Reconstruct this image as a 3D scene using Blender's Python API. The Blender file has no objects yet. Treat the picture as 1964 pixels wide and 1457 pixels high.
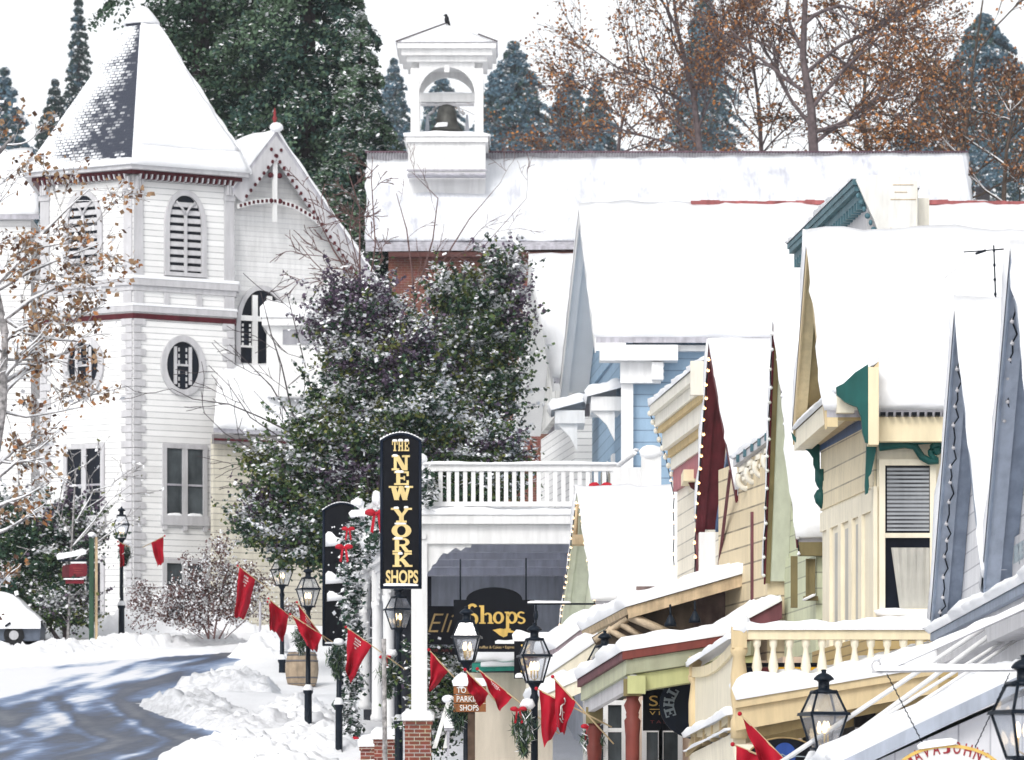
EXPO, HAZE = 0.56, 0.0002
import bpy, bmesh, math, random
import numpy as np
from mathutils import Vector, Matrix, noise
R = math.radians
sc = bpy.context.scene
col = sc.collection
F, U0, VH = 9500.0, 982.0, 1650.0          # long lens: focal length in photo pixels, principal column, horizon row
def P(u, v, Y):                            # photo pixel at distance Y -> metres
    return Vector(((u - U0) / F * Y, Y, (VH - v) / F * Y))
def X(u, Y): return (u - U0) / F * Y
def Z(v, Y): return (VH - v) / F * Y
GT = [(-60, -2.6), (0, -2.3), (46, -2.1), (60, -1.7), (70, -1.0), (80, -.2), (86, .4), (97, 1.0), (109, 1.85), (120, 3.1), (135, 5.0),
      (150, 6.7), (165, 8.2), (180, 9.5), (220, 12), (400, 38), (640, 62), (1500, 90)]
def G(y):
    for (a, za), (b, zb) in zip(GT, GT[1:]):
        if y <= b:
            t = (y - a) / (b - a)
            return za + (zb - za) * t
    return GT[-1][1]
def hit(u, v):                             # where the street surface shows at a photo pixel
    lo, hi = 30.0, 175.0
    for _ in range(50):
        m = (lo + hi) / 2
        if (VH - v) / F * m > G(m): lo = m
        else: hi = m
    y = (lo + hi) / 2
    return Vector((X(u, y), y, G(y)))
def lerp(a, b, t): return a + (b - a) * t
def pl(pts, x):
    if x <= pts[0][0]: return pts[0][1]
    for (a, ya), (b, yb) in zip(pts, pts[1:]):
        if x <= b: return ya + (yb - ya) * (x - a) / (b - a)
    return pts[-1][1]
def nz(x, y, z=0.0): return noise.noise(Vector((x, y, z)))

# ---------------------------------------------------------------- materials
MATS = {}
def nodes(m):
    m.use_nodes = True
    nt = m.node_tree
    return nt, nt.nodes, nt.links, nt.nodes['Principled BSDF']
def mat(name, c, rough=.6, var=.12, scale=3.0, bump=.0, bscale=30.0, metal=0.0, spec=None):
    if name in MATS: return MATS[name]
    m = bpy.data.materials.new(name); nt, N, L, b = nodes(m)
    tc = N.new('ShaderNodeTexCoord')
    n = N.new('ShaderNodeTexNoise'); n.inputs['Scale'].default_value = scale; n.inputs['Detail'].default_value = 6
    L.new(tc.outputs['Object'], n.inputs['Vector'])
    r = N.new('ShaderNodeValToRGB')
    r.color_ramp.elements[0].position = .3; r.color_ramp.elements[1].position = .7
    r.color_ramp.elements[0].color = tuple(x * (1 - var) for x in c) + (1,)
    r.color_ramp.elements[1].color = tuple(min(1, x * (1 + var * .6)) for x in c) + (1,)
    L.new(n.outputs['Fac'], r.inputs['Fac']); L.new(r.outputs['Color'], b.inputs['Base Color'])
    if var >= .05 and not name.startswith(('leaf', 'needle')):      # rain streaks and worn patches in the coat
        g_ = N.new('ShaderNodeNewGeometry'); mp = N.new('ShaderNodeMapping'); mp.inputs['Scale'].default_value = (7, 7, .9); L.new(g_.outputs['Position'], mp.inputs['Vector'])
        n3 = N.new('ShaderNodeTexNoise'); n3.inputs['Scale'].default_value = 1; n3.inputs['Detail'].default_value = 7; n3.inputs['Roughness'].default_value = .6; L.new(mp.outputs[0], n3.inputs['Vector'])
        mr = N.new('ShaderNodeMapRange'); mr.inputs['From Min'].default_value = .35; mr.inputs['From Max'].default_value = .62; mr.inputs['To Min'].default_value = 1 - min(.3, .05 + var * 1.3); mr.inputs['To Max'].default_value = 1.0; L.new(n3.outputs['Fac'], mr.inputs['Value'])
        mk = N.new('ShaderNodeMix'); mk.data_type = 'RGBA'; mk.blend_type = 'MULTIPLY'; mk.inputs['Factor'].default_value = 1; L.new(r.outputs['Color'], mk.inputs['A']); L.new(mr.outputs['Result'], mk.inputs['B']); L.new(mk.outputs['Result'], b.inputs['Base Color'])
    b.inputs['Roughness'].default_value = rough; b.inputs['Metallic'].default_value = metal
    b.inputs['Specular IOR Level'].default_value = .22 if spec is None else spec
    if bump:
        n2 = N.new('ShaderNodeTexNoise'); n2.inputs['Scale'].default_value = bscale; n2.inputs['Detail'].default_value = 5
        L.new(tc.outputs['Object'], n2.inputs['Vector'])
        bp = N.new('ShaderNodeBump'); bp.inputs['Strength'].default_value = bump; bp.inputs['Distance'].default_value = .03
        L.new(n2.outputs['Fac'], bp.inputs['Height']); L.new(bp.outputs['Normal'], b.inputs['Normal'])
    MATS[name] = m
    return m
def siding(name, c, pitch=.13, joint_shade=.55, axis='Z', gw=.12, var=.06, wear=0.0):
    """Lapped or vertical boards: a saw-tooth bump per board and a darkened joint painting the shadow line between boards."""
    if name in MATS: return MATS[name]
    m = mat(name, c, .6, var, 1.6)
    nt, N, L, b = nodes(m)
    g = N.new('ShaderNodeNewGeometry'); s = N.new('ShaderNodeSeparateXYZ'); L.new(g.outputs['Position'], s.inputs[0])
    d = N.new('ShaderNodeMath'); d.operation = 'DIVIDE'; d.inputs[1].default_value = pitch; L.new(s.outputs[axis], d.inputs[0])
    f = N.new('ShaderNodeMath'); f.operation = 'FRACT'; L.new(d.outputs[0], f.inputs[0])
    fl = N.new('ShaderNodeMath'); fl.operation = 'FLOOR'; L.new(d.outputs[0], fl.inputs[0])
    wn = N.new('ShaderNodeTexWhiteNoise'); wn.noise_dimensions = '1D'; L.new(fl.outputs[0], wn.inputs['W'])
    lt = N.new('ShaderNodeMath'); lt.operation = 'LESS_THAN'; lt.inputs[1].default_value = gw; L.new(f.outputs[0], lt.inputs[0])
    mx = N.new('ShaderNodeMix'); mx.data_type = 'RGBA'; mx.blend_type = 'MULTIPLY'
    old = b.inputs['Base Color'].links[0].from_socket
    nn = N.new('ShaderNodeTexNoise'); nn.inputs['Scale'].default_value = 2.2; nn.inputs['Detail'].default_value = 3
    L.new(g.outputs['Position'], nn.inputs['Vector'])
    mm = N.new('ShaderNodeMath'); mm.operation = 'MULTIPLY'; L.new(lt.outputs[0], mm.inputs[0])
    ma = N.new('ShaderNodeMath'); ma.operation = 'MULTIPLY_ADD'; ma.inputs[1].default_value = 1.2; ma.inputs[2].default_value = .2
    ma.use_clamp = True
    L.new(nn.outputs['Fac'], ma.inputs[0]); L.new(ma.outputs[0], mm.inputs[1])
    L.new(mm.outputs[0], mx.inputs['Factor']); L.new(old, mx.inputs['A'])
    mx.inputs['B'].default_value = (joint_shade, joint_shade, joint_shade * 1.06, 1)  # joint tone paints the lap shadow into the board colour
    hs = N.new('ShaderNodeMix'); hs.data_type = 'RGBA'; hs.blend_type = 'MULTIPLY'; hs.inputs['Factor'].default_value = 1
    cr = N.new('ShaderNodeMapRange'); cr.inputs['To Min'].default_value = .9; cr.inputs['To Max'].default_value = 1.02
    L.new(wn.outputs['Value'], cr.inputs['Value']); L.new(mx.outputs['Result'], hs.inputs['A'])
    L.new(cr.outputs['Result'], hs.inputs['B']); L.new(hs.outputs['Result'], b.inputs['Base Color'])
    bp = N.new('ShaderNodeBump'); bp.inputs['Strength'].default_value = .8; bp.inputs['Distance'].default_value = .02
    inv = N.new('ShaderNodeMath'); inv.operation = 'SUBTRACT'; inv.inputs[0].default_value = 1.0; L.new(f.outputs[0], inv.inputs[1])
    L.new(inv.outputs[0], bp.inputs['Height']); L.new(bp.outputs['Normal'], b.inputs['Normal'])
    return m
def brickmat(name, c1, c2, mortar, scale=1.0):
    m = bpy.data.materials.new(name); nt, N, L, b = nodes(m)
    g = N.new('ShaderNodeNewGeometry'); s = N.new('ShaderNodeSeparateXYZ'); L.new(g.outputs['Position'], s.inputs[0])
    a = N.new('ShaderNodeMath'); a.operation = 'ADD'; L.new(s.outputs['X'], a.inputs[0]); L.new(s.outputs['Y'], a.inputs[1])
    cb = N.new('ShaderNodeCombineXYZ'); L.new(a.outputs[0], cb.inputs['X']); L.new(s.outputs['Z'], cb.inputs['Y'])
    t = N.new('ShaderNodeTexBrick'); L.new(cb.outputs[0], t.inputs['Vector'])
    t.inputs['Scale'].default_value = 1.0; t.inputs['Brick Width'].default_value = .23 * scale; t.inputs['Row Height'].default_value = .085 * scale
    t.inputs['Mortar Size'].default_value = .009 * scale
    t.inputs['Color1'].default_value = c1 + (1,); t.inputs['Color2'].default_value = c2 + (1,); t.inputs['Mortar'].default_value = mortar + (1,)
    n = N.new('ShaderNodeTexNoise'); n.inputs['Scale'].default_value = 4; L.new(g.outputs['Position'], n.inputs['Vector'])
    mx = N.new('ShaderNodeMix'); mx.data_type = 'RGBA'; mx.blend_type = 'MULTIPLY'; mx.inputs['Factor'].default_value = .5
    L.new(t.outputs['Color'], mx.inputs['A']); L.new(n.outputs['Color'], mx.inputs['B']); L.new(mx.outputs['Result'], b.inputs['Base Color'])
    bp = N.new('ShaderNodeBump'); bp.inputs['Strength'].default_value = .6; bp.inputs['Distance'].default_value = .01; bp.invert = True
    L.new(t.outputs['Fac'], bp.inputs['Height']); L.new(bp.outputs['Normal'], b.inputs['Normal']); b.inputs['Roughness'].default_value = .85
    MATS[name] = m
    return m
def emit(name, c, e):
    m = bpy.data.materials.new(name); nt, N, L, b = nodes(m)
    b.inputs['Base Color'].default_value = c + (1,); b.inputs['Emission Color'].default_value = c + (1,); b.inputs['Emission Strength'].default_value = e
    MATS[name] = m
    return m
SNOW = mat('snow', (.87, .88, .905), .75, .035, 1.2, .35, 7.0, spec=.2)
SNOWD = mat('trodden_snow', (.78, .79, .82), .8, .14, 2.0, .7, 9.0, spec=.2)
WHITE = mat('white_paint', (.8, .8, .8), .5, .06, 1.5)
WHITEB = mat('bounce_white_paint', (.9, .9, .9), .5, .04, 1.5)  # lifted white stands in for snow bounce under the eaves
WHITE2 = mat('weathered_white_paint', (.74, .74, .72), .6, .2, 2.5)
SID_W = siding('white_clapboard', (.84, .84, .835), .19, .46, gw=.12, var=.045)
SID_R = siding('white_siding_near', (.74, .74, .76), .24, .55, gw=.08)
SID_B = siding('blue_clapboard', (.30, .43, .57), .30, .5, gw=.09)
SID_C = siding('cream_clapboard', (.80, .74, .62), .3, .42, gw=.08)
SID_T = siding('tan_clapboard', (.74, .62, .42), .32, .3, gw=.09)
SID_S = siding('sage_clapboard', (.60, .63, .45), .26, .5, gw=.08)
SID_Y = siding('pale_yellow_siding', (.80, .70, .50), .34, .4, gw=.07)
SID_D = siding('church_annex_siding', (.62, .585, .49), .2, .5, gw=.14)
SCAL = siding('white_shingle', (.78, .78, .78), .16, .75, gw=.1)
BOARD = siding('white_vertical_boards', (.72, .72, .75), .36, .55, 'X', gw=.05)
CEIL = siding('blue_grey_ceiling_boards', (.74, .75, .82), .14, .6, 'X', gw=.1)
CREAM = mat('cream_paint', (.81, .70, .48), .5, .06, 2)
CREAM2 = mat('pale_cream_paint', (.84, .775, .62), .5, .06, 2)
CREAMW = mat('whitish_cream_paint', (.82, .785, .69), .5, .08, 2)
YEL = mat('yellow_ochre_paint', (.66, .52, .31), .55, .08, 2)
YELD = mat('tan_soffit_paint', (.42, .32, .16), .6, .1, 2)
TAN = mat('weathered_tan_paint', (.58, .44, .28), .7, .25, 4)
TEAL = mat('dark_green_paint', (.012, .09, .082), .45, .15, 3)
TEALB = mat('green_blue_cornice_paint', (.09, .19, .23), .5, .2, 3)
MAR = mat('maroon_paint', (.115, .017, .024), .5, .2, 3)
MAR2 = mat('dull_mauve_fascia_paint', (.16, .055, .065), .6, .2, 3)
REDP = mat('red_post_paint', (.19, .045, .035), .5, .15, 4)
BAND = mat('dusty_red_band_paint', (.42, .14, .16), .6, .15, 3)
SAGE = mat('sage_paint', (.50, .52, .36), .55, .08, 2)
SAGE2 = mat('pale_sage_paint', (.63, .66, .54), .55, .06, 2)
OLIVE = mat('olive_paint', (.22, .18, .085), .6, .12, 3)
LIME = mat('yellow_green_paint', (.47, .48, .23), .55, .08, 2)
BLUS = mat('blue_strip_paint', (.10, .17, .33), .5, .1, 3)
GRB = mat('blue_grey_barge_paint', (.37, .42, .51), .5, .1, 3)
GRB2 = mat('dark_blue_grey_paint', (.26, .31, .40), .5, .12, 3)
GREYT = mat('pale_grey_trim_paint', (.56, .555, .575), .55, .08, 2)
CHRED = mat('dark_red_trim_paint', (.085, .009, .015), .5, .2, 3)
REDROOF = mat('red_ridge_metal', (.36, .11, .11), .5, .3, 3)
METAL = mat('weathered_grey_roof_metal', (.50, .49, .54), .5, .2, 3)
BLACK = mat('black_sign_paint', (.005, .006, .010), .35, .2, 4, spec=.1)
NAVY = mat('navy_sign_paint', (.007, .013, .028), .35, .2, 4, spec=.12)
IRON = mat('dark_lamp_iron', (.008, .014, .024), .4, .25, 8, spec=.15)
GOLD = mat('gold_lettering', (.72, .48, .13), .4, .12, 4)
PALEY = mat('pale_gold_lettering', (.80, .62, .28), .45, .1, 4)
LETW = mat('white_lettering', (.78, .78, .76), .5, .1, 4)
LETR = mat('dark_red_lettering', (.30, .02, .03), .5, .1, 4)
LETG = mat('grey_lettering', (.32, .38, .42), .5, .2, 4)
DULLG = mat('dim_gold_lettering', (.36, .25, .11), .5, .2, 4)
DIMR = mat('dim_red_lettering', (.16, .03, .03), .5, .2, 4)
REDF = mat('red_flag_cloth', (.40, .004, .02), .75, .1, 5)
REDB = mat('red_ribbon', (.5, .012, .03), .6, .15, 5)
WOOD = mat('brown_sign_wood', (.30, .115, .04), .6, .3, 6)
WOODP = mat('weathered_post_wood', (.10, .065, .045), .8, .4, 6)
STICK = mat('pale_wood_stick', (.55, .42, .25), .6, .1, 5)
BARREL = mat('barrel_oak', (.44, .34, .24), .65, .25, 5, .2, 20)
CANV = mat('tan_canvas', (.62, .55, .46), .8, .06, 1.5, .3, 3)
GAWN = mat('green_awning_cloth', (.03, .26, .20), .8, .15, 4)
GLASS = mat('dark_window_glass', (.008, .011, .02), .06, .5, 2, spec=.15)
GLASS2 = mat('grey_curtained_glass', (.09, .105, .115), .1, .55, 1.2, spec=.2)
CURT = mat('white_curtain', (.5, .49, .45), .8, .08, 6)
BLIND = siding('window_blind_slats', (.36, .38, .41), .06, .10, gw=.45)
DARK = mat('shop_interior_shade', (.03, .027, .03), .8, .5, 2)  # near-black wall colour stands in for unlit shop interiors
DARKG = mat('dark_green_ceiling_boards', (.03, .045, .03), .7, .3, 2)  # the porch ceiling's own dark green
BARK = mat('dark_bark', (.075, .06, .064), .9, .4, 6)
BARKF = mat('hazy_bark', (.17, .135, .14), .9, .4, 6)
BARK2 = mat('grey_brown_bark', (.10, .075, .06), .9, .4, 6)
BARK3 = mat('snow_dusted_bark', (.42, .40, .40), .9, .7, 9)
LG1 = mat('leaf_dark_green', (.028, .062, .036), .6, .5, 3)
LG2 = mat('leaf_mid_green', (.08, .13, .045), .6, .4, 3)
LG3 = mat('leaf_olive', (.15, .165, .045), .6, .4, 3)
LP1 = mat('leaf_plum', (.10, .07, .11), .6, .4, 3)
LB1 = mat('leaf_rust', (.36, .16, .065), .7, .4, 3)
LB2 = mat('leaf_tan', (.33, .21, .12), .7, .4, 3)
LB3 = mat('leaf_brown', (.11, .055, .035), .7, .4, 3)
LO1 = mat('leaf_orange', (.58, .25, .075), .7, .3, 3)
CON1 = mat('needle_dark', (.018, .042, .036), .7, .4, 2)
CON2 = mat('needle_mid', (.040, .085, .070), .7, .4, 2)
CON3 = mat('needle_light', (.085, .14, .085), .7, .4, 2)
CONB = mat('needle_haze_blue', (.085, .16, .215), .7, .4, 2)  # distance haze on the hill conifers is put into this blue
TWIG = mat('reddish_twig', (.16, .09, .085), .8, .4, 5)
BRONZE = mat('old_bell_bronze', (.085, .085, .078), .5, .5, 4, metal=.15)
FEATHER = mat('black_feathers', (.012, .012, .016), .6, .3, 8)
CARP = mat('grey_blue_car_paint', (.10, .12, .16), .3, .1, 3)
TYRE = mat('black_rubber', (.015, .015, .017), .8, .2, 6)
HUB = mat('grey_hubcap', (.45, .45, .47), .4, .1, 6)
SIGNR = mat('dark_red_sign_paint', (.17, .010, .022), .5, .15, 4)
GPOST = mat('green_post_paint', (.035, .085, .05), .6, .2, 4)
YSTR = mat('yellow_edging', (.75, .42, .02), .7, .1, 4)
SLATE = mat('dark_slate_shingles', (.055, .06, .085), .7, .3, 6)
BRICK = brickmat('red_brick', (.30, .075, .045), (.19, .05, .035), (.55, .48, .42))
BRICKF = brickmat('old_brick_wall', (.26, .085, .06), (.20, .06, .045), (.30, .2, .16))
BULB = emit('warm_bulb', (1.0, .62, .28), 2.2)
FLAME = emit('lamp_flame', (1.0, .78, .48), 2.4)
GLOW = emit('small_glowing_bulb', (1.0, .72, .45), 1.2)
def thinsnow():
    m = mat('thin_snow_on_corrugated_roof', (.86, .87, .9), .7, .02, 1.0)
    nt, N, L, b = nodes(m); g = N.new('ShaderNodeNewGeometry'); mp = N.new('ShaderNodeMapping'); mp.inputs['Scale'].default_value = (1.6, .35, .35); L.new(g.outputs['Position'], mp.inputs['Vector'])
    n = N.new('ShaderNodeTexNoise'); n.inputs['Scale'].default_value = .8; n.inputs['Detail'].default_value = 7; n.inputs['Roughness'].default_value = .65; L.new(mp.outputs[0], n.inputs['Vector'])
    r = N.new('ShaderNodeValToRGB'); r.color_ramp.elements[0].position = .52; r.color_ramp.elements[0].color = (.78, .80, .84, 1); r.color_ramp.elements[1].position = .70; r.color_ramp.elements[1].color = (.44, .45, .52, 1); L.new(n.outputs['Fac'], r.inputs['Fac']); L.new(r.outputs['Color'], b.inputs['Base Color'])
    wv = N.new('ShaderNodeTexWave'); wv.inputs['Scale'].default_value = 1.9; wv.bands_direction = 'X'; L.new(g.outputs['Position'], wv.inputs['Vector']); bp = N.new('ShaderNodeBump'); bp.inputs['Strength'].default_value = .25; bp.inputs['Distance'].default_value = .04; L.new(wv.outputs['Fac'], bp.inputs['Height']); L.new(bp.outputs['Normal'], b.inputs['Normal'])
    return m
THIN = thinsnow()
def lampglass():
    m = bpy.data.materials.new('lantern_glass'); m.use_nodes = True; nt = m.node_tree; N = nt.nodes; L = nt.links
    N.remove(N['Principled BSDF'])
    t = N.new('ShaderNodeBsdfTransparent'); t.inputs[0].default_value = (.86, .88, .9, 1)
    g = N.new('ShaderNodeBsdfGlossy'); g.inputs['Roughness'].default_value = .12; g.inputs[0].default_value = (.9, .9, .95, 1)
    d = N.new('ShaderNodeBsdfDiffuse'); d.inputs[0].default_value = (.7, .72, .76, 1)
    x1 = N.new('ShaderNodeMixShader'); x1.inputs[0].default_value = .22; L.new(g.outputs[0], x1.inputs[1]); L.new(d.outputs[0], x1.inputs[2])
    fr = N.new('ShaderNodeTexNoise'); fr.inputs['Scale'].default_value = 5
    mr = N.new('ShaderNodeMapRange'); mr.inputs['To Min'].default_value = .10; mr.inputs['To Max'].default_value = .38; L.new(fr.outputs['Fac'], mr.inputs['Value'])
    x = N.new('ShaderNodeMixShader'); L.new(mr.outputs['Result'], x.inputs[0]); L.new(t.outputs[0], x.inputs[1]); L.new(x1.outputs[0], x.inputs[2])
    L.new(x.outputs[0], N['Material Output'].inputs['Surface'])
    return m
LGLASS = lampglass()

# ---------------------------------------------------------------- mesh builder
class MB:
    def __init__(s): s.v = []; s.f = []; s.m = []; s.sm = []
    def add(s, vs, fs, m=0, smooth=False):
        o = len(s.v); s.v += [Vector(q) for q in vs]
        for f in fs: s.f.append([i + o for i in f]); s.m.append(m); s.sm.append(smooth)
    def hexa(s, b, t, m=0):                 # bottom four, top four (same winding)
        s.add(list(b) + list(t), [(3, 2, 1, 0), (4, 5, 6, 7), (0, 1, 5, 4), (1, 2, 6, 5), (2, 3, 7, 6), (3, 0, 4, 7)], m)
    def box(s, x0, x1, y0, y1, z0, z1, m=0):
        b = [(x0, y0, z0), (x1, y0, z0), (x1, y1, z0), (x0, y1, z0)]
        s.hexa(b, [(x, y, z1) for x, y, _ in b], m)
    def prism(s, poly, d, m=0):
        n = len(poly); d = Vector(d); p = [Vector(q) for q in poly]
        s.add(p + [q + d for q in p], [tuple(range(n - 1, -1, -1)), tuple(range(n, 2 * n))] + [(i, (i + 1) % n, n + (i + 1) % n, n + i) for i in range(n)], m)
    def plan(s, a, b, th, z0, z1, m=0):     # wall from plan point a to b, th metres thick towards +X
        s.hexa([(a[0], a[1], z0), (b[0], b[1], z0), (b[0] + th, b[1], z0), (a[0] + th, a[1], z0)],
               [(a[0], a[1], z1), (b[0], b[1], z1), (b[0] + th, b[1], z1), (a[0] + th, a[1], z1)], m)
    def tube(s, pts, r, n=8, m=0, cap=True):
        pts = [Vector(q) for q in pts]
        if not isinstance(r, (list, tuple)): r = [r] * len(pts)
        o = len(s.v); k = len(pts)
        for i, p in enumerate(pts):
            d = (pts[min(i + 1, k - 1)] - pts[max(i - 1, 0)])
            if d.length < 1e-9: d = Vector((0, 0, 1))
            d.normalize()
            a = d.cross(Vector((0, 0, 1)) if abs(d.z) < .9 else Vector((1, 0, 0))).normalized(); b = d.cross(a)
            for j in range(n):
                t = 2 * math.pi * j / n
                s.v.append(p + (a * math.cos(t) + b * math.sin(t)) * r[i])
        for i in range(k - 1):
            for j in range(n):
                s.f.append([o + i * n + j, o + i * n + (j + 1) % n, o + (i + 1) * n + (j + 1) % n, o + (i + 1) * n + j]); s.m.append(m); s.sm.append(True)
        if cap and n > 2:
            s.f.append([o + j for j in range(n)][::-1]); s.m.append(m); s.sm.append(False)
            s.f.append([o + (k - 1) * n + j for j in range(n)]); s.m.append(m); s.sm.append(False)
    def lathe(s, c, prof, n=16, m=0, smooth=True, rot=0.0):
        c = Vector(c); o = len(s.v); k = len(prof)
        for r, z in prof:
            for j in range(n):
                t = 2 * math.pi * j / n + rot
                s.v.append(c + Vector((r * math.cos(t), r * math.sin(t), z)))
        for i in range(k - 1):
            for j in range(n):
                s.f.append([o + i * n + j, o + i * n + (j + 1) % n, o + (i + 1) * n + (j + 1) % n, o + (i + 1) * n + j]); s.m.append(m); s.sm.append(smooth)
        s.f.append([o + j for j in range(n)][::-1]); s.m.append(m); s.sm.append(False)
        s.f.append([o + (k - 1) * n + j for j in range(n)]); s.m.append(m); s.sm.append(False)
    def ball(s, c, rx, ry=None, rz=None, n=10, m=0, lump=0.0, seed=0):
        ry = rx if ry is None else ry; rz = rx if rz is None else rz
        c = Vector(c); o = len(s.v); k = max(4, n // 2 + 1)
        for i in range(k + 1):
            ph = math.pi * i / k - math.pi / 2
            for j in range(n):
                t = 2 * math.pi * j / n
                d = Vector((math.cos(ph) * math.cos(t), math.cos(ph) * math.sin(t), math.sin(ph)))
                q = 1 + (lump * nz(d.x * 2 + seed, d.y * 2, d.z * 2) if lump else 0)
                s.v.append(c + Vector((d.x * rx * q, d.y * ry * q, d.z * rz * q)))
        for i in range(k):
            for j in range(n):
                s.f.append([o + i * n + j, o + i * n + (j + 1) % n, o + (i + 1) * n + (j + 1) % n, o + (i + 1) * n + j]); s.m.append(m); s.sm.append(True)
    def snow(s, p00, p10, p11, p01, t=.15, nu=12, nv=6, seed=0, m=0, jit=.05, freq=1.3):
        """A lying layer of snow: lumpy top, uneven rim that thins and rolls over the edge."""
        p00, p10, p11, p01 = [Vector(q) for q in (p00, p10, p11, p01)]
        nrm = (p10 - p00).cross(p01 - p00)
        if nrm.z < 0: nrm = -nrm
        nrm.normalize(); o = len(s.v)
        uu = (p10 - p00).normalized(); vv = (p01 - p00).normalized()
        fl = (p10 - p00).cross(p01 - p00).z < 0
        def base(a, b): return (p00 * (1 - a) + p10 * a) * (1 - b) + (p01 * (1 - a) + p11 * a) * b
        for j in range(nv + 1):
            for i in range(nu + 1):
                a, b = i / nu, j / nv
                q = base(a, b); n1 = nz(q.x * freq + seed, q.y * freq, q.z * freq); n2 = nz(q.x * freq * 3.1, q.y * freq * 3 + seed, q.z * freq * 3)
                e = 0
                if i == 0: q = q - uu * (jit * (.5 + n2 + n1)); e = 1
                if i == nu: q = q + uu * (jit * (.5 + n2 + n1)); e = 1
                if j == 0: q = q - vv * (jit * (.5 + n2 + n1)); e = 1
                if j == nv: q = q + vv * (jit * (.5 + n2 + n1)); e = 1
                h = t * (.9 + .5 * n1 + .22 * n2)
                if e: h *= .6
                s.v.append(q + nrm * max(h, .012))
        W = nu + 1
        for j in range(nv):
            for i in range(nu):
                f = [o + j * W + i, o + j * W + i + 1, o + (j + 1) * W + i + 1, o + (j + 1) * W + i]
                s.f.append(f[::-1] if fl else f); s.m.append(m); s.sm.append(True)
        rim = [(i, 0) for i in range(nu)] + [(nu, j) for j in range(nv)] + [(i, nv) for i in range(nu, 0, -1)] + [(0, j) for j in range(nv, 0, -1)]
        o2 = len(s.v)
        for i, j in rim: s.v.append(base(i / nu, j / nv) - nrm * .004)
        k = len(rim)
        for q in range(k):
            a, b = rim[q], rim[(q + 1) % k]
            f = [o2 + q, o2 + (q + 1) % k, o + b[1] * W + b[0], o + a[1] * W + a[0]]
            s.f.append(f[::-1] if fl else f); s.m.append(m); s.sm.append(True)
    def build(s, name, mats, parent=None, loc=None):
        me = bpy.data.meshes.new(name)
        off = Vector(loc) if loc is not None else Vector((0, 0, 0))
        me.from_pydata([tuple(q - off) for q in s.v], [], s.f)
        for q in (mats if isinstance(mats, (list, tuple)) else [mats]): me.materials.append(q)
        me.polygons.foreach_set('material_index', s.m)
        me.polygons.foreach_set('use_smooth', s.sm)
        me.update()
        o = bpy.data.objects.new(name, me); col.objects.link(o)
        if parent is not None: o.parent = parent
        return o
def tag(o, label=None, cat=None, group=None, kind=None):
    for k, q in (('label', label), ('category', cat), ('group', group), ('kind', kind)):
        if q: o[k] = q
    return o
class Thing:
    """An Empty at the thing's base; its parts are meshes of their own below it."""
    def __init__(s, name, label, cat, loc, group=None):
        s.loc = Vector(loc); s.o = bpy.data.objects.new(name, None); s.o.empty_display_size = .3
        col.objects.link(s.o); s.o.location = s.loc; tag(s.o, label, cat, group)
    def part(s, name, mb, mats, sub=None, label=None):
        o = mb.build(name, mats, sub if sub is not None else s.o, s.loc)
        if label: o['label'] = label
        return o
def copy_tree(o, parent=None):
    c = o.copy(); col.objects.link(c)
    if parent is not None: c.parent = parent
    for ch in list(o.children): copy_tree(ch, c)
    return c
def solo(name, mb, mats, label, cat, loc, group=None, kind=None):
    o = mb.build(name, mats, None, loc); o.location = loc
    return tag(o, label, cat, group, kind)
# ---------------------------------------------------------------- lettering
def text_polys(mb, body, w, h, org, m=0, ex=.01, right=(1, 0, 0), up=(0, 0, 1), bold=0.0, shear=0.0):
    """Letters from the built-in font, fitted to w x h metres from org."""
    cu = bpy.data.curves.new('lettering', 'FONT'); cu.body = body; cu.extrude = .1; cu.offset = bold; cu.shear = shear; cu.resolution_u = 4
    ob = bpy.data.objects.new('lettering', cu); col.objects.link(ob)
    dg = bpy.context.evaluated_depsgraph_get(); me = bpy.data.meshes.new_from_object(ob.evaluated_get(dg))
    bpy.data.objects.remove(ob)
    vs = [q.co.copy() for q in me.vertices]
    x0, x1 = min(q.x for q in vs), max(q.x for q in vs); y0, y1 = min(q.y for q in vs), max(q.y for q in vs)
    r, u = Vector(right), Vector(up); n = r.cross(u)
    org = Vector(org)
    mb.add([org + r * ((q.x - x0) / (x1 - x0) * w) + u * ((q.y - y0) / (y1 - y0) * h) + n * (q.z / .1 * ex) for q in vs], [list(f.vertices) for f in me.polygons], m)
    bpy.data.meshes.remove(me)
def rc(a, b, c, d): return [(a, b), (c, b), (c, d), (a, d)]
def st(a, b, c, d, w): return [(a - w / 2, b), (a + w / 2, b), (c + w / 2, d), (c - w / 2, d)]
def arc(cx, cy, rx, ry, a0, a1, w, n=10, wy=None):
    wy = w * .55 if wy is None else wy
    out = []
    for i in range(n):
        t0, t1 = R(a0 + (a1 - a0) * i / n), R(a0 + (a1 - a0) * (i + 1) / n)
        f = lambda t, s: (cx + math.cos(t) * (rx + s * w / 2), cy + math.sin(t) * (ry + s * wy / 2))
        out.append([f(t0, -1), f(t0, 1), f(t1, 1), f(t1, -1)])
    return out
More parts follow.
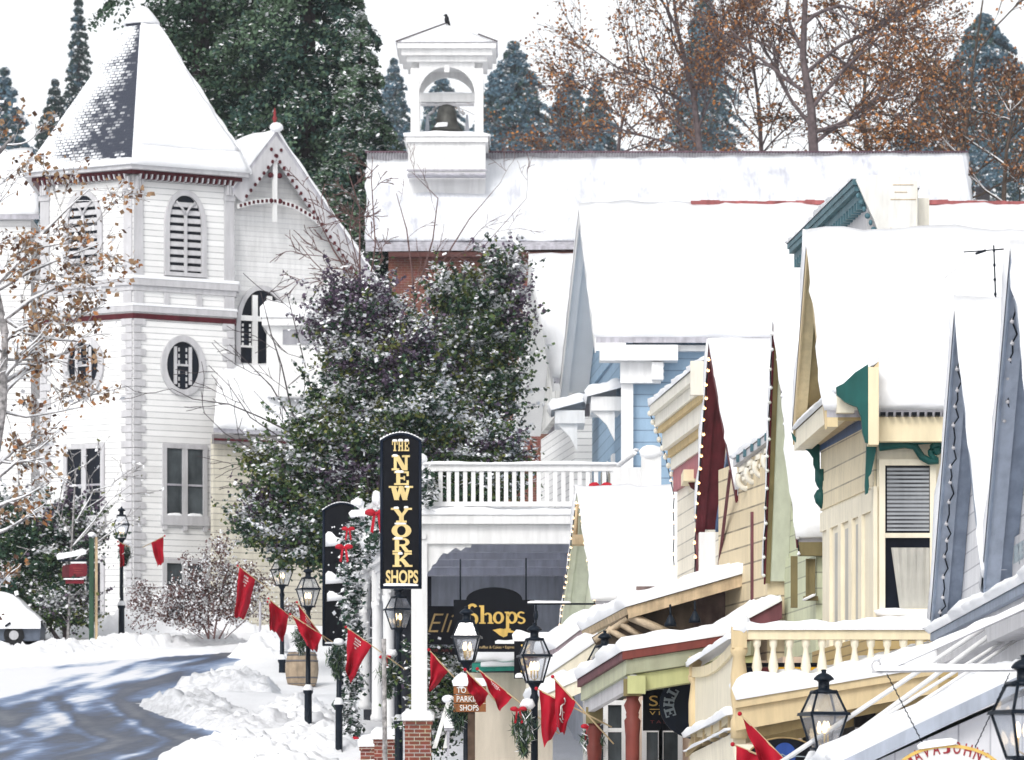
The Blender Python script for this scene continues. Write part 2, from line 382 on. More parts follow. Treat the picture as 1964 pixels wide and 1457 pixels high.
GLY = {
 'N': [rc(.1, 0, .27, 1), rc(.74, 0, .9, 1), [(.1, 1), (.4, 1), (.9, 0), (.6, 0)], rc(-.02, 0, .42, .13), rc(-.02, .87, .3, 1), rc(.58, .87, 1.03, 1)],
 'E': [rc(.14, 0, .4, 1), rc(0, .87, .97, 1), rc(0, 0, .97, .13), rc(.4, .43, .72, .57), rc(.82, .66, .97, .87), rc(.82, .13, .97, .34), rc(.62, .34, .72, .66)],
 'W': [st(.13, 1, .3, 0, .24), st(.5, .95, .3, 0, .16), st(.5, .95, .7, 0, .24), st(.87, 1, .7, 0, .16), rc(-.08, .87, .34, 1), rc(.66, .87, 1.08, 1), rc(.38, .9, .62, 1)],
 'Y': [st(.16, 1, .5, .42, .28), st(.84, 1, .5, .42, .2), rc(.38, 0, .62, .48), rc(-.06, .87, .36, 1), rc(.64, .87, 1.06, 1), rc(.22, 0, .78, .13)],
 'O': arc(.5, .5, .36, .42, 0, 360, .28, 22, .16),
 'R': [rc(.12, 0, .36, 1), rc(0, .87, .6, 1), rc(0, 0, .46, .13), rc(.36, .44, .6, .56), st(.56, .46, .82, 0, .26), rc(.66, 0, 1.05, .13)] + arc(.6, .72, .22, .22, -90, 90, .22, 10, .13),
 'K': [rc(.12, 0, .36, 1), rc(0, .87, .46, 1), rc(0, 0, .46, .13), st(.36, .42, .8, .95, .18), st(.5, .55, .84, 0, .28), rc(.62, .87, 1.02, 1), rc(.64, 0, 1.06, .13)],
 'T': [rc(.36, 0, .64, 1), rc(0, .84, 1, 1), rc(0, .6, .14, .84), rc(.86, .6, 1, .84), rc(.22, 0, .78, .13)],
 'H': [rc(.1, 0, .36, 1), rc(.64, 0, .9, 1), rc(.36, .43, .64, .57), rc(0, 0, .44, .13), rc(.56, 0, 1, .13), rc(0, .87, .44, 1), rc(.56, .87, 1, 1)],
 'S': arc(.5, .74, .3, .22, 30, 270, .24, 12, .12) + arc(.5, .27, .32, .24, -150, 90, .24, 12, .12),
 's': arc(.5, .52, .28, .15, 30, 270, .2, 10, .09) + arc(.5, .19, .3, .16, -150, 90, .2, 10, .09),
 'h': [rc(.1, 0, .34, 1.1), rc(.0, 1.0, .34, 1.1), rc(0, 0, .44, .08), rc(.58, 0, .98, .08), rc(.66, 0, .88, .45)] + arc(.58, .42, .2, .2, 0, 150, .2, 8, .1),
 'o': arc(.5, .35, .36, .3, 0, 360, .26, 20, .11),
 'p': [rc(.1, -.36, .34, .7), rc(0, .62, .34, .7), rc(-.02, -.36, .46, -.28)] + arc(.56, .35, .3, .3, -160, 160, .25, 16, .11),
}
def glyphs(mb, s, w, h, org, gap=.12, m=0, ex=.03, vertical=False, right=(1, 0, 0), up=(0, 0, 1)):
    r, u = Vector(right), Vector(up); n = r.cross(u); org = Vector(org)
    k = 0
    for i, ch in enumerate(s):
        o = org + (r * (i * w * (1 + gap)) if not vertical else u * (-i * h * (1 + gap)))
        for pg in GLY.get(ch, []):
            k += 1
            e = ex + .0006 * (k % 9)
            a = sum(pg[q][0] * pg[(q + 1) % len(pg)][1] - pg[(q + 1) % len(pg)][0] * pg[q][1] for q in range(len(pg)))
            pg = pg if a > 0 else pg[::-1]
            mb.prism([o + r * (x * w) + u * (y * h) for x, y in pg], n * e, m)
# ---------------------------------------------------------------- camera, light, air
cam = bpy.data.cameras.new('camera'); co = bpy.data.objects.new('camera', cam); col.objects.link(co)
cam.sensor_width = 36; cam.lens = 36 * F / 1964; co.rotation_euler = (R(90), 0, 0); cam.shift_y = (VH - 728.5) / 1964
cam.clip_start = 1; cam.clip_end = 4000
cam.dof.use_dof = True; cam.dof.focus_distance = 78; cam.dof.aperture_fstop = 5.6
sc.camera = co
w = bpy.data.worlds.new('World'); sc.world = w; w.use_nodes = True
N = w.node_tree.nodes; L = w.node_tree.links
sky = N.new('ShaderNodeTexSky'); sky.sky_type = 'NISHITA'; sky.sun_disc = False
SUN_EL, SUN_AZ = 42, 205                    # sun high behind the photographer's left shoulder, veiled by cloud
sky.sun_elevation = R(SUN_EL); sky.sun_rotation = R(SUN_AZ); sky.dust_density = 3.0; sky.altitude = 700
hs = N.new('ShaderNodeHueSaturation'); hs.inputs['Saturation'].default_value = .09
L.new(sky.outputs[0], hs.inputs['Color']); L.new(hs.outputs[0], N['Background'].inputs['Color'])
N['Background'].inputs['Strength'].default_value = .15
sl = bpy.data.lights.new('sun', 'SUN'); sl.energy = 1.05; sl.angle = R(24); sl.color = (1, .96, .9)
so = bpy.data.objects.new('sun', sl); col.objects.link(so)
az = R(SUN_AZ); el = R(SUN_EL)
sd = Vector((math.sin(az) * math.cos(el), math.cos(az) * math.cos(el), math.sin(el)))
so.rotation_euler = sd.to_track_quat('Z', 'Y').to_euler()
sc.view_settings.view_transform = 'Standard'; sc.view_settings.look = 'None'; sc.view_settings.gamma = 1
sc.view_settings.exposure = EXPO
sc.cycles.max_bounces = 8; sc.cycles.transparent_max_bounces = 16; sc.cycles.use_denoising = True
sc.cycles.sample_clamp_indirect = 4

# ---------------------------------------------------------------- ground and road
RR = [(1243, 505), (1262, 500), (1275, 440), (1300, 400), (1320, 350), (1338, 312), (1352, 325), (1365, 345), (1400, 400), (1420, 450), (1440, 420), (1457, 360)]
redge = [(hit(u, v).y, hit(u, v).x) for v, u in RR][::-1]
redge = [(-60, 3.0), (40, 1.6), (70, -.6), (95, -4.0)] + redge
redge.sort()
RTOP = hit(250, 1266).y
def road_in(x, y):
    v = VH - F * G(y) / max(y, 1)
    u = U0 + x / max(y, 1) * F
    top = 1283 - .075 * max(u, -200)
    return x < pl(redge, y) and v > top and y < 152
def terr(x, y):
    z = G(y)
    if road_in(x, y) or road_in(x + .5, y) or road_in(x, y - .8): return z - .06
    return z + .10 + .16 * nz(x * .35, y * .35) + .09 * nz(x * 1.1, y * 1.1, 3) + .04 * nz(x * 3, y * 3, 7)
def axis(lo, hi, a, b, fine, coarse):
    out = []; q = lo
    while q < hi: out.append(q); q += fine if a <= q < b else coarse
    return out + [hi]
xs = axis(-400, 400, -22, 8, .4, 9.0) ; ys = axis(-60, 1500, 90, 156, .4, 12.0)
xs = sorted(set(xs)); ys = sorted(set(ys))
mb = MB(); W_ = len(xs)
for y in ys:
    for x in xs: mb.v.append(Vector((x, y, terr(x, y))))
for j in range(len(ys) - 1):
    for i in range(W_ - 1):
        mb.f.append([j * W_ + i, j * W_ + i + 1, (j + 1) * W_ + i + 1, (j + 1) * W_ + i]); mb.m.append(0); mb.sm.append(True)
tag(mb.build('ground', SNOW), kind='structure')

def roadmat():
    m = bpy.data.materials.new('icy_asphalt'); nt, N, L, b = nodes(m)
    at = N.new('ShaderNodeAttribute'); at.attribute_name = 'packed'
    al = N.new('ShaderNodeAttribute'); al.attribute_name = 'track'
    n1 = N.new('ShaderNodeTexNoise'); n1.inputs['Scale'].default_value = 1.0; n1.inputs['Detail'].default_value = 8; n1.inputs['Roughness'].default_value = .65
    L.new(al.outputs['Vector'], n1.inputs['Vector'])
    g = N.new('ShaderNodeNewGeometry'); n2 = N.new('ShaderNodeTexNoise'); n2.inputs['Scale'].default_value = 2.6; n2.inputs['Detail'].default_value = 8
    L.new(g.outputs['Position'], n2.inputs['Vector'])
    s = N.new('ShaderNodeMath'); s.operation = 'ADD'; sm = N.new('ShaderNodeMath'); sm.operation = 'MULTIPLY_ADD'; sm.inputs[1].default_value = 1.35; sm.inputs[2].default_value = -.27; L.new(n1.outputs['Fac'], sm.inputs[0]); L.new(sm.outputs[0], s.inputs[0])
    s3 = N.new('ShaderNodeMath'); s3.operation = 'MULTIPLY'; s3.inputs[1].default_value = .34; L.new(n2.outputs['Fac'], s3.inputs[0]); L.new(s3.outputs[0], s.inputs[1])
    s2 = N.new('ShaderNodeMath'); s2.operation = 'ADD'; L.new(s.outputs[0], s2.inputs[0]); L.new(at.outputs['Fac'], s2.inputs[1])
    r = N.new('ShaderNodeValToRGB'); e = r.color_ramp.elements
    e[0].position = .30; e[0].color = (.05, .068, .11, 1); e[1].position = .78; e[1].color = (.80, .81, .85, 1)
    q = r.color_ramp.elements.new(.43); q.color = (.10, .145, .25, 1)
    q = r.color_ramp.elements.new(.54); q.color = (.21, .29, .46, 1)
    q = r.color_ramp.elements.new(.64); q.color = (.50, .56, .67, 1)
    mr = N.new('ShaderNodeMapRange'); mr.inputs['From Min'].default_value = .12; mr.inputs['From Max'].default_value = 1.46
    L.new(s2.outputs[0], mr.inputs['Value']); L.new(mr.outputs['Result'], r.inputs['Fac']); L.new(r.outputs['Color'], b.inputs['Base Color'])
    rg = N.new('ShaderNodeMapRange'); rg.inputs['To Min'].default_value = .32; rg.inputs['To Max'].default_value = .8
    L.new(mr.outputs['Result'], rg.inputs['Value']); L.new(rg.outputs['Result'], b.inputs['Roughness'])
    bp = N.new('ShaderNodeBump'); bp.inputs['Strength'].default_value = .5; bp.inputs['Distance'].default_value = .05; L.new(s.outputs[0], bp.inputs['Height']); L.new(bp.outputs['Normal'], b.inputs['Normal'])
    return m
yy = [-40, 0, 30, 50, 70, 85, 92, 98, 102, 105] + list(np.arange(106, 152.0, .45))
NX = 190
mb = MB(); pk = []; tk = []
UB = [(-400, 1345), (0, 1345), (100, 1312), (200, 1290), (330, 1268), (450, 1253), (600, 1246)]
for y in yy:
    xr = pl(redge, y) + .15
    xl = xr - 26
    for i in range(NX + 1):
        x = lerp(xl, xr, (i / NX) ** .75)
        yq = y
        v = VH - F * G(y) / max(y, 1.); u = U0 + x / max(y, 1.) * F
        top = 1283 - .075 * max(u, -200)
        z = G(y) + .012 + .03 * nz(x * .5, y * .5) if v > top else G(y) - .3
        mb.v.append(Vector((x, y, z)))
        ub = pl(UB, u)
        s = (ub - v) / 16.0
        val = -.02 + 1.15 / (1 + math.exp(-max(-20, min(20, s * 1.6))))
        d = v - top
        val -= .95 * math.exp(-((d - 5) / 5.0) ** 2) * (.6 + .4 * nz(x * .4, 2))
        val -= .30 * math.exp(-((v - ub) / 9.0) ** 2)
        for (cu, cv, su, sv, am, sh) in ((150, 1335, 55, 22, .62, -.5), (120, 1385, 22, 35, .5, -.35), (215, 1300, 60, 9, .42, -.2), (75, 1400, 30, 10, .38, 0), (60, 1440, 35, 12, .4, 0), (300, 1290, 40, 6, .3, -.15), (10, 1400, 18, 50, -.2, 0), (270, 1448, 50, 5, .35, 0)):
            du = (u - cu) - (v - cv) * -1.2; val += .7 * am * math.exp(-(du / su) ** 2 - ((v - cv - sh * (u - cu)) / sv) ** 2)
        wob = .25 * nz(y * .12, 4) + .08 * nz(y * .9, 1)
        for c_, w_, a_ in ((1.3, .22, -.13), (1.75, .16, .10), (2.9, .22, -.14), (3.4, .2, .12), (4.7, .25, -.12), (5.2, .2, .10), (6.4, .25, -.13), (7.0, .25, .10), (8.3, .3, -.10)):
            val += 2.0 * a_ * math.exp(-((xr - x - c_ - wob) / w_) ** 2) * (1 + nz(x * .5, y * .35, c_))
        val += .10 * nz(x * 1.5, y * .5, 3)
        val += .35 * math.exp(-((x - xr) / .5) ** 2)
        pk.append(val)
        ang = xr - x
        tk.append((.16 * (.29 * x + .957 * y), 1.15 * (.957 * x - .29 * y) + .5 * nz(x * .2, y * .1), 0.0))
for j in range(len(yy) - 1):
    for i in range(NX):
        mb.f.append([j * (NX + 1) + i, j * (NX + 1) + i + 1, (j + 1) * (NX + 1) + i + 1, (j + 1) * (NX + 1) + i]); mb.m.append(0); mb.sm.append(True)
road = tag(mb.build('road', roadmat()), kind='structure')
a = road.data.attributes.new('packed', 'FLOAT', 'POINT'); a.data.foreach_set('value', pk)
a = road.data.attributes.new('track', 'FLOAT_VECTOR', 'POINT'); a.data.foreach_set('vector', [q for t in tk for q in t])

def bank(pts, wid, hgt, seed, step=.09, m=0, mbk=None, chunk=1.0):
    """Ploughed snow heaped along a line on the ground, broken into clods."""
    mb = mbk or MB()
    P2 = [hit(u, v) if not isinstance(u, Vector) else u for u, v in pts]
    seg = []; 
    for a, b in zip(P2, P2[1:]):
        k = max(1, int((b - a).length / step))
        for i in range(k): seg.append(a.lerp(b, i / k))
    seg.append(P2[-1])
    nv = max(6, int(wid / step)); o = len(mb.v)
    for i, c in enumerate(seg):
        d = (seg[min(i + 1, len(seg) - 1)] - seg[max(i - 1, 0)]); d.z = 0; d.normalize(); s = Vector((-d.y, d.x, 0))
        tt = i / max(1, len(seg) - 1); endf = min(1, min(tt, 1 - tt) * 8)
        for j in range(nv + 1):
            q = (j / nv - .5) * wid
            p = c + s * q
            prof = max(0, 1 - (abs(j / nv - .5) * 2) ** 2.2)
            n1 = nz(p.x * .8 + seed, p.y * .8); n2 = nz(p.x * 2.3, p.y * 2.3 + seed, 2); n3 = nz(p.x * 6, p.y * 6, seed)
            cl = abs(n2) * .7 + abs(n3) * .55
            z = G(p.y) - .1 + (hgt * prof * (.62 + .55 * n1) + prof ** .5 * cl * chunk * .40) * endf
            mb.v.append(Vector((p.x + .12 * n3, p.y + .1 * n2, z)))
    for i in range(len(seg) - 1):
        for j in range(nv):
            mb.f.append([o + i * (nv + 1) + j, o + i * (nv + 1) + j + 1, o + (i + 1) * (nv + 1) + j + 1, o + (i + 1) * (nv + 1) + j]); mb.m.append(m); mb.sm.append(True)
    return mb
def bankobj(mb): tag(mb.build('snow_bank', [SNOW, SNOWD]), kind='stuff')
bankobj(bank([(-120, 1264), (60, 1258), (200, 1248), (330, 1240), (505, 1232)], 2.0, .52, 1))
bankobj(bank([(90, 1226), (150, 1222), (250, 1218), (420, 1220), (520, 1216)], 2.0, .8, 5))
bankobj(bank([(470, 1265), (520, 1262), (560, 1262)], 2.6, .85, 9))
bankobj(bank([(388, 1318), (430, 1325), (480, 1330), (545, 1330)], 2.6, .75, 13, m=1))
bankobj(bank([(330, 1345), (400, 1375), (470, 1395), (560, 1405)], 2.4, .55, 17, m=1))
bankobj(bank([(430, 1440), (500, 1430), (590, 1430)], 3.0, .55, 21))
bankobj(bank([(345, 1470), (430, 1480), (520, 1484), (640, 1490)], 2.6, 1.0, 25))
bankobj(bank([(560, 1345), (600, 1400), (640, 1455)], 2.2, .35, 29))

# ---------------------------------------------------------------- helpers for houses
def gable(T, near, apex, far, L, ov, ow, soff, inner, edge, roofm, snow_t=.22, th=.1, drop=.16, wallm=None, seed=0, sub='roof', edgew=.03, snu=26, front=True):
    """Gabled roof whose gable faces the street: slabs, raking boards, soffits, snow on both slopes."""
    near, apex, far = Vector(near), Vector(apex), Vector(far); LX = Vector((L, 0, 0)); up = Vector((0, 0, th)); dz = Vector((0, 0, -drop))
    mb = MB()
    for A in (near, far): mb.hexa([A, A + LX, apex + LX, apex], [A + up, A + LX + up, apex + LX + up, apex + up], 0)
    ro = T.part(sub, mb, [roofm])
    mb = MB(); e = Vector((0, 0, -.003)); x0 = Vector((-edgew, 0, 0)); x1 = Vector((ow, 0, 0)); x2 = Vector((ov, 0, 0)); g = Vector((.002, 0, 0))
    for A in (near, far):
        mb.hexa([A + dz + g, A + x1 + dz, apex + x1 + dz, apex + dz + g], [A + e + g, A + x1 + e, apex + x1 + e, apex + e + g], 0)
        mb.hexa([A + x0 + dz * 1.25, A + dz * 1.25, apex + dz * 1.25, apex + x0 + dz * 1.25], [A + x0 + up * 1.03, A + up * 1.03, apex + up * 1.03, apex + x0 + up * 1.03], 1)
    T.part('bargeboard', mb, [soff, edge])
    mb = MB()
    for A in (near, far):
        mb.hexa([A + x1 + g + dz * .35, A + x2 + dz * .35, apex + x2 + dz * .35, apex + x1 + g + dz * .35], [A + x1 + g + e, A + x2 + e, apex + x2 + e, apex + x1 + g + e], 0)
    T.part('soffit', mb, [inner])
    if wallm is not None:
        mb = MB(); s = Vector((ov + .004, 0, -.004))
        mb.prism([near + s, far + s, apex + s], (.18, 0, 0), 0); T.part('gable_wall', mb, [wallm])
    if snow_t:
        mb = MB(); b = Vector((-edgew - .01, 0, 0)); u2 = up * 1.04
        mb.snow(near + u2 + b, near + LX + u2, apex + LX + u2, apex + u2 + b, snow_t, snu, 16, seed, jit=.06)
        mb.snow(far + u2 + b, far + LX + u2, apex + LX + u2, apex + u2 + b, snow_t * .6, snu, 10, seed + 3, jit=.05)
        T.part('snow', mb, [SNOW])
    return ro
def bulbs(label, pts, n, lit, group='strings of bulbs along the gables', sag=.0, r=.045):
    """A string of bulbs: cord plus each bulb."""
    T = Thing('light_string', label, 'light string', pts[0], group)
    mb = MB(); path = []; bl = []
    segs = [(Vector(a), Vector(b)) for a, b in zip(pts, pts[1:])]
    tot = sum((b - a).length for a, b in segs)
    for i in range(n + 1):
        d = tot * i / n
        for a, b in segs:
            l = (b - a).length
            if d <= l + 1e-6: p = a.lerp(b, d / l); break
            d -= l
        q = p + Vector((-.02 + .012 * math.sin(i * 2.4), -.05, .03 * math.sin(i * 1.7)))
        if path and sag: path.append((path[-1] + q) / 2 + Vector((0, -.01, 0)) + Vector((sag * (1 if i % 2 else .4), sag, -sag * .3)))
        path.append(q); bl.append(q)
    mb.tube(path, .011, 5); T.part('cord', mb, [IRON])
    for i, q in enumerate(bl):
        mb = MB(); mb.lathe(q + Vector((0, 0, -r)), [(r * .3, 0), (r * .9, r * .5), (r, r), (r * .6, r * 1.6), (r * .45, r * 1.7), (r * .45, r * 2.3)], 8)
        T.part('bulb', mb, [lit if not isinstance(lit, list) else lit[i % len(lit)]])
    return T
def frontwin(T, name, u0, u1, v0, v1, Y, frame, glass, fw=.08, mid=None, sill=True, dep=.06, mulls=0):
    """Window in a wall that faces the camera: frame with pane behind it."""
    s = F / Y
    x0, x1, z0, z1 = X(u0, Y), X(u1, Y), Z(v1, Y), Z(v0, Y)
    mb = MB()
    mb.box(x0 - fw, x0, Y - dep, Y + .05, z0 - fw, z1 + fw); mb.box(x1, x1 + fw, Y - dep, Y + .05, z0 - fw, z1 + fw)
    mb.box(x0, x1, Y - dep, Y + .05, z1, z1 + fw); mb.box(x0, x1, Y - dep, Y + .05, z0 - fw, z0)
    if mid: zm = Z(mid, Y); mb.box(x0, x1, Y - dep + .02, Y + .05, zm - .035, zm + .035)
    for i in range(mulls):
        xm = lerp(x0, x1, (i + 1) / (mulls + 1)); mb.box(xm - .04, xm + .04, Y - dep + .004, Y + .045, z0, z1)
    if sill: mb.box(x0 - fw - .04, x1 + fw + .04, Y - dep - .08, Y + .04, z0 - fw - .07, z0 - fw - .002)
    w = T.part(name, mb, [frame])
    g = MB(); g.box(x0 - .01, x1 + .01, Y - .014, Y - .004, z0 - .01, z1 + .01); T.part('pane', g, [glass], w)
    return w

# ================================================================ B1: twin-gabled white building at the right edge
XO, XW = 5.7, 6.05
T = Thing('twin_gable_house', 'white boarded building with two steep gables edged in blue-grey boards', 'building', (6.2, 59, G(59)))
B1 = T
mb = MB(); mb.box(XW, 15, 50.5, 67.2, G(60) - .6, 3.55); T.part('wall', mb, [SID_R])
for k, (ya, za, hw) in enumerate(((63.35, 7.0, 3.75), (56.3, 6.85, 3.55))):
    n, a, f = (XO, ya - hw, 3.3), (XO, ya, za), (XO, ya + hw, 3.15)
    gable(T, n, a, f, 8, XW - XO, .17, GRB, GRB2, GRB2, METAL, .26, .1, .12, SID_R, 30 + k, 'roof', snu=18)
mb = MB(); mb.plan((5.72, 53), (5.72, 66.7), .47, 2.62, 2.95, 0); mb.plan((5.64, 53), (5.64, 66.8), .55, 2.952, 3.06, 1)
T.part('cornice', mb, [GREYT, GRB2])
mb = MB(); mb.snow((5.62, 53, 3.06), (6.2, 53, 3.3), (6.2, 66.8, 3.3), (5.62, 66.8, 3.06), .16, 5, 60, 41, jit=.06, freq=.9); T.part('snow', mb, [SNOW])
# little board sign high on the wall
T = Thing('wall_sign', 'small faded white board sign standing above the cornice of the white building', 'sign', (6.0, 60, 3.3))
mb = MB(); pa, pb = P(1885, 1128, 58.6), P(1929, 1092, 56.4); pa.x = pb.x = 6.0
mb.plan((6.0, 56.6), (6.0, 59.4), .04, 3.28, 3.86); T.part('board', mb, [GREYT])
mb = MB(); text_polys(mb, 'ANTIQUES BOUTIQUE', 2.3, .26, (5.999, 59.2, 3.5), 0, .006, right=(0, -1, 0), bold=.01); T.part('lettering', mb, [LETG])
bulbs('unlit clear bulbs strung down the left blue-grey gable board', [(XO + .06, 63.4, 6.8), (XO + .1, 67.0, 3.1)], 16, GREYT, sag=.06, r=.028)
bulbs('unlit clear bulbs strung down the blue-grey gable board nearest the right edge', [(XO + .06, 56.4, 6.6), (XO + .1, 59.8, 3.3)], 16, GREYT, sag=.06, r=.028)
# porch with boarded side below the gables
T = Thing('entrance_porch', 'small porch with pale vertical boards and thick snow on its sloping roof', 'porch', (5.0, 56, G(56)))
Yp = 56.0
p0, p1 = P(1600, 1465, Yp), P(1985, 1281, Yp)
mb = MB(); mb.prism([(p0.x + .35, Yp, G(56) - .3), (p1.x + .4, Yp, G(56) - .3), (p1.x + .4, Yp, p1.z - .08), (p0.x + .35, Yp, p0.z - .02)], (0, 4.2, 0)); T.part('wall', mb, [BOARD])
D = Vector((0, 5.2, 0)); dn = Vector((0, -.25, 0))
mb = MB(); mb.hexa([p0 + dn - Vector((0, 0, .17)), p1 + dn - Vector((0, 0, .17)), p1 + D - Vector((0, 0, .17)), p0 + D - Vector((0, 0, .17))], [p0 + dn, p1 + dn, p1 + D, p0 + D]); ro = T.part('roof', mb, [mat('light_blue_grey_edge', (.42, .46, .54), .5)])
mb = MB(); u = Vector((0, 0, .004)); mb.snow(p0 + dn + u, p1 + dn + u, p1 + D + u, p0 + D + u, .19, 30, 24, 51, jit=.06); T.part('snow', mb, [SNOW], ro)
# hanging oval sign
T = Thing('hanging_sign', 'oval white shop sign with red lettering hung on chains from a scrolled iron bracket', 'sign', P(1820, 1497, 54))
Ys = 54.0; c = P(1820, 1497, Ys)
mb = MB(); ell = [(c.x + .63 * math.cos(R(t)), Ys, c.z + .39 * math.sin(R(t))) for t in range(0, 360, 6)]
mb.prism(ell, (0, .05, 0), 0); bd = T.part('board', mb, [LETW])
mb = MB()
for i in range(60):
    a, b = R(i * 6), R(i * 6 + 6)
    mb.hexa([(c.x + r_ * math.cos(t), Ys - .012, c.z + q_ * math.sin(t)) for t, r_, q_ in ((a, .6, .36), (b, .6, .36), (b, .635, .395), (a, .635, .395))],
            [(c.x + r_ * math.cos(t), Ys + .052, c.z + q_ * math.sin(t)) for t, r_, q_ in ((a, .6, .36), (b, .6, .36), (b, .635, .395), (a, .635, .395))])
T.part('rim', mb, [GOLD], bd)
mb = MB()
JA = (145, 132, 119, 106, 99, 93, 80, 66, 52, 41, 29)
for i, ch in enumerate("JAVA JOHN'S"):
    if ch == ' ': continue
    t = R(JA[i]); ctr = Vector((c.x + .475 * math.cos(t), Ys - .004, c.z + .325 * math.sin(t) - .03))
    tn = Vector((math.sin(t) * .8, 0, -math.cos(t) * .42)).normalized(); upv = Vector((-tn.z, 0, tn.x))
    wd = .03 if ch == "'" else .08
    text_polys(mb, ch, wd, .05 if ch == "'" else .135, ctr - tn * wd / 2 + (upv * .085 if ch == "'" else Vector((0, 0, 0))), 0, .006, right=tn, up=upv, bold=.012)
T.part('lettering', mb, [LETR], bd)
mb = MB(); mb.snow((c.x - .33, Ys - .03, c.z + .345), (c.x + .08, Ys - .03, c.z + .40), (c.x + .08, Ys + .07, c.z + .40), (c.x - .33, Ys + .07, c.z + .345), .075, 8, 3, 61, jit=.02); T.part('snow', mb, [SNOW], bd)
mb = MB(); b0 = P(1672, 1288, Ys); b1 = Vector((6.2, Ys, b0.z + .02))
mb.tube([b0, b1], .014, 6)
q0 = P(1690, 1290, Ys); q1 = Vector((6.2, Ys, Z(1122, Ys)))
mb.tube([q0, q1], .013, 6)
sp = [Vector((X(1683, Ys) + (.075 - .0105 * k / 2.5) * math.cos(R(-90 - k * 24)), Ys, Z(1275, Ys) + (.08 - .0105 * k / 2.5) * math.sin(R(-90 - k * 24)))) for k in range(17)]
mb.tube([q0] + sp, .012, 6); br = T.part('bracket', mb, [GREYT])
mb = MB(); mb.snow(b0 + Vector((.05, -.03, .012)), b1 + Vector((0, -.03, .012)), b1 + Vector((0, .03, .012)), b0 + Vector((.05, .03, .012)), .07, 40, 3, 62, jit=.008, freq=2.5)
mb.snow(q0 + Vector((.05, -.03, .02)), q1 + Vector((0, -.03, .02)), q1 + Vector((0, .03, .02)), q0 + Vector((.05, .03, .02)), .085, 40, 3, 63, jit=.008, freq=2.5)
mb.ball(P(1682, 1262, Ys), .045, .03, .03, 8, 0, .3, 3)
T.part('snow', mb, [SNOW], br)
mb = MB()
for (ua, va, ub, vb) in ((1701, 1292, 1773, 1432), (1937, 1290, 1870, 1434)):
    A, B = P(ua, va, Ys), P(ub, vb, Ys); k = 26
    for i in range(k):
        d = (B - A) / k; o_ = Vector((.008 if i % 2 else 0, 0.008 if not i % 2 else 0, 0)); mb.tube([A + d * i - o_, A + d * (i + 1.1) + o_], .0065, 4)
T.part('chain', mb, [IRON])
# white tie rods
for i, (a, b, lb) in enumerate((((1470, 1480), (1757, 1290), 'outermost white rod slanting down beside the hanging oval sign'), ((1540, 1480), (1800, 1290), 'second white rod slanting down beside the hanging oval sign'),
                            ((1590, 1440), (1838, 1284), 'third white rod slanting down behind the hanging oval sign'), ((1600, 1455), (1868, 1280), 'innermost white rod, rising highest on the white wall'))):
    A, B = P(a[0], a[1], 60 - i * .3), P(b[0], b[1], 60 - i * .3); B = A + (B - A) * ((6.2 - A.x) / (B.x - A.x))
    mb = MB(); mb.tube([A, B], .03 if i < 2 else .022, 8); o = solo('tie_rod', mb, [WHITE], lb, 'rod', A, 'white rods beside the oval sign')

# ================================================================ B2: yellow house with balcony
T = Thing('yellow_house', 'pale yellow house with dark green brackets and a steep snow-covered gable', 'building', (5.4, 74, G(74)))
B2 = T
mb = MB(); mb.plan((5.4, 73.5), (4.92, 78.5), 7.5, G(74) - .4, 6.75); T.part('wall', mb, [CREAM2])
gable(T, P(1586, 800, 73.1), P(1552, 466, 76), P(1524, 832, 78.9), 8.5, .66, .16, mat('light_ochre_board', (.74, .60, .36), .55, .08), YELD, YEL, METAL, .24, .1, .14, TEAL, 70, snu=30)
mb = MB(); a, b = P(1684, 808, 73.05), P(1830, 800, 73.05)    # frieze under the eave
mb.box(a.x, 13, 73.02, 73.4, 6.18, 6.54, 0); mb.box(X(1666, 72.6), X(1686, 72.6), 72.66, 73.0, 6.1, 7.24, 0); T.part('frieze', mb, [CREAM])
mb = MB()
for i in range(64):
    x = a.x + .03 + i * .115; mb.box(x, x + .07, 72.9, 73.06, 6.545, 6.6, 0)
T.part('roof_edge', mb, [BLACK])
# pent roof with its cornice, shown from below
nr, fr = P(1606, 752, 72.9), P(1523, 828, 78.9)
mb = MB()
wn, wf = Vector((5.4, 72.9, 7.35)), Vector((4.9, 78.9, 7.2))
mb.hexa([nr - Vector((0, 0, .3)), fr - Vector((0, 0, .3)), fr - Vector((-.25, 0, .3)), nr - Vector((-.25, 0, .3))], [nr, fr, fr + Vector((.25, 0, .02)), nr + Vector((.25, 0, .02))], 0)
mb.hexa([nr + Vector((.25, 0, -.2)), fr + Vector((.25, 0, -.2)), wf - Vector((0, 0, .62)), wn - Vector((0, 0, .62))], [nr + Vector((.25, 0, .02)), fr + Vector((.25, 0, .02)), wf, wn], 1)
ptr = T.part('pent_roof', mb, [CREAM2, YEL])
mb = MB(); mb.snow(nr + Vector((-.02, 0, .01)), wn + Vector((0, 0, .02)), wf + Vector((0, 0, .02)), fr + Vector((-.02, 0, .01)), .1, 5, 24, 71); T.part('snow', mb, [SNOW], ptr)
mb = MB(); e_ = Vector((.13, 0, 0))
mb.plan((5.385, 73.5), (4.87, 78.9), .1, 6.5, 6.66, 0); T.part('blue_moulding', mb, [BLUS])
mb = MB(); mb.plan((5.37, 73.5), (4.89, 78.6), .04, 5.55, 6.0, 0); mb.plan((5.38, 73.5), (4.9, 78.6), .03, 6.0, 6.5, 0); T.part('shingle_band', mb, [SID_Y])
mb = MB(); mb.plan((5.36, 73.46), (5.34, 73.75), .06, G(74), 5.55, 0)
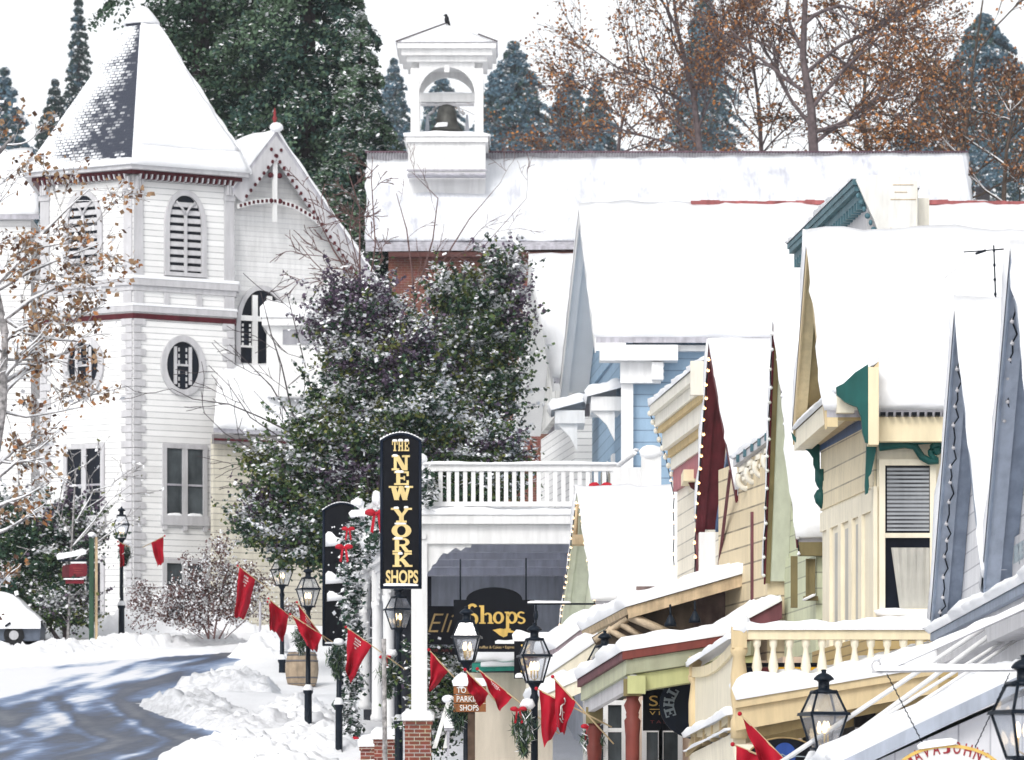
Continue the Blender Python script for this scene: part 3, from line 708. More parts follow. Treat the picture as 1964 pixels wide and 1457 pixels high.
for yy_ in (74.5, 75.4, 76.4, 77.5):
    x_ = 5.4 - .096 * (yy_ - 73.5); mb.plan((x_ - .05, yy_), (x_ - .08, yy_ + .28), .06, 1.5, 5.2, 0)
mb.plan((5.36, 73.5), (4.88, 78.5), .05, 5.2, 5.5, 0); T.part('corner_trim', mb, [CREAM2])
for yy_ in (74.85, 75.85, 76.85):
    x_ = 5.4 - .096 * (yy_ - 73.5); mb = MB(); mb.plan((x_ - .012, yy_ + .1), (x_ - .045, yy_ + .4), .04, 2.2, 5.1, 0); T.part('narrow_window', mb, [mat('pale_grey_pane', (.42, .41, .38), .3)])
# green brackets: fretted plates under the eaves
def plate(T, pts, Y, th, m, name='bracket'):
    mb = MB(); mb.prism([P(u, v, Y) for u, v in pts], (0, th, 0)); return T.part(name, mb, [m])
plate(T, [(1665, 698), (1666, 850), (1660, 848), (1654, 828), (1652, 800), (1644, 780), (1632, 776), (1620, 770), (1614, 764), (1605, 757), (1604, 742), (1618, 735), (1640, 714)], 72.68, .1, TEAL)
plate(T, [(1518, 828), (1530, 843), (1560, 848), (1572, 848), (1573, 910), (1567, 912), (1564, 900), (1560, 890), (1560, 878), (1552, 866), (1542, 858), (1531, 852), (1521, 842)], 78.6, .1, TEAL)
plate(T, [(1662, 848), (1680, 848), (1680, 866), (1677, 880), (1671, 908), (1666, 915), (1667, 932), (1665, 945), (1660, 948), (1659, 930), (1661, 890)], 73.36, .12, TEAL)
mb = MB(); c = P(1575, 975, 78.4); mb.lathe(c, [(.01, 0), (.09, .09), (.12, .2), (.07, .29), (.035, .31), (.07, .36), (.1, .44), (.1, .62)], 10); T.part('pendant', mb, [TEAL])
mb = MB(); pth = [P(u, v, 73.3) for u, v in ((1686, 858), (1735, 852), (1755, 856), (1768, 876), (1782, 884), (1800, 883))]
mb.tube(pth, .055, 8); mb.tube([P(1686, 852, 73.3), P(1815, 843, 73.3)], .05, 6); mb.tube([P(1798, 866, 73.3) + Vector((.11 * math.cos(t * .5), -.02, .11 * math.sin(t * .5))) for t in range(10)], .045, 6); mb.ball(P(1797, 864, 73.3), .07)
T.part('eave_bracket', mb, [TEAL])
# window with blind above and curtain below
Yw = 73.5
wdw = frontwin(T, 'window', 1697, 1783, 893, 1167, Yw, CREAM2, GLASS, .09, 1027, True, .09)
mb = MB(); mb.box(X(1701, Yw), X(1782, Yw), Yw - .034, Yw - .02, Z(1018, Yw), Z(895, Yw)); T.part('blind', mb, [BLIND], wdw)
mb = MB(); k = 22
poly = [(lerp(1712, 1783, i / k), 1052) for i in range(k + 1)]
for i in range(k):
    u0_, u1_ = lerp(1709, 1783, i / k), lerp(1709, 1783, (i + 1) / k)
    sw = lambda u: u + 16 * max(0, (1745 - u) / 35.0) if u < 1745 else u
    mb.hexa([P(sw(u0_), 1166, Yw - .03), P(sw(u1_), 1166, Yw - .03), P(sw(u1_), 1166, Yw - .018), P(sw(u0_), 1166, Yw - .018)],
            [P(u0_, 1050, Yw - .045 + .016 * math.sin(i * 1.3)), P(u1_, 1050, Yw - .045 + .016 * math.sin(i * 1.3 + 1.3)), P(u1_, 1050, Yw - .018), P(u0_, 1050, Yw - .018)])
T.part('curtain', mb, [CURT], wdw)
mb = MB(); mb.snow((X(1680, Yw), Yw - .3, Z(1182, Yw)), (X(1800, Yw), Yw - .3, Z(1182, Yw)), (X(1800, Yw), Yw, Z(1178, Yw)), (X(1680, Yw), Yw, Z(1178, Yw)), .1, 10, 3, 73); T.part('snow', mb, [SNOW], wdw)
mb = MB(); mb.plan((5.2, 72.6), (4.75, 78.4), 1.7, 1.4, 3.3, 0); T.part('shingled_skirt', mb, [siding('tan_shingle', (.50, .37, .17), .14, .35, gw=.14)])
# balcony
Yb = 71.0
T = Thing('balcony', 'yellow balcony with turned balusters and snow on its rail, on the pale yellow house', 'balcony', (3.3, 71, G(71)))
BAL = T
L0 = P(1412, 1205, Yb); zr = L0.z; xr_ = 6.1
far = P(1325, 1262, 77.0)
mb = MB(); mb.box(L0.x + .12, xr_, Yb - .06, Yb + .1, zr - .16, zr - .02, 0); mb.box(L0.x + .12, xr_, Yb - .03, Yb + .07, 2.5, 2.6, 0)
rl = T.part('rail', mb, [CREAM])
mb = MB(); mb.snow((L0.x - .05, Yb - .1, zr - .02), (xr_, Yb - .1, zr - .02), (xr_, Yb + .16, zr - .02), (L0.x - .05, Yb + .16, zr - .02), .17, 44, 4, 81, jit=.03); mb.ball((L0.x + .07, Yb, zr + .05), .15, .14, .16, 10, 0, .3, 2)
T.part('snow', mb, [SNOW], rl)
for i in range(11):
    x = X(1452 + i * 31.2, Yb)
    mb = MB(); pr = [(.06, 0), (.06, .08), (.04, .1), (.075, .22), (.06, .34), (.04, .45), (.036, .52), (.055, .56), (.06, .62), (.06, .68)]
    mb.lathe((x, Yb + .02, 2.56), [(r_, z_ * .93) for r_, z_ in pr], 10); T.part('baluster', mb, [CREAM2])
s_ = .1
for (cx, cy, z0_, z1_) in ((L0.x + .04, Yb + .02, 1.75, zr + .02), (far.x + .08, 76.9, 1.55, far.z + .02)):
    mb = MB(); mb.box(cx - .11, cx + .11, cy - .11, cy + .11, z1_ - .3, z1_, 0); mb.lathe((cx, cy, z0_), [(.12, 0), (.12, .25), (.085, .35), (.12, .6), (.12, .9), (.085, z1_ - z0_ - .42), (.125, z1_ - z0_ - .36), (.125, z1_ - z0_ - .29)], 12, 0)
    T.part('corner_post', mb, [YEL]); mb = MB()
# street side of the balcony: panelled, slightly bowed
mb = MB()
A, B = Vector((L0.x - .02, Yb + .1, zr - .14)), Vector((far.x, 76.9, far.z - .14))
k = 10
for i in range(k):
    a_, b_ = A.lerp(B, i / k), A.lerp(B, (i + 1) / k); sg = lambda t: -.22 * math.sin(t * math.pi) * .6
    a_.z += sg(i / k); b_.z += sg((i + 1) / k)
    for (o0, z0_, z1_, m_) in ((.0, -.16, .0, 0), (.05, -.95, -.16, 1), (.0, -1.08, -.95, 0)):
        mb.hexa([(a_.x + o0, a_.y, a_.z + z0_), (b_.x + o0, b_.y, b_.z + z0_), (b_.x + .12, b_.y, b_.z + z0_), (a_.x + .12, a_.y, a_.z + z0_)],
                [(a_.x + o0, a_.y, a_.z + z1_), (b_.x + o0, b_.y, b_.z + z1_), (b_.x + .12, b_.y, b_.z + z1_), (a_.x + .12, a_.y, a_.z + z1_)], m_)
T.part('side_panel', mb, [CREAM, CREAM2])
mb = MB(); mb.snow(A + Vector((-.08, 0, .0)), A + Vector((.14, 0, 0)), B + Vector((.14, 0, 0)), B + Vector((-.08, 0, 0)), .13, 4, 26, 83, jit=.02)
mb.snow(A + Vector((-.12, 0, -1.1)), A + Vector((.02, 0, -1.08)), B + Vector((.02, 0, -1.08)), B + Vector((-.12, 0, -1.1)), .12, 4, 26, 84, jit=.03)
mb.snow(A + Vector((-.12, 0, -1.32)), A + Vector((.1, 0, -1.3)), B + Vector((.1, 0, -1.3)), B + Vector((-.12, 0, -1.32)), .05, 4, 26, 85, jit=.03)
T.part('snow', mb, [SNOW])
mb = MB()
for i in range(5):
    c = A.lerp(B, (i + .6) / 5.2); mb.box(c.x - .02, c.x + .1, c.y - .12, c.y + .12, c.z - 1.32, c.z - 1.08)
T.part('block', mb, [YEL])
mb = MB(); mb.hexa([A + Vector((.0, 0, -1.85)), B + Vector((.0, 0, -1.85)), B + Vector((.16, 0, -1.85)), A + Vector((.16, 0, -1.85))], [A + Vector((-.03, 0, -1.36)), B + Vector((-.03, 0, -1.36)), B + Vector((.16, 0, -1.36)), A + Vector((.16, 0, -1.36))]); T.part('street_fascia', mb, [CREAM2])
# sloping fascia and porch roof that carries the balcony
fa, fb = P(1411, 1345, Yb - .15), P(1800, 1280, Yb - .15); fb = fa + (fb - fa) * ((6.1 - fa.x) / (fb.x - fa.x))
dz = Vector((0, 0, -.42)); dy = Vector((0, .3, 0))
mb = MB(); mb.hexa([fa + dz, fb + dz * .85, fb + dz * .85 + dy, fa + dz + dy], [fa, fb, fb + dy, fa + dy], 0)
d2 = Vector((-.03, -.07, -.1)); mb.hexa([fa + d2, fb + d2, fb + Vector((0, -.002, -.1)), fa + Vector((0, -.002, -.1))], [fa + Vector((-.03, -.07, .02)), fb + Vector((0, -.07, .02)), fb + Vector((0, -.002, .02)), fa + Vector((0, -.002, .02))], 0)
d3 = Vector((.35, .35, -.5)); mb.hexa([fa + d3, fb + Vector((0, .35, -.45)), fb + Vector((0, .6, -.45)), fa + d3 + Vector((0, .25, 0))], [fa + Vector((.35, .35, -.1)), fb + Vector((0, .35, -.1)), fb + Vector((0, .6, -.1)), fa + Vector((.35, .6, -.1))], 1)
mb.hexa([fa + Vector((.4, 1.5, -.62)), fb + Vector((0, 1.5, -.55)), fb + Vector((0, 1.8, -.55)), fa + Vector((.4, 1.8, -.62))], [fa + Vector((.4, 1.5, -.2)), fb + Vector((0, 1.5, -.2)), fb + Vector((0, 1.8, -.2)), fa + Vector((.4, 1.8, -.2))], 1)
T.part('fascia', mb, [YEL, YELD])
mb = MB(); q = Vector((0, 0, .03)); mb.hexa([fa + q + Vector((.1, .3, -.16)), fb + q + Vector((0, .3, -.16)), fb + q + Vector((0, 6.2, -.4)), fa + q + Vector((-.5, 6.2, -.7))], [fa + q + Vector((.1, .3, -.04)), fb + q + Vector((0, .3, -.04)), fb + q + Vector((0, 6.2, -.28)), fa + q + Vector((-.5, 6.2, -.6))]); T.part('porch_ceiling', mb, [YELD])
mb = MB(); q = Vector((0, -.1, .02)); mb.snow(fa + q, fb + q, fb + q + Vector((0, .9, .1)), fa + q + Vector((0, .9, .1)), .30, 50, 8, 87, jit=.06); T.part('snow', mb, [SNOW])
for (px, py) in ((X(1431, Yb), Yb), (X(1338, 76.9), 76.9)):
    mb = MB(); zt = 1.66 if py < 72 else 1.5; zb = G(py) - .2
    mb.box(px - .17, px + .17, py - .17, py + .17, zt - .45, zt); mb.lathe((px, py, zb), [(.16, 0), (.16, .5), (.12, .62), (.13, zt - zb - .8), (.17, zt - zb - .7), (.13, zt - zb - .62), (.165, zt - zb - .5), (.165, zt - zb - .44)], 14); T.part('post', mb, [CREAM2])
# shop front below: walls darkened for the unlit interior, window panels
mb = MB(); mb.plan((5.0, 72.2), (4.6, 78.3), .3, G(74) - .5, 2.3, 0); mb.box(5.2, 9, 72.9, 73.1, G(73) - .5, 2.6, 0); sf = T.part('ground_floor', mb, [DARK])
mb = MB()
for (u0_, u1_, v0_, v1_, m_) in ((1640, 1652, 1395, 1500, 0), (1600, 1640, 1440, 1500, 1), (1655, 1740, 1390, 1500, 2)):
    mb.box(X(u0_, 72), X(u1_, 72), 71.96, 72.02, Z(v1_, 72), Z(v0_, 72), m_)
T.part('shop_window', mb, [GREYT, SID_W, GLASS], sf)
# arched black sign under the balcony, coloured edging standing in for a flat thing between balusters
T = Thing('arched_sign', 'black arched sign with a blue disc below the yellow balcony', 'sign', P(1500, 1470, 70.2))
Ya = 70.2; c = P(1503, 1472, Ya)
mb = MB(); mb.prism([(c.x + .58 * math.cos(R(t)), Ya, c.z + .42 * math.sin(R(t))) for t in range(-20, 201, 10)], (0, .05, 0), 0); bd = T.part('board', mb, [BLACK])
mb = MB(); pts_ = [(c.x + .585 * math.cos(R(t)), Ya - .005, c.z + .425 * math.sin(R(t))) for t in range(-20, 201, 10)]; mb.tube(pts_, .012, 5); T.part('rim', mb, [DULLG], bd)
mb = MB(); c2 = P(1505, 1447, Ya); mb.prism([(c2.x + .16 * math.cos(R(t)), Ya - .012, c2.z + .17 * math.sin(R(t))) for t in range(0, 360, 12)], (0, .011, 0)); T.part('disc', mb, [mat('blue_disc_paint', (.02, .06, .26), .4)], bd)
mb = MB(); mb.tube([P(u, v, Ya - .02) for u, v in ((1490, 1452), (1500, 1446), (1510, 1452), (1518, 1446), (1522, 1440), (1514, 1456), (1526, 1450), (1560, 1452))], .008, 5); T.part('lettering', mb, [LETG], bd)
T = Thing('flat_edging', 'black and yellow pennant of a flat shape behind the yellow balusters', 'edging', (4.2, 73.2, 2.5))  # made-up strips for an unidentified flat thing behind the balusters
mb = MB()
for (u0_, u1_, m_) in ((1430, 1452, 2), (1460, 1480, 1), (1489, 1509, 0), (1520, 1540, 0), (1550, 1572, 0)):
    mb.box(X(u0_, 72.4), X(u1_, 72.4), 72.38, 72.41, Z(1292, 72.4), Z(1279, 72.4), m_); mb.box(X(u0_, 72.4), X(u1_, 72.4), 72.375, 72.41, Z(1279, 72.4) + .002, Z(1271, 72.4), 3)
T.part('cloth', mb, [YSTR, MAR, NAVY, BLACK])
# ================================================================ B7: tall false-front building behind the yellow house
T = Thing('false_front_building', 'tall white false-front building with green-blue bracketed cornice, behind the yellow gable', 'building', (6, 86, G(86)))
nA, fA = P(1634, 349, 84.5), P(1511, 470, 93.0)
mb = MB(); mb.plan((nA.x + .42, 84.5), (fA.x + .42, 93), .9, G(86) - .5, 11.3, 0); mb.box(6.25, 6.93, 84.46, 84.7, 9.0, 11.45, 1); mb.box(6.94, 7.5, 84.6, 93, 5, 10.4, 0)
mb.prism([P(u, v, 84.15) for u, v in ((1642, 344), (1652, 338), (1700, 333), (1757, 346), (1760, 470), (1694, 470), (1676, 420), (1660, 386))], (0, .12, 0), 1); mb.box(X(1757.5, 84.1), X(1759.5, 84.1), 84.1, 84.149, Z(462, 84.1), Z(347, 84.1), 0); T.part('wall', mb, [CREAMW, mat('aged_white_parapet_paint', (.84, .83, .79), .6, .12, 2)])
mb = MB()
def strip(o0, o1, z0_, z1_, m_, n0=84.5, f0=93.0):
    mb.hexa([(nA.x + o0, n0, z0_), (fA.x + o0, f0, z0_), (fA.x + o1, f0, z0_), (nA.x + o1, n0, z0_)], [(nA.x + o0, n0, z1_), (fA.x + o0, f0, z1_), (fA.x + o1, f0, z1_), (nA.x + o1, n0, z1_)], m_)
strip(0, .6, 11.5, 11.6, 0, 84.3, 93.2); strip(.03, .6, 11.40, 11.498, 0, 84.34, 93.1); strip(.12, .6, 11.26, 11.398, 0, 84.38, 93.05); strip(.26, .6, 10.7, 11.258, 1); strip(.34, .6, 10.3, 10.698, 2); strip(.30, .5, 10.22, 10.3, 0)
T.part('cornice', mb, [TEALB, GREYT, CREAMW])
mb = MB()
for i in range(26):
    t = (i + .5) / 26; x = lerp(nA.x, fA.x, t); y = lerp(84.5, 93, t); mb.box(x + .1, x + .3, y - .08, y + .06, 11.12, 11.256)
T.part('dentil_row', mb, [TEALB])
mb = MB()
for i in range(8):
    t = i / 7; p = Vector((nA.x + lerp(.08, .46, t), 84.2, lerp(11.3, 10.5, t))); mb.ball(p, .035 + .015 * (i % 2), .04, .05, 10)
T.part('end_scrolls', mb, [TEALB])
mb = MB(); mb.snow((5.9, 84.4, 11.45), (6.95, 84.4, 11.46), (6.95, 86, 11.46), (5.9, 86, 11.45), .1, 8, 8, 91); mb.snow((nA.x - .02, 84.3, 11.6), (nA.x + .55, 84.3, 11.6), (fA.x + .55, 93.2, 11.6), (fA.x - .02, 93.2, 11.6), .07, 6, 30, 92); T.part('snow', mb, [SNOW])
mb = MB()
for (u0_, u1_, v_) in ((1712, 1752, 358), (1716, 1740, 372), (1708, 1758, 386), (1708, 1709.5, 440)):
    mb.box(X(u0_, 84.14), X(u1_, 84.14), 84.14, 84.148, Z(v_ + 1.2, 84.44), Z(v_, 84.44))
mb.box(X(1731, 84.1), X(1747, 84.1), 84.05, 84.148, Z(462, 84.1), Z(450, 84.1)); T.part('board_joint', mb, [TAN])
# aerial on the yellow house roof
T = Thing('roof_aerial', 'thin rusty aerial mast standing above the snowy roof at right', 'aerial', P(1912, 640, 74.6))
mb = MB(); mb.tube([P(1928, 760, 74.5), P(1920, 690, 74.6), P(1911, 610, 74.6), P(1906, 470, 74.6)], .012, 5)
for i in range(5): q = P(1906.5 + i * .8, 480 + i * 28, 74.6); mb.ball(q, .022, .022, .03, 6)
T.part('mast', mb, [IRON]); mb = MB(); mb.tube([P(1848, 483, 74.6), P(1880, 481, 74.6), P(1925, 477, 74.6)], .009, 5); mb.tube([P(1872, 486, 74.5), P(1890, 480, 74.6)], .02, 5); T.part('cross_arm', mb, [IRON])
mb = MB(); mb.tube([P(1876, 484, 74.6), P(1765, 568, 75.2)], .004, 4); mb.tube([P(1906, 480, 74.6), P(2020, 472, 74)], .004, 4); T.part('guy_wire', mb, [BARK3])

# ================================================================ B3: sage house
T = Thing('sage_house', 'narrow sage green house with steep gable and bulbs along its snowy roof edge', 'building', (4.8, 81, G(81)))
gable(T, P(1531, 1042, 80.5), P(1487, 612, 82.3), P(1468, 1112, 84.0), 5.5, .38, .08, OLIVE, SAGE2, MAR, METAL, .2, .08, .06, SID_S, 100)
mb = MB(); mb.plan((4.95, 80.6), (4.62, 84), 5, G(81) - .5, 5.1, 0); T.part('wall', mb, [SID_S])
mb = MB(); mb.box(X(1531, 80.5), X(1590, 80.5), 80.4, 80.58, Z(1066, 80.5), Z(1040, 80.5)); T.part('gutter_end', mb, [OLIVE])
mb = MB(); mb.box(X(1517, 80.5), X(1530, 80.5), 80.52, 80.62, Z(1165, 80.5), Z(1066, 80.5)); T.part('corner_board', mb, [OLIVE])
wq = frontwin(T, 'window', 1549, 1560, 1075, 1140, 80.58, OLIVE, OLIVE, .03, None, True, .04)
mb = MB(); mb.snow(P(1543, 1152, 80.4), P(1564, 1142, 80.4), P(1564, 1142, 80.58), P(1543, 1152, 80.58), .06, 6, 2, 101); T.part('snow', mb, [SNOW], wq)
bulbs('frosted bulbs hung along the far edge of the sage gable', [P(1483, 640, 82.2), P(1466, 1100, 84)], 14, [LETW, SNOW], r=.034)
bulbs('snow-capped bulbs hung along the near edge of the sage gable', [P(1490, 640, 82.1), P(1534, 1060, 80.4)], 17, [LETW, SNOW], r=.03)

# ================================================================ B4b: cream house with scroll brackets
T = Thing('cream_house', 'cream boarded house with scrolled brackets under a small snowy cornice', 'building', (4.2, 83, G(83)))
mb = MB(); mb.plan((X(1472, 84.1), 84.1), (X(1378, 88.2), 88.2), 4, G(84) - .5, 6.95, 0); T.part('wall', mb, [SID_T])
mb = MB(); c0, c1 = P(1474, 830, 84.0), P(1406, 882, 86.2)
mb.hexa([c0 + Vector((0, 0, -.12)), c1 + Vector((0, 0, -.12)), c1 + Vector((.5, 0, -.12)), c0 + Vector((.5, 0, -.12))], [c0, c1, c1 + Vector((.5, 0, .05)), c0 + Vector((.5, 0, .05))], 0)
mb.hexa([c0 + Vector((.1, 0, -.3)), c1 + Vector((.1, 0, -.3)), c1 + Vector((.5, 0, -.3)), c0 + Vector((.5, 0, -.3))], [c0 + Vector((.1, 0, -.122)), c1 + Vector((.1, 0, -.122)), c1 + Vector((.5, 0, -.122)), c0 + Vector((.5, 0, -.122))], 1); T.part('cornice', mb, [GREYT, CREAMW])
mb = MB()
for i in range(5):
    t = (i + .3) / 5; p = c0.lerp(c1, t); mb.box(p.x - .03, p.x + .02, p.y - .1, p.y + .1, p.z - .1, p.z + .02)
T.part('tooth_trim', mb, [TEALB])
for i in range(4):
    t = (i + .5) / 4.2; p = c0.lerp(c1, t) + Vector((.14, 0, -.42))
    mb = MB(); pts_ = []
    for k in range(18):
        a_ = R(100 + k * 27); r_ = .19 - .0085 * k; pts_.append(p + Vector((r_ * math.cos(a_), -.06, r_ * math.sin(a_) * 1.15)))
    mb.tube(pts_, .05, 6); mb.tube([p + Vector((.08, 0, -.18)), p + Vector((.17, 0, -.5)), p + Vector((.2, 0, -.75))], [.09, .07, .03], 6); mb.ball(p, .09); T.part('scroll_bracket', mb, [CREAMW])
mb = MB(); mb.snow(c0 + Vector((-.02, 0, .01)), c0 + Vector((.6, 0, .12)), c1 + Vector((.6, 0, .12)), c1 + Vector((-.02, 0, .01)), .12, 6, 16, 103); T.part('snow', mb, [SNOW])
mb = MB(); mb.plan((4.12, 85.22), (4.105, 85.32), .06, 3, 6.0, 0); T.part('downpipe', mb, [MAR2])
# ================================================================ B4: maroon gable
T = Thing('maroon_gable_house', 'cream house whose steep gable is edged in deep maroon with lit bulbs', 'building', (4.0, 87, G(87)))
gable(T, P(1414, 950, 86.5), P(1363, 668, 88.5), P(1337, 1012, 90.4), 6, .40, .14, MAR, MAR, MAR, METAL, .22, .1, .1, SID_C, 110)
mb = MB(); mb.plan((4.2, 86.6), (3.98, 90.2), 5, G(87) - .4, 6.3, 0); T.part('wall', mb, [SID_C])
mb = MB(); a_, b_ = P(1396, 862, 87.2), P(1372, 1020, 90.3); mb.hexa([b_, b_ + Vector((.1, 0, 0)), a_ + Vector((.08, 0, 0)), a_], [b_ + Vector((0, .2, .1)), b_ + Vector((.1, .2, .1)), a_ + Vector((.08, .2, .1)), a_ + Vector((0, .2, .1))]); T.part('blue_trim', mb, [BLUS])
mb = MB(); a_, b_ = P(1398, 905, 86), P(1376, 1092, 88.4)
mb.hexa([b_, b_ + Vector((.05, 0, 0)), a_ + Vector((.05, 0, 0)), a_], [q + Vector((0, .1, .05)) for q in (b_, b_ + Vector((.05, 0, 0)), a_ + Vector((.05, 0, 0)), a_)])
p_ = P(1334, 1100, 90.5); mb.box(p_.x, p_.x + .05, 90.4, 90.6, p_.z, p_.z + .85); T.part('maroon_strip', mb, [MAR2])
mb = MB(); mb.box(X(1341, 90.2), X(1372, 90.2), 90.1, 90.3, Z(1105, 90.2), Z(1021, 90.2)); T.part('end_board', mb, [WHITE])
bulbs('glowing warm bulbs strung down the maroon gable board', [P(1361, 690, 87.8), P(1336, 1012, 90.5), P(1334, 1100, 90.4)], 17, BULB, r=.030)
# ================================================================ B5: cream false front with red band
T = Thing('red_band_building', 'cream false-front building with a dusty red band below its snowy cornice', 'building', (3.8, 94, G(94)))
nA, fA = P(1351, 692, 90.6), P(1246, 778, 99.8)
mb = MB(); mb.plan((nA.x + .52, 90.7), (fA.x + .55, 99.6), 6, G(94) - .5, 8.95, 0); T.part('wall', mb, [SID_C])
mb = MB()
def strip2(o0, z0_, z1_, m_):
    mb.hexa([(nA.x + o0, 90.6, z0_), (fA.x + o0, 99.7, z0_), (fA.x + .6, 99.7, z0_), (nA.x + .6, 90.6, z0_)], [(nA.x + o0, 90.6, z1_), (fA.x + o0, 99.7, z1_), (fA.x + .6, 99.7, z1_), (nA.x + .6, 90.6, z1_)], m_)
strip2(0, 8.95, 9.15, 0); strip2(.1, 8.72, 8.948, 0); strip2(.16, 8.6, 8.718, 1); strip2(.25, 8.25, 8.598, 0); strip2(.36, 8.1, 8.248, 1); strip2(.42, 7.85, 8.098, 0); strip2(.47, 7.42, 7.848, 2)
mb.box(X(1324, 90.5), X(1358, 90.5), 90.42, 90.58, 8.5, 9.12, 0); T.part('cornice', mb, [CREAMW, mat('ochre_cornice_line', (.62, .46, .22), .6), BAND])
mb = MB()
for i in range(9):
    t = i / 8; mb.ball((fA.x + lerp(.0, .5, t), 99.72, lerp(9.0, 7.6, t)), .05, .05, .06, 10)
T.part('end_scrolls', mb, [CREAMW])
mb = MB(); mb.snow((nA.x - .03, 90.5, 9.15), (nA.x + .6, 90.5, 9.2), (fA.x + .6, 99.8, 9.2), (fA.x - .03, 99.8, 9.15), .14, 6, 30, 112); mb.snow((nA.x + .03, 90.4, 9.1), (nA.x + .6, 90.4, 9.1), (nA.x + .6, 91, 9.15), (nA.x + .03, 91, 9.15), .3, 5, 4, 113); T.part('snow', mb, [SNOW])
mb = MB(); q = P(1318, 918, 97); mb.box(q.x - .1, q.x + .5, 96.2, 97.6, q.z - .1, q.z + .12, 0); T.part('window_hood', mb, [CREAM]);
mb = MB(); q = P(1330, 925, 96.6); mb.prism([q + Vector((x, 0, z)) for x, z in ((-.14, .08), (.3, .08), (.3, -.6), (.24, -.62), (.2, -.45), (.12, -.3), (.1, -.2), (-.05, -.1))], (0, .12, 0)); T.part('hood_bracket', mb, [MAR])
bulbs('tiny pale bulbs outlining the stepped cornice of the cream false front', [(fA.x + .02, 99.8, 9.0), (fA.x + .3, 99.8, 8.3), (fA.x + .5, 99.75, 7.4), (fA.x + .5, 99.7, 5.9)], 11, GLOW, r=.026)
# ================================================================ B6: small sage gable with big snowy roof
T = Thing('small_sage_house', 'low pale sage house under a broad plain snow-covered roof, bulbs on its gable', 'building', (1.8, 102, G(102)))
gable(T, P(1142, 1160, 100.5), P(1110, 948, 102.6), P(1076, 1215, 105), 4.6, .42, .1, SAGE2, SAGE2, SAGE2, METAL, .2, .08, .08, SAGE2, 120)
mb = MB(); mb.plan((2.1, 100.7), (1.75, 104.9), 4, G(102) - .5, 5.0, 0); T.part('wall', mb, [SAGE2])
mb = MB(); q = P(1102, 1036, 102.6); mb.box(q.x - .05, q.x + .4, 102.3, 102.9, q.z - .1, q.z + .1); mb.tube([P(1107, 965, 102.5), P(1103, 1030, 102.5)], [.03, .06], 6); T.part('gable_post', mb, [TAN])
bulbs('small lit bulbs down the far edge of the small sage gable', [P(1107, 965, 102.5), P(1074, 1210, 105)], 18, GLOW, r=.028)
bulbs('small lit bulbs down the near edge of the small sage gable', [P(1112, 965, 102.4), P(1143, 1160, 100.4)], 18, GLOW, r=.026)
T = Thing('wall_bracket', 'black iron arm topped with snow, reaching out from the small sage gable', 'bracket', P(1130, 1157, 99.5))
mb = MB(); mb.tube([P(1012, 1158, 99.5), P(1142, 1158, 99.5)], .022, 6); T.part('bar', mb, [IRON]); mb = MB(); mb.snow(P(1012, 1156, 99.45), P(1095, 1156, 99.45), P(1095, 1156, 99.55), P(1012, 1156, 99.55), .05, 14, 2, 122, jit=.01); T.part('snow', mb, [SNOW])
mb = MB(); mb.tube([P(1028, 1158, 99.5), P(1028, 1225, 99.5)], .02, 5); mb.ball(P(1028, 1180, 99.5), .05, .05, .12, 6); T.part('hanger', mb, [IRON])

# ================================================================ New York balcony building
Yn = 106.0; sN = F / Yn
T = Thing('hotel_porch', 'two-storey white porch with round columns and a railed snowy balcony', 'porch', (X(792, Yn), Yn, G(Yn)))
NY = T
x0 = X(812, Yn); xe = 2.6; dirx = -.115; yfar = 122.0
def px_(y, o=0): return X(797, Yn) + dirx * (y - Yn) + o
zf0, zf1 = Z(1043, Yn), Z(988, Yn)
mb = MB(); mb.box(px_(Yn), xe, Yn - .1, Yn + .15, zf0, zf1 - .2, 0); mb.box(px_(Yn) - .12, xe, Yn - .25, Yn + .15, zf1 - .198, zf1, 0)
mb.plan((px_(Yn), Yn + .15), (px_(yfar), yfar), .25, zf0 - .05, zf1 - .25, 0); mb.plan((px_(Yn) - .15, Yn - .2), (px_(yfar) - .15, yfar), .3, zf1 - .248, zf1, 0); mb.plan((px_(Yn) - .07, Yn - .15), (px_(yfar) - .07, yfar), .3, zf0 + .1, zf0 + .22, 0)
T.part('fascia', mb, [WHITE])
mb = MB(); mb.hexa([(px_(Yn, .25), Yn + .15, zf1 - .4), (xe, Yn + .15, zf1 - .4), (xe, yfar, zf1 - .4), (px_(yfar, .25), yfar, zf1 - .4)], [(px_(Yn, .25), Yn + .15, zf1 - .3), (xe, Yn + .15, zf1 - .3), (xe, yfar, zf1 - .3), (px_(yfar, .25), yfar, zf1 - .3)])
for yy_ in (108.6, 111.3, 114.2, 117.4): mb.box(px_(yy_, .26), xe, yy_, yy_ + .22, zf1 - .62, zf1 - .402, 1)
T.part('ceiling', mb, [CEIL, mat('blue_grey_beam_paint', (.6, .62, .72), .6)])
mb = MB(); mb.snow((px_(Yn) - .15, Yn - .28, zf1), (xe, Yn - .28, zf1), (xe, Yn + 3, zf1 + .05), (px_(Yn) - .4, Yn + 3, zf1 + .05), .2, 40, 8, 131); mb.snow((px_(Yn) - .2, Yn, zf1), (2.6, Yn, zf1), (1.6, yfar, zf1), (px_(yfar) - .2, yfar, zf1), .22, 24, 60, 132); T.part('snow', mb, [SNOW])  # second, full-deck layer added to bounce light onto the blue house soffits
mb = MB(); zr0, zr1 = Z(960, Yn), Z(903, Yn)
mb.box(px_(Yn) + .2, xe - .3, Yn - .02, Yn + .12, zr1, zr1 + .14, 0); mb.box(px_(Yn) + .2, xe - .3, Yn - .01, Yn + .1, zr0 - .12, zr0 - .02, 0)
mb.box(px_(Yn) - .02, px_(Yn) + .2, Yn - .06, Yn + .16, zf1, zr1 + .2, 0)
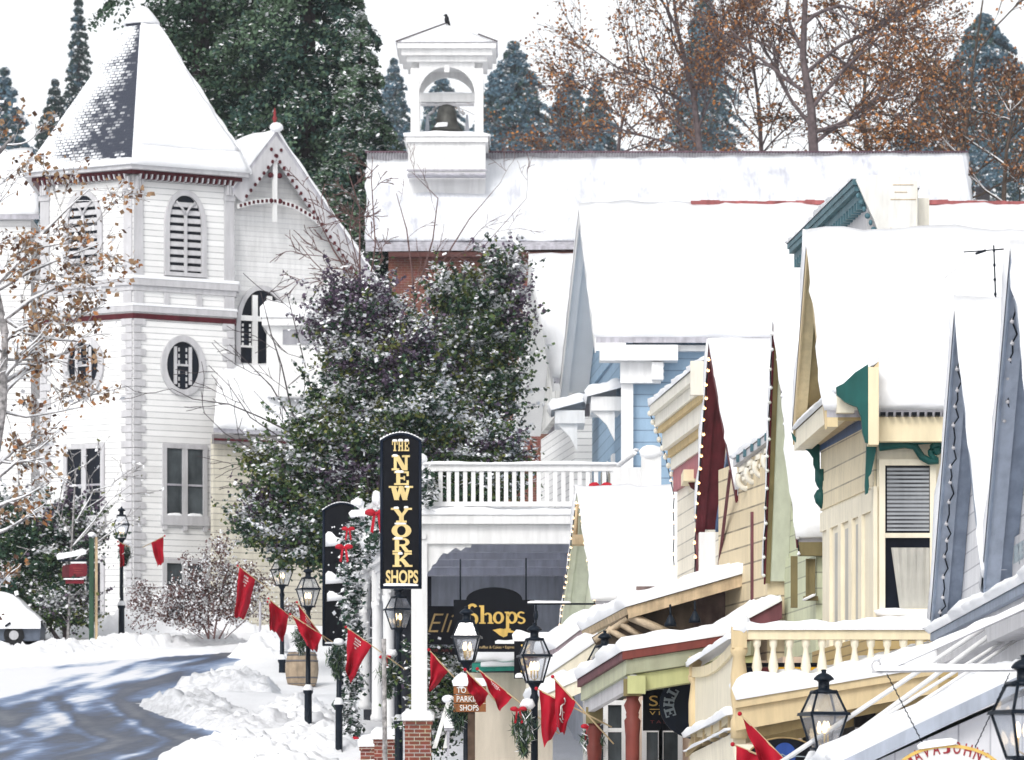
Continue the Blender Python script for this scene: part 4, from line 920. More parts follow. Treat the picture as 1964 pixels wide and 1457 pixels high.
mb.plan((px_(Yn), Yn + .16), (px_(yfar), yfar), .12, zr1, zr1 + .12, 0); mb.plan((px_(Yn), Yn + .16), (px_(yfar), yfar), .1, zr0 - .12, zr0 - .02, 0)
mb.box(px_(yfar) - .05, px_(yfar) + .25, yfar - .1, yfar + .2, zf1, zr1 + .4, 0)
rl = T.part('balcony_rail', mb, [WHITE])
mb = MB(); mb.snow((px_(Yn) - .05, Yn - .08, zr1 + .14), (xe - .3, Yn - .08, zr1 + .14), (xe - .3, Yn + .18, zr1 + .14), (px_(Yn) - .05, Yn + .18, zr1 + .14), .07, 40, 3, 133, jit=.015); mb.ball((px_(Yn) + .08, Yn, zr1 + .25), .18, .15, .14); mb.ball((px_(yfar) + .1, yfar, zr1 + .45), .17, .17, .14, 18, 0, .3); T.part('snow', mb, [SNOW], rl)
nb = 23
for i in range(nb):
    x = lerp(px_(Yn) + .36, xe - .45, i / (nb - 1)); mb = MB(); mb.box(x - .045, x + .045, Yn + .01, Yn + .08, zr0 - .03, zr1 + .01); T.part('baluster', mb, [WHITE])
for i in range(34):
    t = (i + .5) / 34; y = lerp(Yn + .3, yfar, t); mb = MB(); mb.box(px_(y) + .02, px_(y) + .08, y - .04, y + .04, zr0 - .03, zr1 + .01); T.part('baluster', mb, [WHITE])
# far side of the balcony: rail running back, with snowy end post
mb = MB(); A_, B_ = P(1172, 905, 107), P(1218, 868, 103.2)
mb.tube([A_, B_], .045, 6); q = P(1250, 925, 103); mb.box(X(1230, 103), X(1268, 103), 102.9, 103.2, Z(945, 103), Z(875, 103)); mb.box(X(1175, 104), X(1235, 103), 103.4, 103.5, Z(945, 103), Z(893, 103)); T.part('end_post', mb, [WHITE])
mb = MB(); mb.ball(P(1249, 868, 103), .24, .2, .16, 12, 0, .25, 4); mb.snow(A_ + Vector((0, 0, .04)), B_ + Vector((0, 0, .06)), B_ + Vector((.08, .1, .05)), A_ + Vector((.08, .1, .03)), .06, 10, 2, 134, jit=.01); T.part('snow', mb, [SNOW])
for y in (Yn, 113.3, 116.2, 119.6):
    mb = MB(); x = px_(y, .08); zb = Z(1385, Yn) - .1 if y == Yn else G(y) + .6
    if y == Yn: mb.box(x - .17, x + .17, y - .1, y + .2, zb, zf0)
    else: mb.lathe((x, y, zb), [(.16, 0), (.17, .1), (.135, .18), (.125, zf0 - zb - .9), (.15, zf0 - zb - .8), (.15, zf0 - zb - .7)], 16); mb.box(x - .13, x + .13, y - .13, y + .13, zf0 - .7, zf0 + .02)
    cn = T.part('column', mb, [WHITE])
mb = MB()   # fretted spandrels: along the front near the first column and between the side columns
sp_ = [(812, 1043), (905, 1043), (903, 1050), (893, 1049), (884, 1056), (874, 1050), (866, 1056), (858, 1062), (850, 1060), (842, 1070), (836, 1080), (830, 1083), (826, 1092), (820, 1098), (817, 1107), (812, 1104)]
mb.prism([P(u, v, Yn - .02) for u, v in sp_], (0, .06, 0))
for ya, yb_ in ((Yn + .3, 113.1), (113.5, 116.0), (116.4, 119.4), (119.8, 121.8)):
    for k in range(8):
        for s_, y0_ in ((1, ya), (-1, yb_)):
            h = .75 * (1 - k / 8) ** 1.5 + .06; yq = y0_ + s_ * k * .14
            mb.plan((px_(yq, .04), yq), (px_(yq + s_ * .15, .04), yq + s_ * .15), .05, zf0 - h, zf0 - .002)
T.part('fretwork', mb, [WHITE])
# brick piers under the columns
for i, (y, u, v, lb, wd_) in enumerate(((Yn, 802, 1382, 'tallest red brick pier, under the square white column', .28), (110.6, 741, 1418, 'middle red brick pier capped with snow behind the lamp post', .26), (113.0, 714, 1432, 'lowest red brick pier, half hidden behind the middle one', .26))):
    c = P(u, v, y); Tp = Thing('brick_pier', lb, 'pier', (c.x, y, G(y)), 'brick piers of the white porch')
    mb = MB(); mb.box(c.x - wd_, c.x + wd_, y - .3, y + .3, G(y) - .4, c.z - .09); mb.box(c.x - wd_ - .03, c.x + wd_ + .03, y - .33, y + .33, c.z - .088, c.z); Tp.part('pier', mb, [BRICK])
    mb = MB(); mb.snow((c.x - wd_ - .06, y - .36, c.z), (c.x + wd_ + .06, y - .36, c.z), (c.x + wd_ + .06, y + .36, c.z), (c.x - wd_ - .06, y + .36, c.z), .26, 8, 8, 140 + i, jit=.02); Tp.part('snow', mb, [SNOW])
# building wall behind the porch, canvas wall, awning, hedge
mb = MB(); mb.plan((2.3, 105.5), (1.2, 122.5), 7, G(106) - .5, 7.0, 0); mb.box(-1.98, 1.6, 121.8, 122.4, 4.9, 7.3, 0); mb.box(px_(yfar) + .25, -1.985, 121.85, 122.3, 4.9, 7.3, 1); mb.box(px_(yfar) + .25, 1.6, 121.9, 122.3, G(122) - .5, 4.898, 1); NY.part('wall', mb, [mat('shaded_blue_grey_boards', (.52, .55, .62), .7, .15, 2), mat('porch_shade_wall', (.05, .055, .07), .6, .4, 2)])  # near-black end wall paints the shade behind the columns
T = Thing('canvas_booth', 'tan canvas-sided booth with a snowy green awning under the white porch', 'booth', (X(970, 106), 106, G(106)))
mb = MB(); xa, xb = X(893, 106.6), X(1060, 106.6); nn = 40
for i in range(nn):
    a_, b_ = lerp(xa, xb, i / nn), lerp(xa, xb, (i + 1) / nn); w_ = lambda x: 106.6 + .05 * math.sin(x * 3.1) + .03 * math.sin(x * 8)
    mb.hexa([(a_, w_(a_), G(106) - .3), (b_, w_(b_), G(106) - .3), (b_, 107.4, G(106) - .3), (a_, 107.4, G(106) - .3)], [(a_, w_(a_), Z(1290, 106.6)), (b_, w_(b_), Z(1290, 106.6)), (b_, 107.4, Z(1290, 106.6)), (a_, 107.4, Z(1290, 106.6))])
T.part('side_cloth', mb, [CANV])
mb = MB(); a_, b_ = P(905, 1288, 105.9), P(1065, 1284, 105.9); up_ = Vector((0, 1.0, .42)); mb.hexa([a_, b_, b_ + up_, a_ + up_], [a_ + Vector((0, 0, .06)), b_ + Vector((0, 0, .06)), b_ + up_ + Vector((0, 0, .06)), a_ + up_ + Vector((0, 0, .06))]); aw = T.part('awning', mb, [GAWN])
mb = MB(); a2, b2 = a_ + up_ * .35, b_ + up_ * .38; u2 = Vector((0, 0, .064)); mb.snow(a2 + u2, b2 + u2, b_ + up_ + u2, a_ + up_ + u2, .14, 16, 5, 141, jit=.1); mb.snow(a_ + u2 + Vector((.2, .1, .04)), a_ + u2 + Vector((.9, .1, .05)), a_ + u2 + Vector((.9, .3, .13)), a_ + u2 + Vector((.2, .3, .13)), .07, 6, 3, 142, jit=.05); T.part('snow', mb, [SNOW], aw)
# ================================================================ blue house and the white gable beyond it
T = Thing('blue_house', 'light blue clapboard house with white trim below a huge snow-covered roof', 'building', (2.5, 126, G(126)))
nB, aB, fB = P(1143, 657, 124), P(1113, 410, 130.2), P(1076, 748, 136.4)
gable(T, nB, aB, fB, 17, .75, .2, WHITEB, WHITEB, WHITE, METAL, .3, .14, .2, SID_B, 150, snu=40)
mb = MB(); mb.plan((2.85, 124.5), (2.2, 136), 15, G(126) - .5, 13.1, 0); T.part('wall', mb, [SID_B])
mb = MB(); mb.box(X(1192, 124), X(1215, 124), 124.3, 124.6, 4, Z(695, 124), 0); mb.box(X(1150, 124), X(1300, 124), 123.85, 124.5, Z(692, 124), Z(662, 124), 0)
mb.box(X(1190, 124), X(1268, 124), 124.15, 124.48, Z(733, 124), Z(692, 124) - .003, 0); mb.box(X(1250, 124), X(1272, 124), 123.95, 124.4, Z(728, 124), Z(694, 124), 0)
for k in range(3): mb.ball(P(1268, 700 + k * 12, 124.2), .08, .12, .09, 8)
mb.box(X(1300, 124), 14, 124.2, 124.5, Z(671, 124), Z(660, 124), 0)
mb.plan((2.82, 124.4), (2.8, 125.0), .1, 4, 12.5, 0); mb.plan((2.6, 127.8), (2.56, 128.5), .12, 6.5, 10.5, 0); mb.plan((2.5, 130.2), (2.46, 130.9), .12, 6.5, 10.5, 0)
T.part('white_trim', mb, [WHITE])
mb = MB(); zz = aB.z + .42
for i in range(60):
    x = aB.x + 2.9 + i * .25; h_ = .10 + .05 * nz(i * .37, 5)
    if nz(i * .21, 9) > -.28 or i > 30: mb.box(x, x + .252, aB.y - .22, aB.y - .1, zz - .2, zz - .2 + h_)
T.part('ridge_cap', mb, [REDROOF])
for i, y in enumerate((127.0, 129.6)):
    mb = MB(); x = 2.7 - .057 * (y - 124.5); mb.plan((x - .02, y), (x - .08, y + .7), .1, 7.2, 10.2, 0); wq = T.part('window', mb, [GLASS2])
for i, (u, v, Y_) in enumerate(((1155, 775, 126.3), (1085, 800, 134))):
    q = P(u, v, Y_); mb = MB(); mb.box(q.x - .3, q.x + .5, Y_ - 1.0, Y_ + 1.0, q.z - .25, q.z + .1, 0); mb.prism([q + Vector((x, -.9, z)) for x, z in ((-.3, -.25), (.3, -.25), (.3, -1.0), (.1, -.6), (-.1, -.4))], (0, .2, 0)); hd = T.part('window_hood', mb, [WHITE])
    mb = MB(); mb.snow(q + Vector((-.4, -1.1, .1)), q + Vector((.55, -1.1, .35)), q + Vector((.55, 1.1, .35)), q + Vector((-.4, 1.1, .1)), .3, 8, 10, 155 + i); T.part('snow', mb, [SNOW], hd)
T = Thing('white_gable_house', 'narrow white gabled house beyond the blue house', 'building', (1, 142, G(142)))
gable(T, P(1062, 735, 138.2), P(1019, 508, 141.8), P(988, 832, 146.2), 8, .75, .2, WHITEB, WHITEB, WHITE, METAL, .3, .14, .2, WHITE2, 160)
mb = MB(); mb.plan((1.75, 138.4), (.85, 146), 8, G(140) - .5, 12.4, 0); T.part('wall', mb, [SID_W])
# ================================================================ brick building with bell cupola
T = Thing('brick_hall', 'old red brick hall with a long snowy metal roof behind the shops', 'building', (0, 172, G(172)))
e0, e1 = P(701, 482, 171), P(1872, 470, 171); r0, r1 = P(706, 300, 178), P(1852, 300, 178)
up = Vector((0, 0, .12))
mb = MB(); mb.hexa([e0, e1, r1, r0], [q + up for q in (e0, e1, r1, r0)]); b0_, b1_ = r0 + Vector((0, 7, -4)), r1 + Vector((.3, 7, -4)); mb.hexa([r0, r1, b1_, b0_], [q + up for q in (r0, r1, b1_, b0_)])
for i in range(210):
    t = i / 209; p = r0.lerp(r1, t) + Vector((0, -.06, .12)); d_ = (e0.lerp(e1, t) - r0.lerp(r1, t)) * .22; mb.tube([p, p + d_], .034, 4)
rf = T.part('roof', mb, [METAL])
mb = MB(); mb.tube([r0 + Vector((-.1, 0, .16)), r1 + Vector((.1, 0, .16))], .045, 6); T.part('ridge_roll', mb, [mat('rusty_ridge_metal', (.17, .10, .13), .6, .3)], rf)
mb = MB(); q0_, q1_ = r0.lerp(e0, .10), r1.lerp(e1, .03); u2 = up * 1.05
mb.snow(e0 + u2 + (r0 - e0) * .07, e1 + u2, q1_ + u2, q0_ + u2, .14, 90, 20, 171, jit=.10, freq=.8); T.part('snow', mb, [THIN], rf)
mb = MB(); mb.box(X(745, 171.5), e1.x - .3, 171.5, 184, G(172) - 1, e0.z + .3); T.part('wall', mb, [BRICKF])
mb = MB(); mb.box(X(745, 171), e1.x - .3, 171.0, 171.45, Z(492, 171), Z(483, 171)); T.part('eave_board', mb, [mat('dark_rust_eave', (.11, .045, .04), .7)])
Yc = 176.0
C = lambda u, v, Y=Yc: P(u, v, Y)
T = Thing('bell_cupola', 'white square bell cupola with an open arch and snowy pyramid roof', 'cupola', (X(857, Yc), Yc, Z(335, Yc)))
cx = X(858, Yc); hw = 1.28
mb = MB(); zb0, zb1, zb2 = Z(345, Yc), Z(276, Yc), Z(262, Yc)
mb.box(cx - 1.36, cx + 1.36, Yc - 1.36, Yc + 1.36, zb0 - .9, zb1 - .14); mb.box(cx - 1.46, cx + 1.46, Yc - 1.46, Yc + 1.46, zb1 - .138, zb1 + .06); T.part('base', mb, [WHITE]); mb = MB(); mb.box(cx - 1.42, cx + 1.42, Yc - 1.42, Yc - 1.362, Z(338, Yc), Z(335, Yc)); mb.box(cx - 1.38, cx + 1.38, Yc - 2.3, Yc - 1.43, Z(352, Yc), Z(349, Yc)); T.part('flashing', mb, [METAL])
mb = MB(); mb.snow((cx - 1.5, Yc - 1.5, zb1 + .06), (cx + 1.5, Yc - 1.5, zb1 + .06), (cx + 1.5, Yc + 1.5, zb1 + .06), (cx - 1.5, Yc + 1.5, zb1 + .06), .2, 14, 14, 172, jit=.05); T.part('snow', mb, [SNOW])
zt = Z(130, Yc); zs = Z(190, Yc) ; aw_ = .98
for sx in (-1, 1):
    for sy in (-1, 1):
        mb = MB(); xa, xb = sorted((cx + sx * 1.28, cx + sx * aw_)); ya, yb_ = sorted((Yc + sy * 1.28, Yc + sy * aw_)); mb.box(xa, xb, ya, yb_, zb1 + .06, zs + .9); T.part('post', mb, [WHITE])
mb = MB()
def archplate(ax, s):
    n = 14; pts_ = [(-aw_, 0)] + [(-aw_ * math.cos(math.pi * i / n), .95 * math.sin(math.pi * i / n)) for i in range(1, n)] + [(aw_, 0)]
    H = zt - zs
    for (a_, za), (b_, zb_) in zip(pts_, pts_[1:]):
        f = (lambda t, z, o: (cx + t, Yc + s * (1.26 - o), zs + z)) if ax == 'y' else (lambda t, z, o: (cx + s * (1.26 - o), Yc + t, zs + z))
        mb.hexa([f(a_, za, 0), f(b_, zb_, 0), f(b_, zb_, .22), f(a_, za, .22)], [f(a_, H, 0), f(b_, H, 0), f(b_, H, .22), f(a_, H, .22)])
for ax in 'xy':
    for s_ in (-1, 1): archplate(ax, s_)
mb.box(cx - .09, cx + .09, Yc - 1.33, Yc - 1.262, zt - .36, zt - .1); T.part('arch', mb, [WHITE])
mb = MB(); mb.box(cx - 1.42, cx + 1.42, Yc - 1.42, Yc + 1.42, zt, zt + .2); mb.box(cx - 1.6, cx + 1.6, Yc - 1.6, Yc + 1.6, zt + .202, zt + .42); mb.box(cx - 1.74, cx + 1.74, Yc - 1.74, Yc + 1.74, zt + .422, zt + .62); T.part('cornice', mb, [WHITE])
mb = MB(); zp = zt + .625; ap = Z(44, Yc); pts_ = [(cx - 1.78, Yc - 1.78), (cx + 1.78, Yc - 1.78), (cx + 1.78, Yc + 1.78), (cx - 1.78, Yc + 1.78)]
mb.add([(x, y, zp) for x, y in pts_] + [(cx, Yc, ap - .12)], [(3, 2, 1, 0), (0, 1, 4), (1, 2, 4), (2, 3, 4), (3, 0, 4)]); rf = T.part('roof', mb, [METAL])
mb = MB()
for i in (0, 1): mb.tube([Vector(pts_[i] + (zp + .03,)), Vector((cx, Yc, ap + .02)).lerp(Vector(pts_[i] + (zp + .03,)), .0 if i == 0 else .62)], .028, 5)
T.part('hip_flashing', mb, [mat('dark_hip_metal', (.12, .10, .11), .6)], rf)
mb = MB()
tp = Vector((cx, Yc, ap - .12))
for i in range(4):
    a_, b_ = Vector(pts_[i] + (zp,)), Vector(pts_[(i + 1) % 4] + (zp,)); s0 = .04
    mb.snow(a_.lerp(b_, .05) + Vector((0, 0, .01)), a_.lerp(b_, .95) + Vector((0, 0, .01)), tp + (b_ - a_) * .012, tp - (b_ - a_) * .012, .09, 10, 10, 175 + i, jit=.02)
T.part('snow', mb, [SNOW], rf)
mb = MB(); mb.box(cx - .98, cx + .98, Yc - .12, Yc + .12, Z(196, Yc), Z(180, Yc)); mb.box(cx - .95, cx + .95, Yc - .06, Yc + .06, Z(203, Yc), Z(198, Yc), 1); T.part('beam', mb, [WHITE, GREYT])
mb = MB(); mb.snow((cx - .95, Yc - .14, Z(180, Yc)), (cx + .95, Yc - .14, Z(180, Yc)), (cx + .95, Yc + .14, Z(180, Yc)), (cx - .95, Yc + .14, Z(180, Yc)), .06, 12, 3, 179); T.part('snow', mb, [SNOW])
for s_ in (-1, 1):
    mb = MB(); mb.prism([(cx + s_ * .82, Yc - .3, zb1), (cx + s_ * .62, Yc - .3, zb1), (cx + s_ * .66, Yc - .3, Z(222, Yc)), (cx + s_ * .74, Yc - .3, Z(222, Yc))], (0, .6, 0)); T.part('bell_stand', mb, [mat('grey_iron', (.3, .32, .36), .6)])
T = Thing('bell', 'old bronze bell hanging in the arch of the white cupola', 'bell', (cx, Yc, Z(254, Yc)))
mb = MB(); zb = Z(252, Yc); mb.lathe((cx - .02, Yc, zb), [(.50, -.02), (.58, .0), (.56, .06), (.42, .22), (.36, .45), (.33, .72), (.27, .88), (.12, .95), (.02, .97)], 24); T.part('bell_body', mb, [BRONZE])
mb = MB(); pts_ = [(cx - .02 + .45 * math.cos(R(t)), Yc, zb + .72 + .32 * math.sin(R(t))) for t in range(0, 181, 15)]; mb.tube([(cx - .66, Yc, zb + .62)] + pts_[::-1] + [(cx + .62, Yc, zb + .62)], .06, 6); T.part('yoke', mb, [GREYT])
mb = MB(); mb.tube([(cx - .02, Yc, zb + .4), (cx - .02, Yc, zb - .1)], .03, 6); mb.ball((cx - .02, Yc, zb - .1), .09); T.part('clapper', mb, [IRON])
mb = MB(); mb.snow((cx - .42, Yc - .52, zb + .08), (cx, Yc - .56, zb + .10), (cx, Yc - .36, zb + .26), (cx - .36, Yc - .34, zb + .24), .06, 8, 4, 180); T.part('snow', mb, [SNOW])
T = Thing('bird', 'small black bird perched on the point of the cupola roof', 'bird', (cx, Yc, ap - .1))
mb = MB(); mb.ball((cx - .02, Yc, ap + .12), .085, .13, .15, 12); mb.ball((cx - .05, Yc - .06, ap + .26), .06, .07, .06, 10); mb.tube([(cx - .09, Yc - .1, ap + .26), (cx - .15, Yc - .13, ap + .25)], [.022, .004], 6); mb.tube([(cx + .02, Yc + .06, ap + .08), (cx + .09, Yc + .12, ap - .1)], [.06, .03], 6); mb.tube([(cx - .02, Yc, ap + .02), (cx - .02, Yc, ap - .1)], .016, 5); T.part('body', mb, [FEATHER])
# ================================================================ church with six-sided tower
Yt = 155.0; ah = 3.54; CX = X(255, Yt); CY = Yt + ah; sT = F / Yt
T = Thing('church', 'white clapboard church with a six-sided tower and a steep pointed snowy roof', 'church', (CX, CY, G(CY)))
CH = T
def hexv(k, r): return Vector((CX + r * math.sin(R(60 * k)), CY - r * math.cos(R(60 * k)), 0))
def hexring(mb, r0, r1, z0, z1, m=0, r2=None):
    for k in range(6):
        a, b = hexv(k, r0), hexv(k + 1, r0); c, d = hexv(k + 1, r1), hexv(k, r1)
        e, f = (a, b) if r2 is None else (hexv(k, r2), hexv(k + 1, r2))
        v = lambda q, z: Vector((q.x, q.y, z))
        mb.hexa([v(a, z0), v(b, z0), v(c, z0), v(d, z0)], [v(e, z1), v(f, z1), v(c, z1), v(d, z1)], m)
zc = lambda v, Y=Yt: Z(v, Y)
mb = MB(); ring = [hexv(k, ah) for k in range(6)]
mb.prism([Vector((q.x, q.y, G(CY) - 1)) for q in ring], (0, 0, zc(330) - G(CY) + 1)); T.part('tower_wall', mb, [SID_W])
mb = MB(); hexring(mb, ah + .06, ah - .1, zc(610), zc(600), 0); T.part('red_band', mb, [CHRED])
mb = MB(); hexring(mb, ah + .10, ah - .1, zc(597), zc(585), 0); hexring(mb, ah + .16, ah - .1, zc(546), zc(533), 0); hexring(mb, ah + .08, ah - .1, zc(556), zc(546) - .003, 0); T.part('string_course', mb, [GREYT])
mb = MB(); hexring(mb, ah + .18, ah - .1, zc(533) , zc(530) + .05, 0); hexring(mb, ah + .12, ah - .1, zc(585), zc(584) + .05, 0); T.part('snow', mb, [SNOW])
mb = MB(); hexring(mb, ah + .30, ah - .1, zc(334), zc(327), 0); hexring(mb, ah + .55, ah - .1, zc(327) + .003, zc(319), 1); T.part('cornice', mb, [CHRED, GREYT])
FACE = []
for s_ in (1, -1):
    a, b = hexv(0, ah), hexv(s_, ah); e = (b - a).normalized(); n = Vector((.5 * s_, -.866, 0)); FACE.append((a, e, n))
def fpt(k, s, z, o=0.0):
    a, e, n = FACE[k]; q = a + e * s + n * o; return Vector((q.x, q.y, z))
mb = MB()
for k in (0, 1):
    for i in range(34):
        s = .12 + i * (ah - .2) / 34; mb.hexa([fpt(k, s, zc(343), .02), fpt(k, s + .05, zc(343), .02), fpt(k, s + .05, zc(343), .24), fpt(k, s, zc(343), .24)], [fpt(k, s, zc(334), .02), fpt(k, s + .05, zc(334), .02), fpt(k, s + .05, zc(334), .3), fpt(k, s, zc(334), .3)], i % 2)
T.part('dentil_row', mb, [GREYT, CHRED])
def fbox(mb, k, s0, s1, z0, z1, o0, o1, m=0):
    mb.hexa([fpt(k, s0, z0, o0), fpt(k, s1, z0, o0), fpt(k, s1, z0, o1), fpt(k, s0, z0, o1)], [fpt(k, s0, z1, o0), fpt(k, s1, z1, o0), fpt(k, s1, z1, o1), fpt(k, s0, z1, o1)], m)
mb = MB()   # corner pilasters above the band, quoins below, panels between
for k in (0, 1):
    for s0, s1 in ((0.02, .34), (ah - .36, ah - .02)):
        fbox(mb, k, s0, s1, zc(530) + .02, zc(345), -.02, .05, 0); fbox(mb, k, s0 - .02, s1 + .02, zc(372), zc(362), -.02, .09, 0)
        for q in range(3): fbox(mb, k, s0 + .02 + q * .1, s0 + .09 + q * .1, zc(362), zc(338), .05, .2 - .03 * q, 0)
        fbox(mb, k, s0, s1, zc(584), zc(557), -.02, .06, 0)
        z = zc(1225); i = 0
        while z < zc(620):
            w_ = .42 if i % 2 else .26; h_ = .24
            a_, b_ = (0.015, w_) if s0 < 1 else (ah - w_, ah - .015)
            fbox(mb, k, a_, b_, z, z + h_ - .03, -.02, .05, 0); z += h_; i += 1
    for s0 in (1.06, 2.2): fbox(mb, k, s0, s0 + .17, zc(583), zc(557), -.02, .07, 0)
T.part('quoin_trim', mb, [GREYT])
def shape_pts(kind, hw, z0, z1, n=14):
    if kind == 'arch':
        zs_ = z1 - hw * 1.55; pts_ = [(-hw, z0), (-hw, zs_)]
        pts_ += [(-hw * math.cos(math.pi / 2 * i / n) ** .9 if i < n else 0, zs_ + (z1 - zs_) * math.sin(math.pi / 2 * i / n)) for i in range(1, n + 1)]
        return pts_ + [(-x, z) for x, z in pts_[-2::-1]]
    if kind == 'oval':
        cz, hh = (z0 + z1) / 2, (z1 - z0) / 2
        return [(hw * math.cos(2 * math.pi * i / 28 - math.pi / 2), cz + hh * math.sin(2 * math.pi * i / 28 - math.pi / 2)) for i in range(28)][::-1]
def outwin(k, sc_, kind, hw, z0, z1, fw, name, label=None):
    """Arched or oval opening: moulded frame and the dark behind it."""
    inn = shape_pts(kind, hw, z0, z1); out = shape_pts(kind, hw + fw, z0 - (fw if kind == 'oval' else fw * .3), z1 + fw)
    mb = MB(); n = len(inn); rng_ = range(n) if kind == 'oval' else range(n - 1)
    for i in rng_:
        j = (i + 1) % n
        q = [inn[i], inn[j], out[j], out[i]]
        mb.hexa([fpt(k, sc_ + x, z, -.02) for x, z in q], [fpt(k, sc_ + x, z, .09) for x, z in q])
    if kind == 'arch': fbox(mb, k, sc_ - hw - fw, sc_ + hw + fw, z0 - .12, z0, -.02, .14)
    w = T.part(name, mb, [GREYT])
    mb = MB(); mb.prism([fpt(k, sc_ + x, z, .004) for x, z in inn], -FACE[k][2] * .05); T.part('pane', mb, [GLASS], w)
    return w, inn
for k in (0, 1):
    scn = 1.80 if k == 0 else 1.86
    hw, z0, z1 = .56, zc(524, 156), zc(376, 156)
    w, inn = outwin(k, scn, 'arch', hw, z0, z1, .17, 'belfry_window')
    mb = MB()
    def half(z):
        zs_ = z1 - hw * 1.55
        if z < zs_: return hw
        t = min(1, (z - zs_) / (z1 - zs_)); return hw * max(.05, math.sqrt(max(0, 1 - t ** 2)) ** .9)
    for i in range(9):
        z = z0 + .06 + i * .25; h_ = half(z + .08) - .01
        if z + .2 > z1: break
        a, b = scn - h_, scn + h_
        mb.hexa([fpt(k, a, z, .06), fpt(k, b, z, .06), fpt(k, b, z + .13, .012), fpt(k, a, z + .13, .012)], [fpt(k, a, z + .03, .07), fpt(k, b, z + .03, .07), fpt(k, b, z + .16, .02), fpt(k, a, z + .16, .02)])
    T.part('louvre', mb, [GREYT], w)
    mb = MB(); fbox(mb, k, scn - .045, scn + .045, z0, z1 - .55, .03, .1)
    for s_ in (-1, 1): mb.tube([fpt(k, scn, z1 - .62, .08), fpt(k, scn + s_ * .12, z1 - .4, .08), fpt(k, scn + s_ * .33, z1 - .2, .08)], .04, 5)
    T.part('mullion', mb, [GREYT], w)
    # oval window
    scn = 1.72 if k == 0 else 1.86
    w, inn = outwin(k, scn, 'oval', .58, zc(748, 156), zc(656, 156), .2, 'oval_window')
    mb = MB()
    for s_ in (-.26, .26): fbox(mb, k, scn + s_ - .05, scn + s_ + .05, zc(738, 156), zc(666, 156), .01, .06)
    fbox(mb, k, scn - .2, scn + .2, zc(703, 156), zc(699, 156), .01, .05)
    for s_ in (-.13, .13):
        for v_ in (668, 680, 692, 712, 724, 736): fbox(mb, k, scn + s_ - .025, scn + s_ + .025, zc(v_ + 7, 156), zc(v_, 156), .01, .03)
    T.part('mullion', mb, [GREYT], w)
    # paired sash windows: two storeys
    for (v0, v1, cur) in ((861, 990, True), (1081, 1197, True)):
        s0 = 1.15 if k == 0 else 1.2; wd = 1.28; za, zb_ = zc(v1, 156), zc(v0, 156)
        mb = MB(); fw = .14
        fbox(mb, k, s0 - fw, s0, za - fw, zb_ + fw, -.02, .07); fbox(mb, k, s0 + wd, s0 + wd + fw, za - fw, zb_ + fw, -.02, .07); fbox(mb, k, s0, s0 + wd, zb_, zb_ + fw, -.02, .07)
        fbox(mb, k, s0 - fw - .05, s0 + wd + fw + .05, za - .3, za, -.02, .12); fbox(mb, k, s0 + wd / 2 - .09, s0 + wd / 2 + .09, za, zb_, -.02, .06)
        for q in (s0 - fw, s0 + wd / 2 - .07, s0 + wd): fbox(mb, k, q, q + .14, za - .46, za - .3, -.02, .1)
        zm = za + (zb_ - za) * .46
        fbox(mb, k, s0, s0 + wd / 2 - .09, zm - .03, zm + .03, -.01, .04, 1); fbox(mb, k, s0 + wd / 2 + .09, s0 + wd, zm - .03, zm + .03, -.01, .04, 1)
        w = T.part('sash_window', mb, [GREYT, METAL])
        mb = MB()
        for a in (s0, s0 + wd / 2 + .09):
            fbox(mb, k, a, a + wd / 2 - .09, za, zb_, -.02, .006)
        T.part('pane', mb, [GLASS2 if k == 0 else GLASS], w)
        if k == 0:
            mb = MB()
            for a in (s0 + .02, s0 + wd / 2 + .1):
                p = [fpt(0, a, za, 0.0), fpt(0, a + .5, za, 0), fpt(0, a + .5, za, .1), fpt(0, a, za, .1)]; mb.snow(p[3], p[2], p[1], p[0], .1, 6, 3, 190, jit=.01)
            T.part('snow', mb, [SNOW], w)
